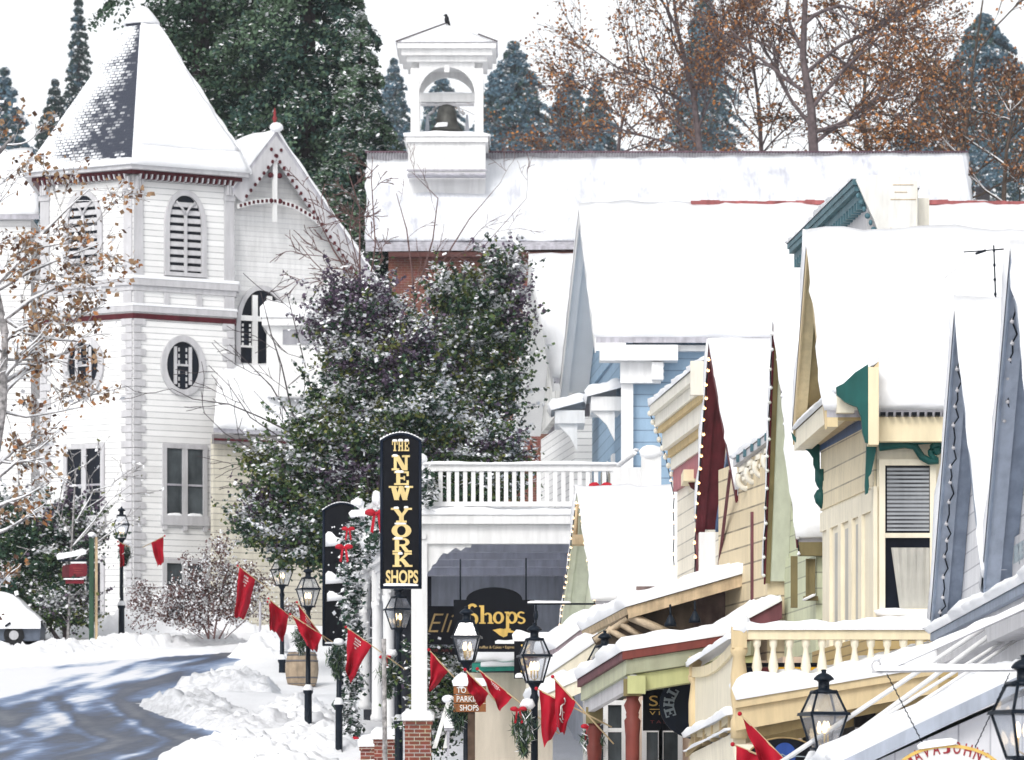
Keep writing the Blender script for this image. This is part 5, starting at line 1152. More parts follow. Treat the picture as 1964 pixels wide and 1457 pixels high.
# roof
RR_ = [(4.12, zc(319)), (3.70, zc(319) + .62), (.50, zc(44, 158))]
def shinglemat():
    m = bpy.data.materials.new('snow_dusted_scale_shingles'); nt, N, L, b = nodes(m)
    at = N.new('ShaderNodeAttribute'); at.attribute_name = 'face_uv'; af = N.new('ShaderNodeAttribute'); af.attribute_name = 'cover'
    t = N.new('ShaderNodeTexBrick'); t.inputs['Scale'].default_value = 1; t.inputs['Brick Width'].default_value = .21; t.inputs['Row Height'].default_value = .15; t.inputs['Mortar Size'].default_value = .026; t.inputs['Mortar Smooth'].default_value = .6
    t.inputs['Color1'].default_value = (.2, .2, .2, 1); t.inputs['Color2'].default_value = (.75, .75, .75, 1); t.inputs['Mortar'].default_value = (0, 0, 0, 1)
    L.new(at.outputs['Vector'], t.inputs['Vector'])
    n = N.new('ShaderNodeTexNoise'); n.inputs['Scale'].default_value = 1.6; n.inputs['Detail'].default_value = 7; n.inputs['Roughness'].default_value = .7; L.new(at.outputs['Vector'], n.inputs['Vector'])
    a = N.new('ShaderNodeMath'); a.operation = 'MULTIPLY_ADD'; a.inputs[1].default_value = .62; L.new(t.outputs['Color'], a.inputs[0]); L.new(af.outputs['Fac'], a.inputs[2])
    c = N.new('ShaderNodeMath'); c.operation = 'MULTIPLY_ADD'; c.inputs[1].default_value = .9; L.new(n.outputs['Fac'], c.inputs[0]); L.new(a.outputs[0], c.inputs[2])
    r = N.new('ShaderNodeValToRGB'); r.color_ramp.elements[0].position = .55; r.color_ramp.elements[1].position = .92
    r.color_ramp.elements[0].color = (.035, .042, .065, 1); r.color_ramp.elements[1].color = (.84, .86, .9, 1); L.new(c.outputs[0], r.inputs['Fac']); L.new(r.outputs['Color'], b.inputs['Base Color']); b.inputs['Roughness'].default_value = .75
    bp = N.new('ShaderNodeBump'); bp.inputs['Strength'].default_value = .7; bp.inputs['Distance'].default_value = .04; L.new(t.outputs['Fac'], bp.inputs['Height']); bp.invert = True; L.new(bp.outputs['Normal'], b.inputs['Normal'])
    return m
mb = MB(); uv = []; cov = []
for k in range(6):
    nu, nv = 16, 30
    o = len(mb.v)
    for j in range(nv + 1):
        t = j / nv
        z = lerp(RR_[0][1], RR_[2][1], t); r = pl([(RR_[0][1], RR_[0][0]), (RR_[1][1], RR_[1][0]), (RR_[2][1], RR_[2][0])], z)
        a, b = hexv(k, r), hexv(k + 1, r)
        for i in range(nu + 1):
            q = a.lerp(b, i / nu); mb.v.append(Vector((q.x, q.y, z)))
            uv += [(i / nu - .5) * r, t * 7.2, 0]
            cv = .55
            if k == 5:      # left front face: bare scales near the ridge line, snow towards the far edge and the top
                f = i / nu; cv = lerp(.40, -.34, min(1, max(0, f * 1.18 - (t ** 1.8) * .5 + .04))) + .22 * nz(f * 4, t * 9) - (.30 if f > .94 else 0) + (.3 if t < .07 else 0)
            cov.append(cv)
    for j in range(nv):
        for i in range(nu):
            mb.f.append([o + j * (nu + 1) + i, o + j * (nu + 1) + i + 1, o + (j + 1) * (nu + 1) + i + 1, o + (j + 1) * (nu + 1) + i]); mb.m.append(0); mb.sm.append(False)
rf = T.part('tower_roof', mb, [shinglemat()])
a = rf.data.attributes.new('face_uv', 'FLOAT_VECTOR', 'POINT'); a.data.foreach_set('vector', uv)
a = rf.data.attributes.new('cover', 'FLOAT', 'POINT'); a.data.foreach_set('value', cov)
mb = MB()
v3 = lambda q, z: Vector((q.x, q.y, z))
for k in (0, 1, 2, 3):
    z0_, z1_, z2_ = [q[1] for q in RR_]; r0_, r1_, r2_ = [q[0] for q in RR_]
    ins = .025 if k == 0 else 0
    a0, b0 = hexv(k, r0_), hexv(k + 1, r0_); a1, b1 = hexv(k, r1_), hexv(k + 1, r1_); a2, b2 = hexv(k, r2_), hexv(k + 1, r2_)
    mb.snow(v3(a1.lerp(b1, ins), z1_), v3(b1, z1_), v3(b2, z2_), v3(a2.lerp(b2, ins), z2_), .17, 18, 30, 200 + k, jit=.03, freq=1.0)
    mb.snow(v3(a0, z0_), v3(b0, z0_), v3(b1, z1_), v3(a1, z1_), .17, 18, 4, 200 + k, jit=.02, freq=1.0)
a0, b0 = hexv(5, 4.12), hexv(6, 4.12); a1, b1 = hexv(5, 4.0), hexv(6, 4.0); mb.snow(v3(a0, RR_[0][1]), v3(b0, RR_[0][1]), v3(b1, RR_[0][1] + .2), v3(a1, RR_[0][1] + .2), .1, 20, 3, 210, jit=.05, freq=3)
T.part('snow', mb, [SNOW], rf)
mb = MB(); zt_ = RR_[2][1]; hexring(mb, .56, .1, zt_ - .06, zt_ + .02); T.part('cap_rim', mb, [SLATE], rf)
mb = MB(); mb.lathe((CX, CY, zt_ + .02), [(.60, 0), (.58, .1), (.4, .34), (.22, .55), (.06, .62)], 12); T.part('cap', mb, [SNOW], rf)
# gable wing beside the tower: wall parallel to the right tower face
e, n = FACE[0][1], FACE[0][2]
base = hexv(1, ah) + n * -.35
def wp(s, z, o=0): q = base + e * s + n * o; return Vector((q.x, q.y, z))
s_ap, z_ap, s_r, z_r, s_l = 1.42, zc(262, 157.6), 5.2, zc(560, 159.5), -.12
z_l = z_ap - (z_ap - z_r) * (s_ap - s_l) / (s_r - s_ap)
mb = MB(); mb.prism([wp(s_l, G(CY) - 1), wp(s_r - .4, G(CY) - 1), wp(s_r - .4, z_r + .3), wp(s_ap, z_ap - .2), wp(s_l, z_l)], -n * .4); T.part('gable_wall', mb, [SCAL])
mb = MB(); D_ = -n * 9.0; up = Vector((0, 0, .16))
for s0, z0_ in ((s_r, z_r), (s_l, z_l)):
    a, b = wp(s0, z0_, .5), wp(s_ap, z_ap, .5); mb.hexa([a, b, b + D_, a + D_], [a + up, b + up, b + D_ + up, a + D_ + up])
rf = T.part('wing_roof', mb, [METAL])
mb = MB()
a, b = wp(s_r, z_r, .52) + up, wp(s_ap, z_ap, .52) + up; mb.snow(a, b, b + D_, a + D_, .12, 20, 12, 211); a2 = wp(s_l, z_l, .52) + up; mb.snow(a2, b, b + D_, a2 + D_, .14, 20, 12, 212); mb.ball(b + Vector((0, 0, .1)), .22, .2, .16); T.part('snow', mb, [SNOW], rf)
mb = MB()
for s0, z0_, sg in ((s_r, z_r, 1), (s_l, z_l, -1)):
    a, b = Vector((s0, z0_)), Vector((s_ap, z_ap)); pd = Vector((-sg * .78, -.62))
    w_ = .46
    q = [a, b, b + Vector((0, -.75)), a + pd * w_]
    mb.prism([wp(x, z, .5) for x, z in q], -n * .08, 0)
    k = max(4, int((b - a).length / .24))
    for i in range(1, k):
        c = a.lerp(b, i / k) + pd * (w_ - .04)
        mb.prism([wp(c.x + .052 * math.cos(t), c.y + .065 * math.sin(t), .53) for t in (0, 1.05, 2.1, 3.15, 4.2, 5.25)], -n * .1, 1)
T.part('bargeboard', mb, [GREYT, CHRED])
mb = MB(); 
def su(u):
    s = 2.0
    for _ in range(20): Y_ = (base + e * s).y; s = (X(u, Y_) - base.x) / e.x
    return s
apx = ((445, 398), (475, 390), (510, 387), (550, 397), (590, 420), (620, 448), (650, 484), (676, 522)); AR = []
for k_ in range(29): u_ = 445 + 231 * k_ / 28; s_ = su(u_); AR.append((s_, Z(pl([(a_, b_) for a_, b_ in apx], u_), (base + e * s_).y)))
for i, ((xa, za), (xb, zb_)) in enumerate(zip(AR, AR[1:])):
    mb.prism([wp(xa, za - .08, .46), wp(xb, zb_ - .08, .46), wp(xb, zb_ + .08, .46), wp(xa, za + .08, .46)], -n * .1, 0)
    for t in (.5,):
        c = (lerp(xa, xb, t), lerp(za, zb_, t)); mb.prism([wp(c[0] - .04, c[1] - .05, .48), wp(c[0] + .04, c[1] - .05, .48), wp(c[0] + .04, c[1] + .05, .48), wp(c[0] - .04, c[1] + .05, .48)], -n * .02, 1)
mb.prism([wp(s_ap - .06, zc(430, 158), .44), wp(s_ap + .06, zc(430, 158), .44), wp(s_ap + .09, z_ap, .44), wp(s_ap - .09, z_ap, .44)], -n * .09, 0)
for v_ in (341, 390):
    for sx in (-.16, .16): mb.ball(wp(s_ap + sx, zc(v_, 158), .42), .1, .08, .09, 8, 1)
T.part('gable_truss', mb, [WHITE, CHRED])
mb = MB(); q = wp(s_ap, z_ap + .3, .4); mb.lathe(q, [(.05, 0), (.1, .08), (.04, .15), (.085, .26), (.035, .36), (.05, .42), (.01, .6)], 8); T.part('finial', mb, [mat('red_finial_paint', (.26, .03, .035), .5)])
# big arched window in the wing
FACE.append((base, e, n)); scn = 1.15; hw = .78
w, inn = outwin(2, scn, 'arch', hw, zc(705, 157.5), zc(556, 157.5), .16, 'arched_window')
mb = MB()
for s_ in (-.26, .26): fbox(mb, 2, scn + s_ - .09, scn + s_ + .09, zc(705, 157.5), zc(566, 157.5), .01, .08)
fbox(mb, 2, scn - .78, scn + .78, zc(616, 157.5), zc(606, 157.5), .02, .09); fbox(mb, 2, scn - .78, scn - .3, zc(667, 157.5), zc(663, 157.5), .02, .06)
for s_ in (-.68, -.42):
    for v_ in range(622, 664, 9): fbox(mb, 2, scn + s_ - .03, scn + s_ + .03, zc(v_ + 5, 157.5), zc(v_, 157.5), .01, .04)
T.part('mullion', mb, [WHITE], w)
mb = MB(); fbox(mb, 2, -.5, 2.4, zc(612, 157.5) - .0, zc(606, 157.5), -.02, .03); T.part('red_rail', mb, [CHRED])
# lower annex: lean-to with snow, dormer, cream wall
A0 = wp(-1.85, zc(850, 158), 2.6); A1 = wp(6.5, zc(850, 158), 2.6); B0, B1_ = wp(-.3, zc(712, 158), -.1), wp(6.5, zc(712, 158), -.1)
mb = MB(); mb.hexa([A0, A1, B1_, B0], [q + Vector((0, 0, .12)) for q in (A0, A1, B1_, B0)]); rf = T.part('annex_roof', mb, [METAL])
mb = MB(); u2 = Vector((0, 0, .13)); mb.snow(A0 + u2, A1 + u2, B1_ + u2, B0 + u2, .22, 24, 10, 220); T.part('snow', mb, [SNOW], rf)
mb = MB(); mb.prism([wp(-1.7, G(CY) - 1, 2.3), wp(6.3, G(CY) - 1, 2.3), wp(6.3, zc(855, 157), 2.3), wp(-1.7, zc(855, 157), 2.3)], -n * .2); T.part('annex_wall', mb, [SID_D])
mb = MB(); mb.prism([wp(-1.85, zc(866, 157), 2.62), wp(6.5, zc(866, 157), 2.62), wp(6.5, zc(848, 157), 2.62), wp(-1.85, zc(848, 157), 2.62)], -n * .14, 0); mb.prism([wp(-1.85, zc(860, 157), 2.64), wp(6.5, zc(860, 157), 2.64), wp(6.5, zc(856, 157), 2.64), wp(-1.85, zc(856, 157), 2.64)], -n * .01, 1); T.part('gutter', mb, [mat('grey_gutter', (.22, .21, .21), .5), CHRED])
d0 = P(512, 745, 155.6); mb = MB(); x0_, x1_ = X(512, 155.6), X(640, 155.6); zt_ = Z(625, 155.6); zb_ = Z(760, 155.6)
mb.box(x0_, x1_, 155.6, 158, zb_, zt_, 0); mb.box(x0_ - .15, x1_ + .15, 155.4, 158, zt_ + .002, zt_ + .25, 0); mb.box(x0_ + .5, x1_ - .1, 155.56, 155.7, Z(660, 155.6), Z(632, 155.6), 1)
dm = T.part('dormer', mb, [WHITE, mat('dormer_shade_grey', (.33, .33, .36), .7)])  # grey inset paints the shade on the white dormer front
mb = MB(); mb.snow((x0_ - .2, 155.35, zt_ + .25), (x1_ + .2, 155.35, zt_ + .25), (x1_ + .2, 158, zt_ + .35), (x0_ - .2, 158, zt_ + .35), .55, 16, 10, 221, jit=.03); T.part('snow', mb, [SNOW], dm)
mb = MB(); a, b = P(-90, 420, 163), P(75, 420, 163); a2, b2 = P(-90, 300, 167), P(60, 300, 167)
mb.hexa([a, b, b2, a2], [q + Vector((0, 0, .15)) for q in (a, b, b2, a2)]); mb.box(a.x, b.x - .3, 163.3, 167, G(160), a.z + .1, 1); nv_ = T.part('nave_roof', mb, [METAL, SID_W])
mb = MB(); u2 = Vector((0, 0, .16)); mb.snow(a + u2, b + u2, b2 + u2, a2 + u2, .2, 14, 10, 222); T.part('snow', mb, [SNOW], nv_)

# ================================================================ street porches and awnings of the right-hand row
T = Thing('red_post_porch', 'sage green shop porch with a red-brown roof edge and turned red posts', 'porch', (X(1212, 77.3), 77.3, G(77.3)))
c0, c1, cf = P(1201, 1249, 77.2), P(1440, 1212, 77.2), P(1114, 1303, 83.0)
cb = cf + (c1 - c0)
def fas(mb, a, b, z0_, z1_, o, m):
    o = Vector(o); i = Vector((.12, .12, 0)); mb.hexa([a + o + Vector((0, 0, z0_)), b + o + Vector((0, 0, z0_)), b + o + i + Vector((0, 0, z0_)), a + o + i + Vector((0, 0, z0_))], [a + o + Vector((0, 0, z1_)), b + o + Vector((0, 0, z1_)), b + o + i + Vector((0, 0, z1_)), a + o + i + Vector((0, 0, z1_))], m)
mb = MB(); fas(mb, c0, c1, -.13, 0, (-.06, -.06, 0), 0); fas(mb, c0, c1, -.36, -.132, (0, 0, 0), 1); fas(mb, c0 + Vector((.1, .02, 0)), c1, -.62, -.362, (.04, .06, 0), 2)
for a_, b_, z0_, z1_, o_, m_ in ((c0, cf, -.13, 0, -.06, 3), (c0, cf, -.36, -.132, 0, 4), (c0, cf, -.58, -.362, .06, 5)):
    a_ = a_ + Vector((0, .014, 0)); oo = Vector((o_, 0, 0)); mb.hexa([a_ + oo + Vector((0, 0, z0_)), b_ + oo + Vector((0, 0, z0_)), b_ + oo + Vector((.1, 0, z0_)), a_ + oo + Vector((.1, 0, z0_))], [a_ + oo + Vector((0, 0, z1_)), b_ + oo + Vector((0, 0, z1_)), b_ + oo + Vector((.1, 0, z1_)), a_ + oo + Vector((.1, 0, z1_))], m_)
mb.box(c0.x + .02, c0.x + .3, 77.12, 77.4, c0.z - .66, c0.z - .38, 2); mb.box(c0.x - .045, c0.x + .1, 77.155, 77.3, c0.z - .127, c0.z - .003, 0); mb.box(c0.x + .003, c0.x + .1, 77.203, 77.3, c0.z - .357, c0.z - .13, 1)
T.part('fascia', mb, [REDP, mat('grey_sage_paint', (.36, .37, .26), .6, .1), LIME, MAR2, SAGE, GREYT])
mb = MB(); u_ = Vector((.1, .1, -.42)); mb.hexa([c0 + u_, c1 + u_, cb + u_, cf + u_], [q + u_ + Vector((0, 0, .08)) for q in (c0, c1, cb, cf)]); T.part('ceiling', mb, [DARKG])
mb = MB(); u_ = Vector((-.08, -.08, .0)); mb.snow(c0 + u_, c1 + u_, cb, cf + u_, .24, 30, 26, 231, jit=.06, freq=.9); T.part('snow', mb, [SNOW])
for (u, Y_, vt) in ((1213, 77.4, 1308), (1140, 82.6, 1362)):
    mb = MB(); c = P(u, vt, Y_); zb = G(Y_) - .2; H = c.z - zb
    mb.box(c.x - .14, c.x + .14, Y_ - .14, Y_ + .14, c.z - .22, c.z + .05, 1)
    mb.lathe((c.x, Y_, zb), [(.14, 0), (.14, .4), (.105, .5), (.11, H - .85), (.13, H - .6), (.095, H - .55), (.105, H - .5), (.095, H - .48), (.135, H - .36), (.09, H - .27), (.11, H - .22)], 14, 0); T.part('post', mb, [REDP, OLIVE])
# shop front seen under the porch
T = Thing('shop_facade', 'cream shop front with white windows below the sage porch', 'shop front', (3.9, 83.5, G(83)))
mb = MB(); mb.box(1.9, 5.5, 84.2, 84.5, G(84) - .5, 3.4, 0); mb.plan((4.25, 77.8), (4.05, 84.2), .3, G(80) - .4, 3.2, 0); T.part('wall', mb, [mat('pale_peach_wall', (.66, .52, .42), .7, .08)])
for (u0_, u1_) in ((1166, 1192), (1240, 1262), (1272, 1300)):
    frontwin(T, 'window', u0_, u1_, 1352, 1520, 84.15, WHITE, GLASS2, .08, 1400, False, .06)
T = Thing('shop_sign', 'square black sign with gold capitals under the sage porch', 'sign', P(1272, 1365, 80.2))
mb = MB(); Yq = 80.2; mb.box(X(1233, Yq), X(1312, Yq), Yq, Yq + .05, Z(1401, Yq), Z(1322, Yq)); bd = T.part('board', mb, [BLACK])
mb = MB(); text_polys(mb, 'SA', .40, .17, (X(1245, Yq), Yq - .004, Z(1354, Yq)), 0, .008); mb.box(X(1246, Yq), X(1308, Yq), Yq - .008, Yq, Z(1361, Yq), Z(1359.4, Yq))
text_polys(mb, 'V I N', .33, .06, (X(1246, Yq), Yq - .004, Z(1371, Yq)), 0, .008); T.part('lettering', mb, [GOLD], bd)
mb = MB(); text_polys(mb, 'T A S T', .36, .05, (X(1247, Yq), Yq - .004, Z(1387, Yq)), 0, .006); T.part('small_lettering', mb, [DIMR], bd)
T = Thing('round_sign', 'round dark blue sign with grey letters curving along its edge, beside the yellow balcony', 'sign', P(1340, 1360, 78.6))
Yq = 78.6; c = P(1342, 1352, Yq); mb = MB(); mb.prism([(c.x + .64 * math.cos(R(t)), Yq, c.z + .55 * math.sin(R(t))) for t in range(0, 360, 8)], (0, .05, 0)); bd = T.part('board', mb, [NAVY])
mb = MB()
for i, ch in enumerate('THE'):
    t = R(152 + i * 22); q = Vector((c.x + .49 * math.cos(t), Yq - .004, c.z + .41 * math.sin(t))); rt = Vector((-math.sin(t), 0, math.cos(t))); rt.normalize(); upv = Vector((-rt.z, 0, rt.x)) 
    glyphs(mb, ch, .15, .17, q - rt * .075 - upv * .085, 0, 0, .008, right=rt, up=upv)
T.part('lettering', mb, [LETG], bd)
mb = MB(); mb.tube([P(1285, 1305, Yq), P(1330, 1312, Yq), P(1352, 1290, Yq)], .025, 6); T.part('hanger', mb, [IRON])
# lean-to roof with mauve fascia
T = Thing('lean_to_roof', 'lean-to roof edged in dull mauve, thick with snow, above the sage porch', 'lean-to roof', P(1420, 1200, 84))
a, b = P(1318, 1250, 83.6), P(1500, 1152, 83.6); D = Vector((-.3, 2.0, 0)); u_ = Vector((0, 0, -.30))
mb = MB(); mb.hexa([a + u_, b + u_, b + D + u_, a + D + u_], [a, b, b + D, a + D]); ro = T.part('roof', mb, [MAR2])
mb = MB(); u2 = Vector((0, -.05, .005)); mb.snow(a + u2, b + u2, b + D, a + D, .2, 24, 10, 235, jit=.05); T.part('snow', mb, [SNOW], ro)
# tan timber awning
T = Thing('timber_awning', 'tan timber awning with brackets and thick snow, below the maroon gable', 'awning', P(1320, 1160, 86))
a, b = P(1205, 1164, 86.2), P(1444, 1096, 86.2); D = Vector((-.66, 9.0, 0)); u_ = Vector((0, 0, -.07))
mb = MB(); mb.hexa([a + u_, b + u_, b + D + u_, a + D + u_], [a, b, b + D, a + D], 0); q = Vector((0, .12, 0)); dn = Vector((0, 0, -.20)); mb.hexa([a + dn - q * .1, b + dn - q * .1, b + dn + q, a + dn + q], [a - q * .1, b - q * .1, b + q, a + q], 1)
mb.hexa([a + dn * .6, a + D + dn * .6, a + D + dn * .6 + Vector((.1, 0, 0)), a + dn * .6 + Vector((.1, 0, 0))], [a - Vector((.03, 0, 0)), a + D - Vector((.03, 0, 0)), a + D + Vector((.1, 0, 0)), a + Vector((.1, 0, 0))], 1); ro = T.part('roof', mb, [mat('awning_underside_shade', (.10, .075, .055), .8, .3), TAN])  # dark slab colour paints the shade below the awning
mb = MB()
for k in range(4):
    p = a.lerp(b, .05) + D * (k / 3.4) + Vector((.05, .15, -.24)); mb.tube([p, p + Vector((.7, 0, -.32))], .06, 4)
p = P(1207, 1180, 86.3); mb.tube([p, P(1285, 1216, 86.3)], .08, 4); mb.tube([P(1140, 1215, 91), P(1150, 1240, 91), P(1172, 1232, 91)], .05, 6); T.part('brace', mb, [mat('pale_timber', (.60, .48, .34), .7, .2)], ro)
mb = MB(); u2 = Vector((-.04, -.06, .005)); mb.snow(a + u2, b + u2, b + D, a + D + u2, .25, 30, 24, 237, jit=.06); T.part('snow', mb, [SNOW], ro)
mb = MB(); mb.prism([P(u, v, 86.7) for u, v in ((1135, 1222), (1203, 1180), (1330, 1150), (1330, 1230), (1290, 1250), (1150, 1250))], (0, .1, 0)); T.part('open_end_shade', mb, [mat('awning_underside_shade', (0, 0, 0))], ro)  # dark sheet added as painted shade in the awning's open end
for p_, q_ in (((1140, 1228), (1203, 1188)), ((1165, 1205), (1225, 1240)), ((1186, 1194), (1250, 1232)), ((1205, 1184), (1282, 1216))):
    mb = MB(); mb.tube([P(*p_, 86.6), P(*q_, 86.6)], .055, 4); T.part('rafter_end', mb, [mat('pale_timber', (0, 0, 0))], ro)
mb = MB(); mb.box(2.2, 4.2, 87.6, 87.8, 3.0, 4.85, 0); ro_ = T.part('back_wall', mb, [mat('dim_stone_wall', (.22, .16, .15), .9, .5, 3)])
for (u, v, lb) in ((1286, 1190, 'black iron spotlight under the tan timber awning, left one'), (1333, 1183, 'black iron spotlight under the tan timber awning, right one')):
    c = P(u, v, 85.9); Tq = Thing('spotlight', lb, 'lamp', c, 'spotlights under the timber awning'); mb = MB(); mb.tube([c + Vector((0, .1, .28)), c + Vector((0, 0, .08))], .02, 5); mb.lathe(c + Vector((0, 0, -.1)), [(.11, 0), (.1, .06), (.05, .16), (.03, .2)], 10); Tq.part('lamp_head', mb, [IRON])
# two pale awnings further along
for i, (p0_, p1_, Y_, dY, lb, cm) in enumerate((((1048, 1296), (1150, 1226), 90.5, 3, 'cream curved awning heaped with snow, behind the lantern in the middle', CREAM2), ((1040, 1334), (1128, 1296), 86.0, 2.4, 'small pale awning with a snowy rim, just above the paired red flags', CREAM2), ((1066, 1243), (1165, 1168), 96.0, 3, 'shed awning with a mauve side board below the small sage gable', mat('grey_mauve_paint', (.36, .29, .32), .7, .2)))):
    a, b = P(p0_[0], p0_[1], Y_), P(p1_[0], p1_[1], Y_); D = Vector((-.12 * dY, dY, 0)); k = 8
    T = Thing('shop_awning', lb, 'awning', a, 'awnings along the shop fronts'); mb = MB(); bow = 0
    for j in range(k):
        q0, q1 = a.lerp(b, j / k), a.lerp(b, (j + 1) / k); q0.z += bow * math.sin(math.pi * j / k); q1.z += bow * math.sin(math.pi * (j + 1) / k); u_ = Vector((0, 0, -.24)); mb.hexa([q0 + u_, q1 + u_, q1 + D + u_, q0 + D + u_], [q0, q1, q1 + D, q0 + D])
    ro = T.part('cover', mb, [cm]); mb = MB()
    u2 = Vector((0, -.03, .004)); mb.snow(a + u2, b + u2, b + D + u2, a + D + u2, .2, 16, 10, 240 + i, jit=.03)
    T.part('snow', mb, [SNOW], ro)
T = Thing('dark_shop_front', 'dark recessed shop front behind the paired red flags', 'shop front', (2.6, 88.5, G(88)))
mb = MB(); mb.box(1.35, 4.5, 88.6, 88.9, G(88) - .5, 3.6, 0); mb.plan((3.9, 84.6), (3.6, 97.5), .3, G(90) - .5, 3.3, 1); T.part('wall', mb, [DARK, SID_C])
mb = MB(); mb.box(X(1118, 88.5), X(1131, 88.5), 88.45, 88.58, G(88) - .4, Z(1330, 88.5)); T.part('door_frame', mb, [WHITE])

# ================================================================ shop signs
def sideframe(mb, x0_, x1_, y0_, y1_, z0_, z1_, t, m):
    mb.box(x0_, x0_ + t, y0_, y1_, z0_, z1_, m); mb.box(x1_ - t, x1_, y0_, y1_, z0_, z1_, m); mb.box(x0_ + t, x1_ - t, y0_, y1_, z0_, z0_ + t, m)
def tallsign(name, label, u0, u1, v0, v1, Y, vt, depth, rim):
    T = Thing(name, label, 'sign', P((u0 + u1) / 2, v1, Y)); x0_, x1_, z0_, z1_ = X(u0, Y), X(u1, Y), Z(v1, Y), Z(v0, Y); zt = Z(vt, Y)
    n = 14; top = [(lerp(x1_, x0_, i / n), z1_ + (zt - z1_) * (1 - (2 * i / n - 1) ** 2)) for i in range(n + 1)]
    poly = [(x0_, z0_), (x1_, z0_)] + top
    mb = MB(); mb.prism([(x, Y, z) for x, z in poly], (0, depth, 0)); bd = T.part('board', mb, [BLACK])
    mb = MB(); r = .035
    mb.tube([(x0_ + .02, Y - .01, z0_), (x0_ + .02, Y - .01, z1_)], r, 6); mb.tube([(x1_ - .02, Y - .01, z0_), (x1_ - .02, Y - .01, z1_)], r, 6); mb.tube([(x0_, Y - .01, z0_ + .02), (x1_, Y - .01, z0_ + .02)], r, 6); mb.tube([(x, Y - .01, z) for x, z in top], r, 6); T.part('moulding', mb, [NAVY], bd)
    mb = MB()
    for (xa, za), (xb, zb_) in zip(top, top[1:]): mb.snow((xb, Y - .03, zb_ + .005), (xa, Y - .03, za + .005), (xa, Y + depth, za + .005), (xb, Y + depth, zb_ + .005), .06, 3, 3, 250, jit=.004)
    mb.snow((x0_ + .06, Y - .045, z0_ + .05), (x1_ - .06, Y - .045, z0_ + .05), (x1_ - .06, Y, z0_ + .05), (x0_ + .06, Y, z0_ + .05), .045, 14, 2, 251, jit=.006); T.part('snow', mb, [SNOW], bd)
    return T, bd
Yq = 100.6
T, bd = tallsign('tall_shop_sign', 'tall black arched sign with gold letters reading THE NEW YORK SHOPS', 730, 808, 846, 1128, Yq, 832, .28, NAVY)
mb = MB(); sq = F / Yq
rows = [('T', 752, 845, 10.5, 20), ('H', 763.5, 845, 10.5, 20), ('E', 775, 845, 10, 20)]
for ch, u, v, w_, h_ in rows: glyphs(mb, ch, w_ / sq, h_ / sq, P(u, v + h_, Yq - .002), 0, 0, .03)
for ch, u, v, w_, h_ in (('N', 752, 873, 33, 29), ('E', 756, 904, 29, 26), ('W', 749, 932, 40, 27), ('Y', 752, 974, 36, 28), ('O', 751, 1004, 38, 27), ('R', 753, 1032, 35, 27), ('K', 753, 1060, 36, 27)):
    glyphs(mb, ch, w_ / sq, h_ / sq, P(u, v + h_, Yq - .002), 0, 0, .035)
text_polys(mb, 'SHOPS', 62 / sq, 26 / sq, P(740, 1119, Yq - .015), 0, .015, bold=.03); T.part('lettering', mb, [PALEY], bd)
mb = MB()
for u, v, wd in ((753, 843, 9), (764, 843, 9), (776, 843, 8), (753, 872, 10), (758, 903, 16), (777, 931, 8), (755, 972, 10), (775, 971, 8), (757, 1002, 22), (756, 1031, 16), (764, 1060, 8)):
    mb.snow(P(u, v + 3, Yq - .045), P(u + wd, v + 3, Yq - .045), P(u + wd, v + 3, Yq - .002), P(u, v + 3, Yq - .002), .045, 5, 2, int(u), jit=.006)
T.part('letter_snow', mb, [SNOW], bd)
mb = MB(); mb.tube([(X(795, Yq), Yq + .27, 7.4), (X(795, 105.7), 105.7, 7.4)], .03, 6); T.part('mount', mb, [IRON])
Yq = 121.5; T, bd = tallsign('tall_black_sign', 'plain black arched sign with wedges of snow stuck to its face, behind the garland', 619, 692, 980, 1238, Yq, 965, .25, NAVY)
mb = MB()
for u0_, v0_, v1_, u1_ in ((624, 1018, 1048, 662), (624, 1094, 1120, 664), (627, 1132, 1153, 664)):
    pts_ = [(u0_, v1_), (u0_ + .5, v0_ + 6), (u0_ + 5, v0_ + 1), (u0_ + 12, v0_ + 2), (lerp(u0_, u1_, .55), lerp(v0_, v1_, .38)), (u1_, lerp(v0_, v1_, .55)), (u1_ + 6, lerp(v0_, v1_, .6)), (u1_ + 6, v1_ - 3)]
    k = len(pts_); f = [P(u, v, Yq - .09) for u, v in pts_]; bk = [P(u, v, Yq - .004) for u, v in pts_]; cn = sum(f, Vector()) / k + Vector((0, -.06, .0)); o = len(mb.v)
    mb.add(f + bk + [cn], [(i, (i + 1) % k, 2 * k) for i in range(k)] + [(i, k + i, k + (i + 1) % k, (i + 1) % k) for i in range(k)], 0, True)
T.part('snow_wedge', mb, [SNOW], bd)
mb = MB(); rng = random.Random(4)
for _ in range(26): mb.ball(P(rng.uniform(626, 690), rng.uniform(985, 1230), Yq - .005), .022, .015, .022, 5)
T.part('snow_fleck', mb, [SNOW], bd)
mb = MB(); mb.tube([P(655, 1238, Yq + .12), Vector((X(655, Yq), Yq + .12, G(Yq)))], .05, 8); T.part('pole', mb, [IRON])
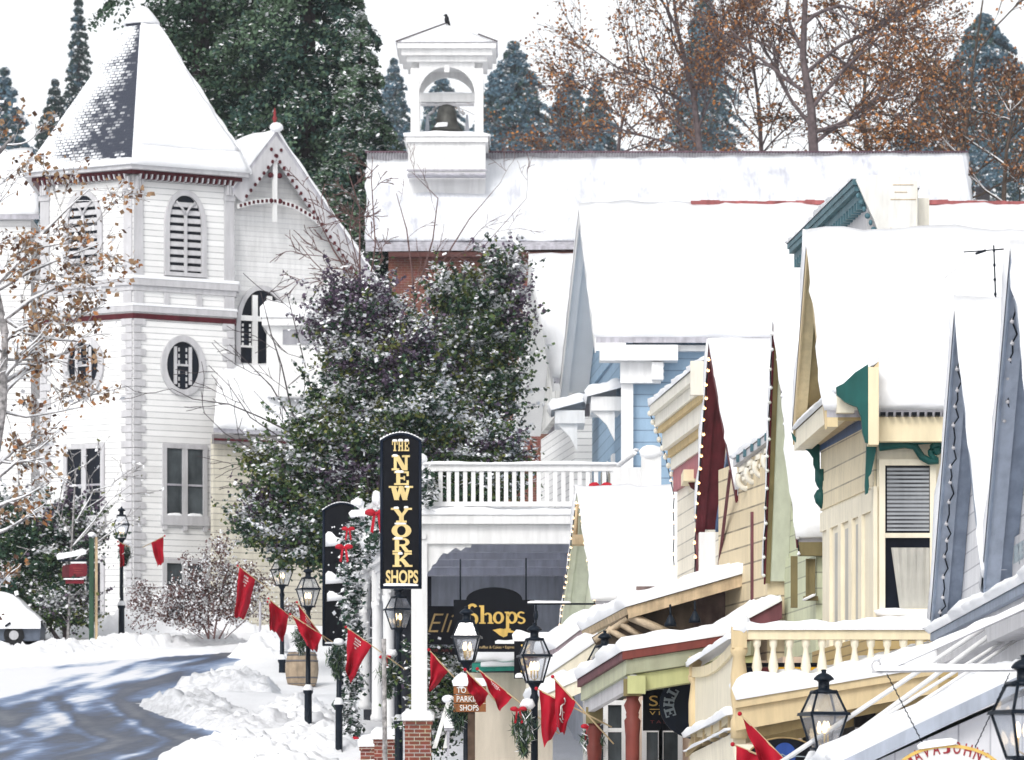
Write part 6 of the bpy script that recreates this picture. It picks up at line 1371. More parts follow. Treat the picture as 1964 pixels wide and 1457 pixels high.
# arched sign "Shops" with pointing hand
Yq = 104.8; sq = F / Yq
T = Thing('arched_shop_sign', 'black sign with arched top, gold word Shops and a pointing hand', 'sign', P(948, 1200, Yq))
mb = MB(); pts_ = [(870, 1241), (1025, 1241), (1025, 1150), (1002, 1150)] + [(948 + 54 * math.cos(R(t)), 1150 - 24 * math.sin(R(t))) for t in range(10, 171, 10)] + [(894, 1150), (870, 1150)]
mb.prism([P(u, v, Yq) for u, v in pts_], (0, .06, 0)); bd = T.part('board', mb, [BLACK])
mb = MB()
for ch, u, w_, h_ in (('S', 893, 26, 40), ('h', 919, 28, 32), ('o', 945, 22, 33), ('p', 968, 25, 33), ('s', 989, 21, 33)):
    glyphs(mb, ch, w_ / sq, h_ / sq, P(u, 1196 + (2 if ch == 'S' else 0), Yq - .001), 0, 0, .012)
T.part('lettering', mb, [GOLD], bd)
mb = MB(); mb.prism([P(u, v, Yq - .012) for u, v in ((945, 1208), (958, 1205), (974, 1207), (986, 1210), (987, 1213), (974, 1213), (973, 1219), (966, 1222), (958, 1218), (952, 1213))], (0, .011, 0)); T.part('pointing_hand', mb, [GOLD], bd)
mb = MB(); mb.tube([P(883, 1072, Yq + .03), P(883, 1150, Yq + .03)], .02, 6); mb.tube([P(1009, 1070, Yq + .03), P(1009, 1150, Yq + .03)], .02, 6); T.part('hanger', mb, [IRON])
Yq = 107.4
T = Thing('gallery_sign', 'long black sign with slanted dim gold script, left of the arched sign', 'sign', P(845, 1200, Yq))
mb = MB(); mb.box(X(806, Yq), X(905, Yq), Yq, Yq + .06, Z(1236, Yq), Z(1162, Yq)); bd = T.part('board', mb, [BLACK]); mb = MB(); text_polys(mb, 'Eli', .56, .40, (X(821, Yq), Yq - .006, Z(1212, Yq)), 0, .006, shear=.35, bold=-.012); T.part('lettering', mb, [DULLG], bd)
mb = MB(); mb.box(X(806, Yq), X(880, Yq), Yq, Yq + .05, Z(1256, Yq), Z(1242, Yq)); b2 = T.part('lower_board', mb, [BLACK]); mb = MB(); text_polys(mb, 'FINE ART', .6, .06, (X(816, Yq), Yq - .006, Z(1250, Yq)), 0, .006); T.part('small_lettering', mb, [DIMR], b2)
Yq = 104.4
T = Thing('menu_sign', 'narrow black sign with small gold writing below the arched sign', 'sign', P(955, 1240, Yq))
mb = MB(); mb.box(X(905, Yq), X(1000, Yq), Yq, Yq + .05, Z(1250, Yq), Z(1234.5, Yq)); bd = T.part('board', mb, [BLACK]); mb = MB(); text_polys(mb, 'Truffles & Cakes • Espresso', .86, .075, (X(915, Yq), Yq - .006, Z(1245, Yq)), 0, .006, bold=.01); T.part('lettering', mb, [mat('dull_tan_lettering', (.55, .40, .2), .5)], bd)
mb = MB(); mb.snow(P(950, 1234, Yq - .03), P(992, 1234, Yq - .03), P(992, 1234, Yq + .05), P(950, 1234, Yq + .05), .1, 8, 2, 260, jit=.02); T.part('snow', mb, [SNOW], bd)
Yq = 99.0
T = Thing('bracket_sign', 'black framed sign with gold scrolls hung below the iron arm, snow along its top', 'sign', P(1035, 1260, Yq))
mb = MB(); mb.box(X(986, Yq), X(1092, Yq), Yq, Yq + .06, Z(1301, Yq), Z(1229, Yq)); bd = T.part('board', mb, [BLACK]); mb = MB()
for s_, ux in ((1, 1052), (-1, 1090), (1, 1000)):
    mb.tube([P(ux + s_ * t * 1.6, 1236 + 8 * math.sin(t * .32), Yq - .012) for t in range(0, 11)], .018, 5)
glyphs(mb, 'S', .2, .3, P(996, 1290, Yq - .002), 0, 0, .01); mb.tube([P(1060 + 4 * k, 1258 + 3 * (k % 2), Yq - .012) for k in range(6)], .016, 5); T.part('lettering', mb, [GOLD], bd)
mb = MB(); mb.snow(P(984, 1229, Yq - .04), P(1080, 1229, Yq - .04), P(1080, 1229, Yq + .1), P(984, 1229, Yq + .1), .19, 16, 4, 261, jit=.02); mb.snow(P(988, 1299, Yq - .05), P(1002, 1299, Yq - .05), P(1002, 1299, Yq), P(988, 1299, Yq), .1, 4, 2, 262, jit=.01); T.part('snow', mb, [SNOW], bd)
# wooden direction sign
Yq = 85.6
T = Thing('direction_sign', 'brown three-board wooden sign with white capitals on a weathered post', 'sign', (X(903, Yq), Yq, G(Yq)))
for i, (tx, u0_, wd) in enumerate((('TO', 876, 18), ('PARKING', 876, 52), ('SHOPS', 882, 36))):
    z0_, z1_ = Z(1331 + i * 17, Yq), Z(1315.5 + i * 17, Yq); mb = MB(); mb.box(X(870, Yq), X(932, Yq), Yq, Yq + .05, z0_, z1_); bd = T.part('board', mb, [WOOD]); mb = MB(); text_polys(mb, tx, wd * Yq / F, .10, (X(u0_, Yq), Yq - .006, z0_ + .02), 0, .006, bold=.01); T.part('lettering', mb, [LETW], bd)
mb = MB(); mb.box(X(897, Yq), X(911, Yq), Yq + .055, Yq + .2, G(Yq) - .3, Z(1320, Yq)); T.part('post', mb, [WOODP]); mb = MB(); mb.snow(P(869, 1315, Yq - .02), P(933, 1315, Yq - .02), P(933, 1315, Yq + .1), P(869, 1315, Yq + .1), .13, 10, 3, 263, jit=.02); mb.ball(P(885, 1306, Yq + .05), .13, .08, .15, 8, 0, .3); T.part('snow', mb, [SNOW])
# maroon sign by the church
Yq = 146.4
T = Thing('church_sign', 'dark red double sign on a green post in front of the church', 'sign', (X(176, Yq), Yq, G(Yq)))
mb = MB(); mb.prism([P(u, v, Yq) for u, v in ((133, 1107), (164, 1105), (167, 1100), (167, 1085), (164, 1080), (136, 1081), (133, 1085))], (0, .12, 0)); mb.prism([P(u, v, Yq + .05) for u, v in ((119, 1107), (133.6, 1107), (133.6, 1082), (121, 1084), (119, 1090))], (0, .4, 0), 1); mb.box(X(126, Yq), X(161, Yq), Yq - .02, Yq + .1, Z(1119, Yq), Z(1111, Yq)); bd = T.part('board', mb, [SIGNR, MAR])
mb = MB()
for k, (a_, b_) in enumerate(((140, 160), (143, 157), (141, 159))): mb.box(X(a_, Yq), X(b_, Yq), Yq - .012, Yq, Z(1090 + k * 4.5, Yq), Z(1088.8 + k * 4.5, Yq))
T.part('faint_lines', mb, [mat('dull_red_line', (.3, .05, .05), .6)], bd)
mb = MB(); mb.snow(P(122, 1111, Yq - .06), P(161, 1111, Yq - .06), P(161, 1111, Yq + .1), P(122, 1111, Yq + .1), .05, 8, 2, 264, jit=.01); mb.snow(P(136, 1080, Yq), P(166, 1080, Yq), P(166, 1080, Yq + .2), P(136, 1080, Yq + .2), .06, 8, 2, 265, jit=.01); mb.snow(P(110, 1073, Yq - .05), P(166, 1062, Yq - .05), P(166, 1062, Yq + .1), P(110, 1073, Yq + .1), .2, 10, 3, 266, jit=.01); mb.ball(P(176, 1025, Yq), .12, .12, .08); T.part('snow', mb, [SNOW])
mb = MB(); mb.tube([P(112, 1075, Yq), P(168, 1074, Yq)], .035, 6); T.part('arm', mb, [IRON]); mb = MB(); mb.box(X(171, Yq), X(180, Yq), Yq - .07, Yq + .07, G(Yq) - .3, Z(1032, Yq)); T.part('post', mb, [GPOST]); mb = MB(); mb.box(X(182, Yq), X(187, Yq), Yq, Yq + .1, G(Yq) - .3, Z(1030, Yq)); T.part('board_post', mb, [TAN])
# ================================================================ street lamps
def lamp_proto(label, loc, grp='street lamps along the kerb'):
    T = Thing('street_lamp', label, 'street lamp', (0, 0, 0), grp)
    mb = MB(); mb.lathe((0, 0, -.5), [(.12, 0), (.12, .55), (.095, .62), (.09, 1.42), (.12, 1.47), (.12, 1.52), (.062, 1.6), (.055, 3.2), (.075, 3.3), (.05, 3.36), (.055, 3.44), (.11, 3.53), (.11, 3.56)], 14, 0); T.part('post', mb, [IRON])
    sq = lambda h, z, rot=.26: [Vector((h * math.sqrt(2) * math.cos(math.pi / 4 + rot + k * math.pi / 2), h * math.sqrt(2) * math.sin(math.pi / 4 + rot + k * math.pi / 2), z)) for k in range(4)]
    a, b, c = sq(.12, 3.05), sq(.225, 3.465), sq(.12, 3.74)
    mb = MB()
    for k in range(4):
        mb.tube([a[k], b[k]], .016, 5); mb.tube([b[k], c[k]], .016, 5)
    for q, r in ((a, .02), (c, .024)):
        for k in range(4): mb.tube([q[k], q[(k + 1) % 4]], r, 5)
    o = sq(.26, 3.455); i = sq(.20, 3.455)
    for k in range(4):
        k2 = (k + 1) % 4; up = Vector((0, 0, .045)); mb.hexa([o[k], o[k2], i[k2], i[k]], [o[k] * .97 + up * 1.9 + Vector((0, 0, .055)), o[k2] * .97 + up * 1.9 + Vector((0, 0, .055)), i[k2] + up, i[k] + up])
    T.part('lantern_frame', mb, [IRON])
    mb = MB()
    for lo, hi in ((a, b), (b, c)):
        for k in range(4):
            q = [lo[k], lo[(k + 1) % 4], hi[(k + 1) % 4], hi[k]]; cc = sum(q, Vector()) / 4; mb.add([cc + (v - cc) * .96 for v in q], [(0, 1, 2, 3)])
    T.part('glass', mb, [LGLASS])
    mb = MB(); mb.lathe((0, 0, 3.73), [(.15, 0), (.13, .03), (.07, .05), (.068, .13), (.085, .145), (.125, .16), (.12, .18), (.085, .215), (.05, .235), (.03, .24), (.03, .27), (.042, .275), (.02, .285)], 14); T.part('cap', mb, [IRON])
    for k in range(3):
        x, y = .06 * math.cos(k * 2.1 + .6), .06 * math.sin(k * 2.1 + .6)
        mb = MB(); mb.lathe((x, y, 3.24), [(.012, 0), (.026, .03), (.03, .07), (.02, .12), (.006, .15)], 10); bl = T.part('bulb', mb, [FLAME]); mb = MB(); mb.tube([(x, y, 3.12), (x, y, 3.24)], .014, 6); mb.tube([(x, y, 3.12), (0, 0, 3.08)], .008, 5); T.part('holder', mb, [GOLD], bl)
    mb = MB(); mb.lathe((0, 0, 1.0), [(.125, .02), (.13, .06), (.09, .13), (.04, .19)], 10); T.part('snow', mb, [SNOW])
    return T.o
LP = [(X(1964, 46.3), 46.3, 0, 'nearest street lamp, cut off by the right edge, beside the white porch'),
      (X(1580, 60), 60, 0, 'black street lamp with clear lit lantern in front of the yellow porch'),
      (X(1160, 84.5), 84.5, -.34, 'street lamp whose lantern hides behind the sage porch roof'),
      (X(1025, 80.5), 80.5, 0, 'black street lamp standing in front of the bracket sign with gold scrolls'),
      (X(895, 86.4), 86.4, 0, 'black street lamp with its lantern overlapping the arched Shops sign'),
      (X(765, 109), 109, .2, 'black street lamp just below the tall black sign with gold letters'),
      (X(591, 120), 120, 0, 'black street lamp in front of the dark evergreen shrubs'),
      (X(541, 135), 135, -.55, 'black street lamp half lost among the evergreen branches'),
      (X(233, 150), 150, 0, 'black street lamp across the road against the church tower')]
lp = lamp_proto(LP[0][3], None)
for i, (x, y, dz_, lb) in enumerate(LP):
    o = lp if i == 0 else copy_tree(lp); o.location = (x, y, G(y) + dz_); o.rotation_euler = (0, 0, [0.1, 0, .2, -.1, -.35, .25, .1, .3, -.2][i]); o['label'] = lb

Yq = 114.5; T = Thing('sign_post', 'black post with a snowy collar below the plain black arched sign', 'post', (X(650, Yq), Yq, G(Yq)))
mb = MB(); zz = G(Yq); zt = Z(1238, Yq); zk = Z(1352, Yq); mb.lathe((X(650, Yq), Yq, zz - .5), [(.11, 0), (.085, .6), (.08, zk - zz + .42), (.115, zk - zz + .46), (.115, zk - zz + .5), (.06, zk - zz + .58), (.055, zt - zz + .5)], 14); T.part('shaft', mb, [IRON])
mb = MB(); mb.lathe((X(650, Yq), Yq, zk), [(.12, .01), (.12, .05), (.07, .16), (.03, .2)], 12); T.part('snow', mb, [SNOW])
# ================================================================ leaves in numpy
def leafmesh(name, Cn, size, mi, mats, parent, loc, rng, updir=0.0, elong=1.5, adir=None):
    n = len(Cn); Cn = np.asarray(Cn, float) - np.array(loc)
    a = rng.normal(size=(n, 3))
    if adir is not None: a = a * .45 + np.asarray(adir)
    nn = rng.normal(size=(n, 3))
    if np.ndim(updir) or updir: nn[:, 2] += np.asarray(updir) * 3
    nn /= np.linalg.norm(nn, axis=1, keepdims=True); a -= (a * nn).sum(1, keepdims=True) * nn; a /= np.linalg.norm(a, axis=1, keepdims=True); b = np.cross(nn, a)
    s = np.asarray(size).reshape(-1, 1) * np.ones((n, 1)) * .5
    V = np.empty((n, 4, 3)); V[:, 0] = Cn - a * s * elong; V[:, 1] = Cn + b * s - a * s * .2; V[:, 2] = Cn + a * s * elong; V[:, 3] = Cn - b * s + a * s * .2
    me = bpy.data.meshes.new(name); me.vertices.add(n * 4); me.vertices.foreach_set('co', V.ravel().astype(np.float32)); me.loops.add(n * 4); me.loops.foreach_set('vertex_index', np.arange(n * 4, dtype=np.int32))
    me.polygons.add(n); me.polygons.foreach_set('loop_start', np.arange(0, n * 4, 4, dtype=np.int32)); me.polygons.foreach_set('material_index', np.asarray(mi, dtype=np.int32))
    for m in mats: me.materials.append(m)
    me.update(calc_edges=True); o = bpy.data.objects.new(name, me); col.objects.link(o)
    if parent is not None: o.parent = parent
    return o
def conifer(label, u, vtop, Y, rad, n, seed, mats, leaf=.2, zb=None, name='conifer', cat='tree', group=None, prof=None, droop=.35, snow=.06, trunk=BARK, per=.62, vbot=None, lean=0):
    rng = np.random.default_rng(seed); x = X(u, Y); top = Z(vtop, Y); g = G(Y); T = Thing(name, label, cat, (x, Y, g), group)
    H = top - g; z0 = g + 1.5 if vbot is None else max(g + 1.5, Z(vbot, Y)); HH = top - z0
    L = max(6, int(HH / per)); t = rng.random(n) ** 1.25; lev = np.floor(t * L); m = 7; br = rng.integers(0, m, n)
    hsh = np.sin(lev * 12.9898 + br * 78.233) * 43758.5453; hsh -= np.floor(hsh)
    az = (br + lev * .37) * 2 * np.pi / m + rng.normal(0, .17, n) + hsh
    f = rng.random(n) ** .6
    tl = (lev + .5) / L; pf = (1 - tl) ** .85 + .03 if prof is None else prof(tl)
    r = rad * pf * (.62 + .55 * hsh) * f
    z = z0 + HH * tl - droop * r * f ** 1.2 + rng.normal(0, per * .13, n) + .25 * r * (1 - f)
    side = rng.normal(0, 1, n) * .10 * r
    C = np.stack([x + np.cos(az) * r - np.sin(az) * side + lean * (z - g), Y + np.sin(az) * r + np.cos(az) * side, z], 1)
    k = len(mats); mi = np.clip((hsh * k * .8 + rng.random(n) * k * .5).astype(int), 0, k - 1)
    sn = (rng.random(n) < snow * (.4 + 1.2 * f)); mi[sn] = k; up = np.where(sn, 1.0, .25); C[sn, 2] += leaf * .4
    sz = leaf * (.7 + .6 * rng.random(n))
    leafmesh('crown', C, sz, mi, list(mats) + [SNOW], T.o, T.loc, rng, up)
    mb = MB(); mb.tube([(x, Y, g - .5), (x, Y, z0 + HH * .5), (x, Y, top - .3)], [rad * .07 + .1, rad * .05 + .06, .03], 8)
    rr = random.Random(seed)
    for q in range(min(40, L * 2)):
        lv = rr.randrange(L); bb = rr.randrange(m); h2 = math.sin(lv * 12.9898 + bb * 78.233) * 43758.5453; h2 -= math.floor(h2); a_ = (bb + lv * .37) * 2 * math.pi / m + h2; tl_ = (lv + .5) / L
        R_ = rad * ((1 - tl_) ** .85 + .03 if prof is None else float(prof(np.array([tl_]))[0])) * (.62 + .55 * h2) * .8; zz = z0 + HH * tl_
        mb.tube([(x, Y, zz + .1), (x + math.cos(a_) * R_ * .6, Y + math.sin(a_) * R_ * .6, zz - droop * R_ * .2), (x + math.cos(a_) * R_, Y + math.sin(a_) * R_, zz - droop * R_)], [.07, .05, .02], 4)
    T.part('trunk', mb, [trunk]); return T
def grow(p, d, L, r, dep, rng, tubes, tips, grav=.0, spread=.55, seg=4, wob=.16, kids=(2, 4), tipdep=1, ratio=.62, ymul=1.0):
    pts_ = [p.copy()]; d = d.normalized()
    for i in range(seg):
        d = (d + Vector((rng.gauss(0, wob), rng.gauss(0, wob) * ymul, rng.gauss(0, wob) + grav))).normalized(); p = p + d * (L / seg); pts_.append(p.copy())
        if dep <= tipdep: tips.append((p.copy(), dep))
    tubes.append((pts_, [lerp(r, r * .55, i / seg) for i in range(seg + 1)]))
    if dep <= 0: return
    for c in range(rng.randint(*kids)):
        i = rng.randint(max(1, seg // 2 - 1), seg); q = pts_[i]; ax = Vector((rng.gauss(0, 1), rng.gauss(0, 1) * ymul, rng.gauss(0, 1) * .8)); nd = (d + ax.normalized() * spread * rng.uniform(.7, 1.5)).normalized()
        grow(q, nd, L * ratio * rng.uniform(.75, 1.2), r * .55, dep - 1, rng, tubes, tips, grav, spread, max(3, seg - 1), wob, kids, tipdep, ratio, ymul)
    grow(pts_[-1], d, L * ratio * 1.05, r * .55, dep - 1, rng, tubes, tips, grav, spread, max(3, seg - 1), wob, kids, tipdep, ratio, ymul)
def tubesmesh(T, name, tubes, mats, n=4, snowcap=0.0, minr=0.006, sub=None):
    mb = MB()
    for pts_, rs in tubes: mb.tube(pts_, [max(minr, q) for q in rs], n if rs[0] < .06 else 7, 0, False)
    o = T.part(name, mb, mats, sub)
    if snowcap:
        mb = MB()
        for pts_, rs in tubes:
            d = pts_[-1] - pts_[0]
            if d.length > 1e-4 and abs(d.normalized().z) < .8 and rs[0] > minr * .9 : mb.tube([p + Vector((0, 0, max(minr, q) * .85)) for p, q in zip(pts_, rs)], [max(minr, q) * snowcap for q in rs], 5, 0, False)
        if mb.v: T.part('snow', mb, [SNOW], o)
    return o
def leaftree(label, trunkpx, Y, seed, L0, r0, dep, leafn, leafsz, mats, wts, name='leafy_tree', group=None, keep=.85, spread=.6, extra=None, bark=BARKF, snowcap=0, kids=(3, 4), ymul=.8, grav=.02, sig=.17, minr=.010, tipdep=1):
    rng = random.Random(seed); nr = np.random.default_rng(seed)
    pp = [P(u, v, Y) for u, v in trunkpx]; base = Vector((pp[0].x, Y, G(Y))); T = Thing(name, label, 'tree', base, group); tubes = []; tips = []
    tubes.append(([base] + pp, [r0 * 1.2] + [lerp(r0, r0 * .3, i / max(1, len(pp) - 1)) for i in range(len(pp))]))
    for (i, du, dv, l, dd) in extra or []:
        fi = int(i); q = pp[fi].lerp(pp[min(fi + 1, len(pp) - 1)], i - fi); grow(q, Vector((du, rng.uniform(-.5, .5), dv)), l, r0 * .42, dd, rng, tubes, tips, grav, spread, 5, .13, kids, tipdep, .66, ymul)
    tubesmesh(T, 'trunk', tubes, [bark], 4, snowcap, minr)
    if leafn:
        tp = [p for p, d in tips if rng.random() < keep]
        C = np.repeat(np.array([tuple(p) for p in tp]), leafn, 0); C = C + nr.normal(0, sig, C.shape); mi = nr.choice(len(mats), len(C), p=wts)
        leafmesh('crown', C, leafsz * (.6 + .8 * nr.random(len(C))), mi, mats, T.o, T.loc, nr, 0, 1.25)
    return T
# ---- great cedars behind the church and conifers on the hill
cprof = lambda t: np.clip(1.0 - .25 * t - .55 * t ** 3, .05, 1) * (.75 + .25 * np.sin(t * 40))
conifer('huge dark cedar rising directly behind the church tower', 385, -640, 188, 5.0, 105000, 1, [CON1, CON2, CON3, LG1], .125, name='cedar_tree', prof=cprof, droop=.45, snow=.055, vbot=560, per=1.0, group='dark evergreens behind the church')
conifer('huge dark cedar to the right of the church gable, reaching the brick roof', 590, -480, 184, 4.6, 115000, 2, [CON1, CON1, CON2, CON3], .125, name='cedar_tree', prof=cprof, droop=.5, snow=.06, vbot=560, per=1.0, group='dark evergreens behind the church')
conifer('sparser cedar between the tower and the middle cedar, its thick trunk showing', 478, -600, 194, 4.4, 60000, 3, [CON1, CON2, LG1], .13, name='cedar_tree', prof=cprof, droop=.5, snow=.09, vbot=460, per=1.2, group='dark evergreens behind the church')
conifer('snow-flecked cedar leaning against the left end of the brick roof', 690, 20, 181, 2.5, 60000, 4, [CON1, CON2, CON3], .12, name='cedar_tree', droop=.5, snow=.16, vbot=520, group='dark evergreens behind the church')
for i, (u, v, Y_, r_, n_, lb) in enumerate(((985, 78, 250, 3.7, 15000, 'pointed blue-green conifer just right of the bell cupola'), (755, 110, 262, 1.9, 8000, 'faint blue conifer between the cedars and the cupola'), (848, 135, 268, 2.4, 9000, 'faint blue conifer seen through the arch of the cupola'),
      (1092, 138, 262, 2.3, 10000, 'bluish conifer with two tips left of the brown-leaved trees'), (1145, 150, 266, 2.0, 8000, 'lower bluish conifer tangled with the first brown-leaved tree'), (1885, 25, 240, 5.6, 26000, 'large blue-green conifer near the top right corner'),
      (1800, 150, 255, 3.8, 12000, 'smaller blue conifer left of the large one in the top right corner'), (1350, -40, 250, 2.6, 12000, 'tall dim conifer hidden within the first brown-leaved tree'), (8, 128, 230, 2.4, 9000, 'bluish conifer at the far left edge above the snowy roof'), (150, -20, 236, 1.5, 5000, 'thin dark conifer left of the tower roof'), (105, 150, 225, 1.8, 6000, 'low dark conifer just left of the tower roof'))):
    k_ = 2.15 + .09 * (i % 4); Y_, r_ = Y_ * k_, r_ * k_
    conifer(lb, u, v, Y_, r_, n_ * 3, 20 + i, [CONB, CON2, CONB] if i < 9 else [CONB, CON1], .29, snow=.07, vbot=330 if u > 700 else 420, group='conifers on the hill behind', per=.85)
# ---- brown-leaved trees behind the brick hall
bm, bw = [LB1, LB2, LB3, LO1], [.32, .17, .37, .14]
leaftree('first brown-leaved tree right of the cupola, leaning left', [(1345, 320), (1330, 180), (1300, 60), (1285, -60)], 195, 5, 5, .15, 4, 3, .105, bm, bw, keep=.72, group='brown-leaved trees behind the brick hall', extra=[(0.1, -.9, .3, 3.4, 3), (.3, -.8, .6, 3.4, 3), (.8, -.8, .5, 3, 3), (1.2, .5, .8, 2.6, 3), (1.5, -.6, .9, 3, 3), (1.9, -.4, 1, 2.6, 3), (2.3, .6, .9, 2.6, 3), (2.6, -.7, .8, 2.4, 3), (.5, .5, .8, 2.6, 3), (.9, .3, .9, 2.6, 3)])
leaftree('tall brown-leaved tree with a thick dark trunk in the middle of the group', [(1562, 320), (1556, 210), (1540, 110), (1545, -20), (1550, -120)], 192, 6, 5, .21, 4, 3, .10, bm, bw, keep=.72, group='brown-leaved trees behind the brick hall', extra=[(.4, .7, .6, 3.2, 3), (.7, -.8, .9, 3.2, 3), (1, .8, .8, 3.4, 3), (1.3, -.9, .7, 3, 3), (1.7, .8, .9, 3, 3), (2.1, -.7, .9, 3, 3), (2.5, .7, .9, 2.6, 3), (3, -.6, 1, 2.6, 3), (.6, .8, .2, 2.4, 3)])
leaftree('slender bare-topped tree between the two brown-leaved ones', [(1462, 320), (1455, 200), (1440, 90), (1420, 0)], 200, 7, 4, .10, 3, 3, .12, bm, bw, keep=.35, group='brown-leaved trees behind the brick hall', extra=[(.3, .4, 1, 2.8, 2), (.6, -.5, 1, 2.6, 2), (.2, .6, .9, 3, 3), (.4, -.6, .6, 2.4, 3), (1.2, .4, 1, 2.4, 2), (1.8, -.3, 1, 2.2, 2)])
leaftree('pale-barked brown-leaved tree to the right of the thick dark trunk', [(1668, 320), (1655, 230), (1660, 140), (1680, 20)], 197, 8, 4, .12, 3, 3, .10, bm, bw, keep=.72, bark=BARK2, group='brown-leaved trees behind the brick hall', extra=[(.1, .6, .6, 2.6, 3), (.5, .7, .5, 2.6, 3), (.9, -.5, .8, 2.4, 3), (1.4, .7, .9, 2.4, 3), (1.8, -.5, 1, 2.2, 3), (.3, -.8, .4, 2.4, 3)])
leaftree('thin brown-leaved tree in front of the large conifer, top right', [(1830, 420), (1850, 270), (1865, 140), (1885, 0)], 188, 9, 4, .11, 3, 3, .12, bm, bw, bark=BARK2, keep=.5, group='brown-leaved trees behind the brick hall', extra=[(.4, .8, .6, 2.8, 3), (.8, -.8, .4, 2.6, 3), (1.2, .7, .5, 2.6, 3), (1.6, -.6, .8, 2.4, 3), (.2, .7, .3, 2.6, 3), (2.2, .7, 1, 2.6, 2), (.1, -.7, .5, 2.2, 3)])
leaftree('dense brown twiggy tree beside the right end of the brick roof', [(1935, 480), (1925, 380), (1930, 290), (1945, 230)], 183, 10, 4, .12, 4, 4, .095, [LB3, LB1, LB2, SNOW], [.55, .25, .14, .06], bark=BARK2, group='brown-leaved trees behind the brick hall', extra=[(.2, -.9, .6, 2.4, 3), (.4, .8, .7, 2.4, 3), (.9, -.8, .8, 2.2, 3), (1.3, .7, .7, 2.2, 3), (1.7, -.7, .6, 2, 3), (2, .5, 1, 2, 3)], snowcap=.7)
leaftree('low brown-leaved tree just above the brick roof behind the first tree', [(1180, 340), (1190, 250), (1205, 190)], 203, 11, 4, .10, 3, 3, .10, bm, bw, keep=.72, group='brown-leaved trees behind the brick hall', extra=[(.2, -.9, .3, 2.8, 3), (.5, .8, .4, 2.6, 3), (1, -.7, .6, 2.4, 3), (.8, .8, .8, 2.4, 3), (1.4, .4, .9, 2, 3), (.1, .9, .2, 2.6, 3)])
# ---- near tree with tan leaves at the left edge
Yf = 118
def pxtree(label, name, Y, lines, seed, dep, L, leafn, leafsz, mats, wts, bark, snowcap, keep=.7, spread=.6, kids=(1, 3), every=2, base=None, grav=.0, ymul=.6, sig=.12, minr=.008, step=60, tipdep=0, cat='tree', group=None):
    rng = random.Random(seed); nr = np.random.default_rng(seed); b = base or P(lines[0][0][0][0], lines[0][0][0][1], Y); T = Thing(name, label, cat, (b[0], Y, G(Y)), group); tubes = []; tips = []
    for pts_, r0, r1 in lines:
        q = []; dz_ = rng.uniform(-.6, .6)
        for i, (u, v) in enumerate(pts_): q.append(P(u, v, Y + dz_ * i / len(pts_)))
        tubes.append((q, [lerp(r0, r1, i / (len(q) - 1)) for i in range(len(q))]))
        for a, bq in zip(q, q[1:]):
            k = max(1, int((bq - a).length * F / Y / step)); d = (bq - a).normalized()
            for i in range(k):
                c = a.lerp(bq, (i + rng.random()) / k); s = 1 if rng.random() < .5 else -1
                grow(c, (d + Vector((-d.z, rng.uniform(-.6, .6), d.x)) * s * rng.uniform(.5, 1.2)), L * rng.uniform(.6, 1.2), max(minr, r1 * .6), dep, rng, tubes, tips, grav, spread, 4, .15, kids, tipdep, .62, ymul)
        tips.append((q[-1], 0))
    tubesmesh(T, 'trunk' if cat == 'tree' else 'stem', tubes, [bark], 4, snowcap, minr)
    if leafn:
        tp = [p for p, d in tips if rng.random() < keep]
        C = np.repeat(np.array([tuple(p) for p in tp]), leafn, 0) + nr.normal(0, sig, (len(tp) * leafn, 3)); mi = nr.choice(len(mats), len(C), p=wts); leafmesh('crown' if cat == 'tree' else 'foliage', C, leafsz * (.6 + .8 * nr.random(len(C))), mi, mats, T.o, T.loc, nr, 0, 1.3)
    return T
pxtree('tan-leaved tree with snowy branches reaching in from the left edge', 'oak_tree', Yf, [
    ([(-60, 1270), (-30, 1000), (5, 780), (10, 640)], .17, .08), ([(10, 640), (-20, 500), (-40, 350), (0, 290), (28, 258)], .10, .035), ([(-20, 560), (40, 500), (90, 440), (130, 400), (172, 362)], .05, .012), ([(-10, 560), (60, 520), (120, 495), (190, 468)], .04, .012),
    ([(0, 620), (60, 575), (120, 545), (172, 540)], .05, .015), ([(0, 605), (50, 640), (110, 652), (160, 655)], .045, .012), ([(0, 740), (60, 700), (110, 682), (165, 662)], .045, .012), ([(5, 790), (50, 800), (110, 790), (160, 780)], .03, .01), ([(0, 690), (70, 690), (75, 660)], .03, .012), ([(5, 880), (40, 890), (90, 850)], .03, .01)], 3, 2, .85, 6, .105, [LB2, LB1, LB3, SNOW], [.50, .14, .14, .22], BARK3, 1.1, keep=.30, kids=(1, 3), sig=.13, step=26, minr=.008)
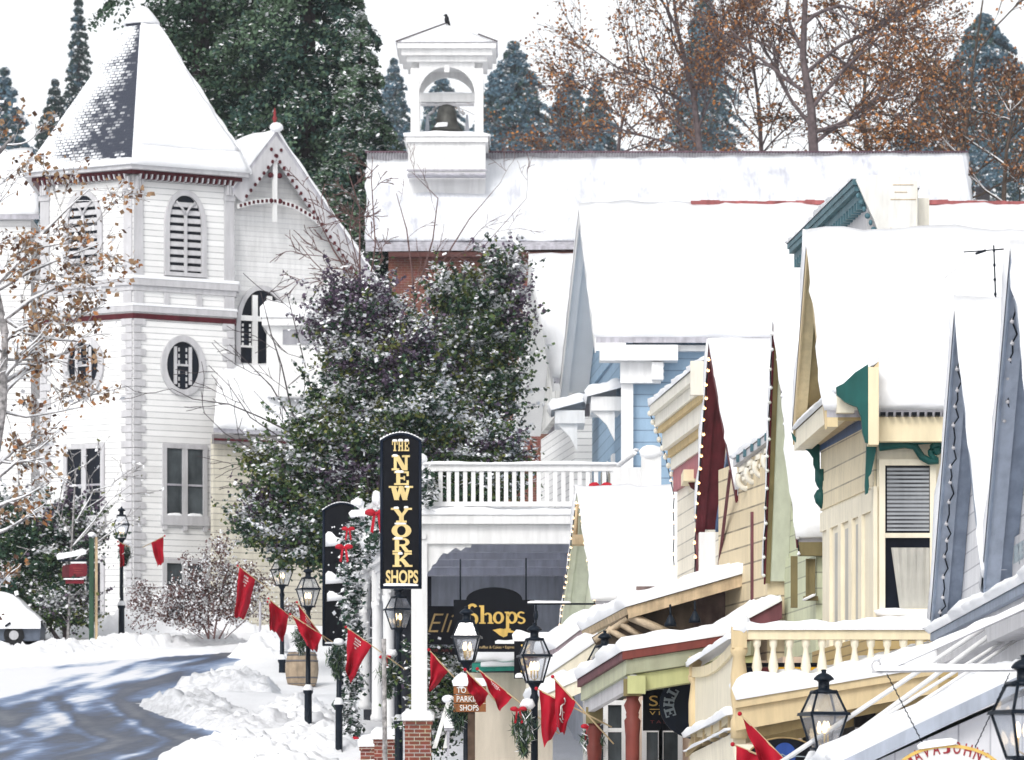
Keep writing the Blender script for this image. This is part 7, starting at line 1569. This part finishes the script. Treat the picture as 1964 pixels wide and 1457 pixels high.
# ---- bare shrub in front of the church annex, reddish twigs by the brick hall
pxtree('bare arching shrub in front of the snowy annex roof', 'bare_shrub', 139, [([(640, 960), (600, 870), (560, 790), (540, 700), (520, 640), (500, 560)], .035, .010), ([(610, 900), (560, 830), (500, 800), (440, 775), (370, 765), (330, 745)], .03, .008), ([(590, 860), (520, 740), (480, 700), (440, 660)], .025, .008), ([(620, 900), (600, 760), (580, 680), (560, 600), (550, 560)], .025, .008), ([(560, 860), (480, 860), (430, 830), (390, 790)], .022, .007), ([(600, 880), (480, 800), (440, 740), (400, 700)], .02, .007), ([(580, 950), (500, 900), (450, 890), (420, 900)], .02, .007)], 13, 1, .9, 0, 0, [], [], BARK, 0, kids=(1, 2), step=44, minr=.009, cat='shrub')
pxtree('tall bare reddish twigs standing against the left end of the brick hall', 'bare_sapling', 150, [([(700, 640), (690, 520), (690, 400), (665, 320)], .04, .01), ([(700, 600), (720, 470), (712, 340), (715, 300)], .03, .008), ([(690, 560), (640, 480), (610, 420), (590, 360)], .03, .008), ([(720, 620), (640, 540), (600, 500), (560, 450)], .025, .008), ([(690, 520), (670, 440), (680, 380)], .02, .008)], 14, 2, .8, 0, 0, [], [], TWIG, 0, kids=(2, 3), step=34, minr=.011, cat='shrub')
pxtree('bare twigs spreading in front of the brick hall roof', 'bare_sapling', 152, [([(800, 640), (790, 520), (780, 440), (760, 370)], .04, .01), ([(810, 600), (850, 500), (900, 420), (960, 350)], .035, .008), ([(800, 560), (830, 460), (840, 380), (790, 330)], .03, .008), ([(820, 560), (870, 490), (930, 470), (1010, 380)], .025, .006)], 15, 2, .8, 0, 0, [], [], TWIG, 0, kids=(1, 2), step=50, minr=.007, cat='shrub')
# ---- evergreen shrubs
def shrub(name, label, Y, clumps, n, seed, leaf, mats, wts, cat='shrub', snow=.2, stem=True, group=None, depth=1.0):
    rng = np.random.default_rng(seed); T = Thing(name, label, cat, (X(clumps[0][0], Y), Y, G(Y)), group); CC = []; MI = []; UP = []; SZ = []
    tot = sum(c[2] * c[3] for c in clumps); s = F / Y
    for ci, c in enumerate(clumps):
        u, v, ru, rv = c[:4]; wt = np.array(c[4] if len(c) > 4 else wts, float); sw = c[5] if len(c) > 5 else snow; wt = wt / wt.sum()
        k = int(n * ru * rv / tot); nb = max(6, int(ru * rv / 95)); ctr = P(u, v, Y)
        d = rng.normal(size=(nb, 3)); d /= np.linalg.norm(d, axis=1, keepdims=True); rad = rng.random(nb) ** .4
        bc = np.array(ctr) + d * rad[:, None] * np.array([ru / s, min(ru, rv) / s * depth, rv / s])
        which = rng.integers(0, nb, k); off = rng.normal(size=(k, 3)) * np.array([.145, .14, .115]) * np.where(rng.random(k) < .16, 2.3, 1.0)[:, None]; p = bc[which] + off; spr = rng.random(k) < .13; out = d[which] * np.array([1, 1, .6]) + np.array([0, 0, .45]) + rng.normal(0, .25, (nb, 3))[which]; p[spr] = (bc[which] + out * (rng.random(k) ** .8 * .85)[:, None] + off * .22)[spr]
        bm_ = rng.choice(len(wt), nb, p=wt); mi = np.where(rng.random(k) < .62, bm_[which], rng.choice(len(wt), k, p=wt)); sn = rng.random(k) < np.clip(sw * (1 + off[:, 2] * 8) * (.18 + 2.5 * rng.random(nb)[which] ** 2), 0, .95); mi = np.where(sn, len(mats), mi)
        CC.append(p); MI.append(mi); UP.append(np.where(sn, .8, .1)); SZ.append(leaf * (.6 + .8 * rng.random(k)) * np.where(sn, 1.15, 1.0))
    leafmesh('crown' if cat == 'tree' else 'foliage', np.concatenate(CC), np.concatenate(SZ), np.concatenate(MI), list(mats) + [SNOW], T.o, T.loc, rng, np.concatenate(UP), 1.25)
    if stem:
        mb = MB(); rr = random.Random(seed); b = Vector((X(clumps[0][0], Y), Y, G(Y) - .3))
        for c in (clumps if stem is True else [(670, 900)]): b = b if stem is True else Vector((X(662, Y), Y, G(Y) - .3)); q = P(c[0], c[1], Y); mb.tube([b, b.lerp(q, .5) + Vector((rr.uniform(-.3, .3), rr.uniform(-.2, .2), .2)), q], [.10, .06, .02], 6)
        T.part('trunk' if cat == 'tree' else 'stem', mb, [BARK])
    return T
gm = [LG1, LG2, LG3, LP1]
GR = [.5, .34, .13, .03]; PU = [.2, .06, .04, .7]; MX = [.4, .22, .1, .28]; OL = [.3, .34, .3, .06]
shrub('evergreen_tree', 'tall dark evergreen with snow-caught leaves left of the blue house', 137, [(905, 620, 65, 85, GR), (965, 525, 28, 42, MX, .3), (880, 560, 50, 45, OL), (925, 740, 50, 75, GR, .3), (880, 820, 75, 65, GR), (975, 855, 35, 42, MX, .4), (968, 615, 34, 75, MX, .36), (955, 740, 34, 65, GR, .36), (985, 545, 22, 45, PU, .35), (830, 700, 70, 90, GR), (820, 655, 45, 35, MX), (870, 690, 40, 70, OL)], 100000, 41, .088, gm, GR, cat='tree', snow=.36)
shrub('evergreen_tree', 'plum-tinged evergreen beside the church gable', 133, [(680, 590, 60, 55, PU, .14), (640, 620, 50, 45, PU, .2), (720, 590, 45, 40, PU), (700, 680, 70, 60, MX), (760, 700, 70, 80, PU, .12), (680, 770, 75, 60, GR), (790, 790, 70, 80, GR), (620, 810, 60, 50, OL), (700, 840, 60, 50, GR)], 92000, 42, .085, gm, MX, cat='tree', snow=.36)
shrub('evergreen_shrub', 'broad snow-speckled evergreen shrub behind the lamps, plum and green', 133.5, [(600, 900, 80, 60, GR), (540, 960, 65, 60, MX, .12), (680, 900, 70, 60, PU, .3), (760, 880, 60, 70, PU, .34), (660, 980, 75, 70, GR), (570, 1030, 70, 50, GR), (500, 1000, 40, 50, MX), (610, 1060, 60, 30, GR, .04), (720, 960, 60, 70, GR), (520, 890, 45, 30, OL), (860, 860, 70, 60, GR), (940, 860, 50, 45, MX, .35), (880, 935, 70, 45, GR), (965, 925, 45, 35, GR)], 110000, 43, .085, gm, GR, snow=.36, stem='one')
shrub('evergreen_bush', 'snow-covered green bush in front of the church at the left edge', 148, [(60, 1060, 70, 80, GR, .14), (20, 1010, 50, 50, GR, .4), (110, 1010, 50, 40, MX, .5), (100, 1130, 45, 50, GR, .2), (30, 1110, 50, 60, GR, .1), (150, 1040, 35, 40, MX, .5)], 60000, 44, .09, [LG1, LG2, CON2, LP1], GR, snow=.3)
shrub('low_bush', 'small frosted bush at the foot of the green post', 147.5, [(130, 1160, 35, 30, MX, .5), (160, 1175, 20, 22, OL, .4), (100, 1180, 30, 22, GR, .35)], 12000, 45, .08, gm, GR, snow=.4)
pxtree('snowy bare branches hanging before the lower left tower windows', 'bare_sapling', 147, [([(130, 1230), (135, 1100), (140, 1000), (145, 900)], .05, .02), ([(138, 1050), (180, 1000), (210, 960), (250, 930)], .03, .01), ([(140, 1030), (110, 980), (120, 930), (140, 890)], .03, .01), ([(138, 1080), (200, 1030), (240, 1000)], .03, .012), ([(140, 1010), (170, 960), (180, 940), (220, 930)], .025, .01)], 16, 2, .8, 1, .10, [SNOW, LG3], [.8, .2], BARK3, .9, keep=.4, kids=(1, 2), step=45, minr=.010, cat='shrub')
pxtree('rusty bare bush dusted with snow under the lower church window', 'bare_bush', 146, [([(400, 1225), (380, 1170), (350, 1130), (330, 1110)], .03, .012), ([(410, 1225), (420, 1160), (430, 1110), (440, 1085)], .03, .012), ([(420, 1225), (450, 1170), (470, 1120), (490, 1100)], .03, .012), ([(400, 1225), (400, 1150), (390, 1110), (395, 1095)], .03, .012), ([(390, 1225), (340, 1190), (318, 1160)], .02, .01), ([(430, 1225), (470, 1190), (500, 1160)], .02, .01), ([(410, 1220), (360, 1160), (320, 1150)], .02, .01)], 17, 2, .75, 8, .055, [TWIG, LB3, SNOW], [.45, .12, .43], TWIG, .9, keep=1.0, kids=(2, 3), step=20, minr=.009, sig=.1, cat='shrub', tipdep=1)
shrub('climbing_hedge', 'snow-speckled climbing hedge under the white porch', 107.9, [(845, 1290, 36, 40, GR, .45), (830, 1350, 24, 40, GR, .5), (862, 1270, 22, 24, GR, .3), (840, 1400, 26, 40, GR, .5), (1045, 1300, 14, 20, GR, .1)], 14000, 46, .075, gm, GR, snow=.45, stem=False)
# ---- garlands, swags, bows
def garland(label, pts_, r, n, seed, leaf=.085, snow=.6, name='garland', group='snowy garlands'):
    rng = np.random.default_rng(seed); pts_ = [Vector(q) for q in pts_]; T = Thing(name, label, 'garland', pts_[0], group); t = rng.random(n) * (len(pts_) - 1); i = np.minimum(t.astype(int), len(pts_) - 2); A = np.array([tuple(q) for q in pts_]); C = A[i] + (A[i + 1] - A[i]) * (t - i)[:, None]
    ph = t * 9; C = C + rng.normal(0, r * .55, C.shape) + np.stack([np.cos(ph) * r * .5, np.sin(ph) * r * .5, 0 * ph], 1); mi = rng.choice(3, n, p=[.6, .4, 0]); sn = rng.random(n) < snow; mi[sn] = 2; leafmesh('greenery', C, leaf * (.6 + .8 * rng.random(n)), mi, [LG1, CON2, SNOW], T.o, T.loc, rng, np.where(sn, .8, .1)); mb = MB(); mb.tube(pts_, .02, 5); T.part('cord', mb, [IRON]); return T
gx = lambda u, v, Y_: P(u, v, Y_)
garland('snowy garland wound down the far white column', [gx(684, 1000, 117.5), gx(674, 1090, 117.5), gx(676, 1200, 117.5), gx(672, 1330, 117.5), gx(664, 1457, 117.5)], .20, 6000, 51)
garland('short snowy garland hanging from the balcony corner behind the tall gold-lettered sign', [gx(727, 985, 108), gx(720, 1030, 108), gx(706, 1075, 109.5)], .13, 800, 52)
garland('snowy garland on the balcony corner post right of the tall gold-lettered sign', [gx(812, 905, 105.7), gx(824, 935, 105.7), gx(818, 965, 105.7)], .12, 600, 53, snow=.6)
def bow(mb, c, s):
    c = Vector(c)
    for sg in (-1, 1):
        mb.ball(c + Vector((sg * s * .55, 0, s * .12)), s * .5, s * .25, s * .32, 10, 0, .3, sg); mb.prism([c + Vector((sg * s * .05, -.01, 0)), c + Vector((sg * s * .3, -.02, -.02 * s)), c + Vector((sg * s * .55, -.03, -s * 1.6)), c + Vector((sg * s * .3, -.01, -s * 1.75))], (0, .012, 0))
    mb.ball(c, s * .2, s * .2, s * .2, 8)
for i, (u, v, Y_, s_, lb) in enumerate(((722, 985, 106.4, .24, 'big red ribbon bow at the balcony corner left of the gold-lettered sign'), (668, 1015, 116.4, .15, 'red ribbon bow at the top of the garlanded far column'), (660, 1050, 116.4, .2, 'red ribbon tail beside the plain black arched sign'), (1152, 934, 104.5, .24, 'red bow peeping over the small sage roof ridge'), (672, 1420, 116.5, .22, 'red ribbon bow at the foot of the garlanded column'))):
    mb = MB(); c = P(u, v, Y_); bow(mb, c, s_); solo('ribbon_bow', mb, [REDB], lb, 'bow', c, 'red ribbon bows')
mb = MB(); mb.snow(P(672, 992, 117.1), P(706, 988, 117.1), P(706, 988, 117.6), P(672, 992, 117.6), .16, 10, 6, 301, jit=.03); mb.ball(P(722, 955, 106.4), .1, .1, .16, 16, 0, .3, 2); NY.part('post_snow', mb, [SNOW])
def swag(label, u, v, Y_, L_, seed, withbow=True, lean=0):
    rng = np.random.default_rng(seed); c = P(u, v, Y_); T = Thing('pine_swag', label, 'swag', c, 'pine swags tied to the lamp posts'); n = 1100; t = rng.random(n); w_ = .04 + .11 * np.sin(np.minimum(t * 1.25, 1) * np.pi) ; C = np.stack([c.x + rng.normal(0, 1, n) * w_ * .6 + lean * t, c.y - .12 + rng.normal(0, .06, n), c.z - t * L_], 1); mi = rng.choice(4, n, p=[.45, .3, .15, .1]); leafmesh('greenery', C, .022 * (.6 + .8 * rng.random(n)), mi, [CON1, CON3, LG2, SNOW], T.o, T.loc, rng, 0, 9.0, np.stack([rng.normal(0, .5, n), rng.normal(0, .3, n), -np.ones(n)], 1))
    if withbow: mb = MB(); bow(mb, c + Vector((-.08, -.2, 0)), .13); T.part('bow', mb, [REDB])
    mb = MB(); mb.ball(c + Vector((.06, -.12, .1)), .13, .1, .09, 8, 0, .4, seed); T.part('snow', mb, [SNOW])
swag('pine swag with a red bow on the lamp before the bracket sign', 1004, 1362, 80.3, .72, 61); swag('pine swag below the brown direction sign', 880, 1345, 85.9, .5, 62, False); swag('pine swag on the lamp post under the gold-lettered sign', 746, 1262, 108.6, .85, 63); swag('pine swag below the plain black arched sign', 645, 1240, 113.2, .7, 64, False)
swag('pine swag on the lamp in front of the evergreens', 578, 1205, 119.8, .6, 65, False); swag('pine swag with red bow on the lamp by the church tower', 240, 1048, 149.8, .55, 66); swag('pine swag between the two red turned posts', 1138, 1395, 84.2, .6, 67)
# ================================================================ flags
def flag(label, Y_, tip, end, c3, c4, seed, marks=0, fold=.06, polelen=1.0):
    """Cloth between the pole (tip to end) and its free corners, on a slanting stick."""
    A, B, C_, D_ = P(*tip, Y_), P(*end, Y_), P(*c3, Y_), P(*c4, Y_); T = Thing('flag', label, 'flag', A, 'red street flags')
    mb = MB(); n = 14; o = 0
    def pt(a, b): q = (A * (1 - a) + B * a) * (1 - b) + (D_ * (1 - a) + C_ * a) * b; s = math.sin(a * 10 + seed + b * 2.2) * .7 + math.sin(a * 3.1 - b * 4 + seed * 2); q = q + Vector((.018 * math.sin(b * 8 + seed) * b, 1.7 * fold * s * (.3 + b), .02 * math.sin(a * 9 + seed) * b)); return q
    for sd_ in (0, 1):
        for j in range(n + 1):
            for i in range(n + 1): mb.v.append(pt(i / n, j / n) + Vector((0, .004 * sd_, 0)))
    W = n + 1
    for sd_ in (0, 1):
        for j in range(n):
            for i in range(n): f = [sd_ * W * W + j * W + i, sd_ * W * W + j * W + i + 1, sd_ * W * W + (j + 1) * W + i + 1, sd_ * W * W + (j + 1) * W + i]; mb.f.append(f); mb.m.append(0); mb.sm.append(True)
    cl = T.part('cloth', mb, [REDF])
    if marks:
        mb = MB(); rr = random.Random(seed)
        for a0, a1, b0, b1 in ((.34, .62, .08, .12), (.36, .66, .15, .18), (.34, .58, .21, .24), (.42, .52, .28, .31)) if marks == 1 else ((.42, .6, .2, .25), (.40, .62, .27, .36), (.44, .58, .38, .46), (.38, .6, .5, .53), (.46, .56, .56, .6)):
            for k in range(5) if marks == 1 else ():
                x0_, x1_ = lerp(a0, a1, k / 5), lerp(a0, a1, (k + .62) / 5); off = Vector((0, -.012, 0)); mb.add([pt(x0_, b0) + off, pt(x1_, b0) + off, pt(x1_, b1) + off, pt(x0_, b1) + off], [(0, 1, 2, 3)])
        if marks == 2:
            for path in ([(.50, .18), (.57, .22), (.55, .30), (.48, .34), (.46, .44), (.55, .50), (.66, .47)], [(.48, .34), (.40, .42), (.44, .55), (.38, .64)], [(.55, .50), (.58, .62), (.70, .66)], [(.40, .70), (.52, .72), (.66, .74)]):
                mb.tube([pt(a_, b_) + Vector((0, -.014, 0)) for a_, b_ in path], .012, 5)
        T.part('print', mb, [LETW], cl)
    mb = MB(); dr = (B - A).normalized(); mb.tube([A - dr * .06, B + dr * polelen], .014, 6); T.part('pole', mb, [STICK]); mb = MB(); mb.ball(A - dr * .05, .03); T.part('tip', mb, [REDB]); return T
flag('red flag flying alone against the church tower', 149.4, (313, 1029), (290, 1041), (301, 1086), (314, 1080), 1, 0, .05, .3)
flag('narrow red flag hanging against the lamp by the church', 149.3, (229, 1040), (238, 1044), (238, 1085), (230, 1086), 2, 0, .05, .2)
flag('long red flag hanging left of the two furthest lamps', 128, (459, 1087), (490, 1110), (470, 1187), (450, 1182), 3, 1, .08, .5)
flag('rumpled red flag crossing the half-hidden lamp', 126, (518, 1150), (554, 1180), (543, 1231), (524, 1205), 4, 0, .10, .4)
flag('lower red flag tucked beside the rumpled one', 127, (516, 1156), (536, 1172), (528, 1212), (517, 1208), 5, 0, .08, .2)
flag('red flag with black-edged fold, left of the plain black sign', 119, (572, 1158), (612, 1212), (600, 1252), (580, 1222), 6, 1, .10, .3)
flag('red flag hanging over the lamp in front of the evergreens', 118.5, (560, 1180), (618, 1218), (606, 1250), (588, 1240), 7, 0, .12, .3)
flag('large red flag before the garlanded column', 107, (667, 1205), (713, 1238), (672, 1308), (663, 1285), 8, 1, .08, .9)
flag('small red flag left of the brown direction sign', 86.8, (826, 1250), (860, 1287), (826, 1326), (824, 1318), 9, 0, .06, .4)
flag('red flag covering the end of the brown direction sign', 83.5, (896, 1288), (937, 1330), (922, 1356), (898, 1322), 10, 0, .08, .3)
flag('red flag with white print just right of the brown direction sign', 83, (920, 1286), (983, 1336), (959, 1366), (944, 1332), 11, 1, .06, 1.0)
flag('left one of the paired large red flags beneath the pale awning', 79, (1034, 1323), (1077, 1345), (1066, 1402), (1042, 1432), 12, 0, .06, .9)
flag('right one of the paired large red flags, with a white emblem', 78.6, (1064, 1302), (1104, 1346), (1080, 1410), (1066, 1395), 13, 2, .06, .9)
flag('big red flag in front of the arched black sign, tip upward', 64, (1424, 1374), (1506, 1458), (1475, 1490), (1450, 1452), 14, 0, .05, .8)
flag('big red flag at the bottom edge beside the yellow post', 64.5, (1412, 1430), (1476, 1456), (1460, 1520), (1414, 1500), 15, 0, .05, .8)
# ================================================================ barrel, car, chair, posts in the snow
Yq = 131.5; c = P(579, 1316, Yq); T = Thing('barrel', 'oak barrel with dark hoops standing in the snow behind the lamp', 'barrel', (c.x, Yq, c.z))
mb = MB(); pr = [(.36, 0), (.40, .12), (.435, .32), (.445, .45), (.435, .6), (.40, .78), (.36, .9)]; mb.lathe((c.x, Yq, c.z), pr, 24); T.part('staves', mb, [BARREL]); mb = MB()
for z_ in (.05, .2, .64, .8): r_ = pl([(z, r) for r, z in pr], z_) + .008; mb.lathe((c.x, Yq, c.z + z_), [(r_ - .02, 0), (r_, .004), (r_, .05), (r_ - .02, .054)], 24)
T.part('hoop', mb, [mat('grey_hoop_iron', (.16, .15, .15), .6)]); mb = MB(); mb.lathe((c.x, Yq, c.z + .9), [(.38, 0), (.38, .06), (.25, .16), (.05, .2)], 18); T.part('snow', mb, [SNOW])
Yq = 145.5; gz = Z(1243, Yq); gz += .1; xn = X(76, Yq); T = Thing('parked_car', 'parked car buried under snow at the left edge, grey-blue sill showing', 'car', (xn - 2.2, Yq, gz))
prof = [(0, .12), (.02, .55), (-.08, .70), (-.3, .86), (-.72, 1.28), (-1.1, 1.42), (-3.0, 1.46), (-3.7, 1.0), (-4.3, .9), (-4.4, .12)]
mb = MB(); mb.prism([(xn + x, Yq, gz + z) for x, z in prof[::-1]], (0, 1.7, 0)); T.part('body', mb, [CARP]); mb = MB(); k = 22; rows = []
for j in range(7):
    for i in range(k + 1):
        x = lerp(.04, -4.45, i / k); z = pl([(-a, b) for a, b in [(-q[0], q[1]) for q in prof[1:-1]]][::-1] if False else sorted([(q[0], q[1]) for q in prof[1:-1]]), x); y = (-.1, -.07, .12, .85, 1.58, 1.77, 1.8)[j]; e_ = .35 if j in (0, 6) else 1; mb.v.append(Vector((xn + x + .03 * nz(i * .7, j * .7), Yq + y - (.03 if j == 0 else 0), gz + (.47 if j in (0, 6) else z + .16 + .10 * nz(x * 1.3, y * 2, 4)))))
for j in range(6):
    for i in range(k): mb.f.append([j * (k + 1) + i, j * (k + 1) + i + 1, (j + 1) * (k + 1) + i + 1, (j + 1) * (k + 1) + i]); mb.m.append(0); mb.sm.append(True)
T.part('snow', mb, [SNOW])
for x in (-.75, -3.5):
    mb = MB(); q = Vector((xn + x, Yq - .06, gz + .28)); mb.tube([q, q + Vector((0, .22, 0))], .30, 20); wl = T.part('wheel', mb, [TYRE]); mb = MB(); mb.tube([q - Vector((0, .02, 0)), q + Vector((0, .05, 0))], .14, 16); T.part('hubcap', mb, [HUB], wl)
mb = MB(); mb.tube([P(10, 1201, Yq - .15), P(20, 1194, Yq - .15)], .035, 6); T.part('mirror', mb, [IRON])
for i, (u, v, Y_, lb) in enumerate(((862, 1352, 92.5, 'snow-laden white wooden chair left of the brown direction sign'),)):
    c = P(u, 1440, Y_); T = Thing('garden_chair', lb, 'chair', c); mb = MB()
    mb.hexa([c + Vector(q) for q in ((-.32, -.1, .05), (-.24, -.1, .05), (-.24, 0, .05), (-.32, 0, .05))], [c + Vector(q) for q in ((-.05, .3, .98), (.03, .3, .98), (.03, .38, .98), (-.05, .38, .98))]); mb.hexa([c + Vector(q) for q in ((-.12, -.1, .05), (-.04, -.1, .05), (-.04, 0, .05), (-.12, 0, .05))], [c + Vector(q) for q in ((.07, .3, .95), (.15, .3, .95), (.15, .38, .95), (.07, .38, .95))]); T.part('back', mb, [WHITE2])
    mb = MB(); mb.box(c.x - .1, c.x + .32, c.y - .1, c.y + .3, c.z + .38, c.z + .43); T.part('seat', mb, [METAL]); mb = MB(); mb.snow(c + Vector((-.1, -.12, .43)), c + Vector((.34, -.12, .43)), c + Vector((.34, .3, .43)), c + Vector((-.1, .3, .43)), .3, 8, 6, 270, jit=.03); mb.ball(c + Vector((-.03, .33, .98)), .12, .1, .08); T.part('snow', mb, [SNOW])
    for dx in (-.05, .28):
        mb = MB(); mb.box(c.x + dx, c.x + dx + .05, c.y - .08, c.y - .03, c.z - .1, c.z + .38); T.part('leg', mb, [METAL])
for i, (u, v0, v1, Y_, r_, m_, lb) in enumerate(((499, 1155, 1232, 142, .035, METAL, 'thin grey post standing in the snow beside the rusty bush'), (736, 1225, 1457, 104.6, .05, BARK3, 'weathered stake leaning by the lamp under the gold-lettered sign'))):
    A_ = P(u + (3 if i else 0), v1, Y_); A_.z = min(A_.z, G(Y_)); mb = MB(); mb.tube([A_, P(u, v0, Y_)], r_, 8); solo('snow_stake', mb, [m_], lb, 'post', A_)
# ================================================================ air
mb = MB(); mb.box(-430, 430, -70, 900, -4, 130); hz = mb.build('haze', []); tag(hz, kind='stuff')
m = bpy.data.materials.new('cold_haze'); m.use_nodes = True; nt = m.node_tree; nt.nodes.remove(nt.nodes['Principled BSDF']); v_ = nt.nodes.new('ShaderNodeVolumePrincipled'); v_.inputs['Color'].default_value = (.86, .92, 1.0, 1); v_.inputs['Density'].default_value = HAZE; v_.inputs['Anisotropy'].default_value = .2
nt.links.new(v_.outputs[0], nt.nodes['Material Output'].inputs['Volume']); hz.data.materials.append(m)
if HAZE <= 0: bpy.data.objects.remove(hz)
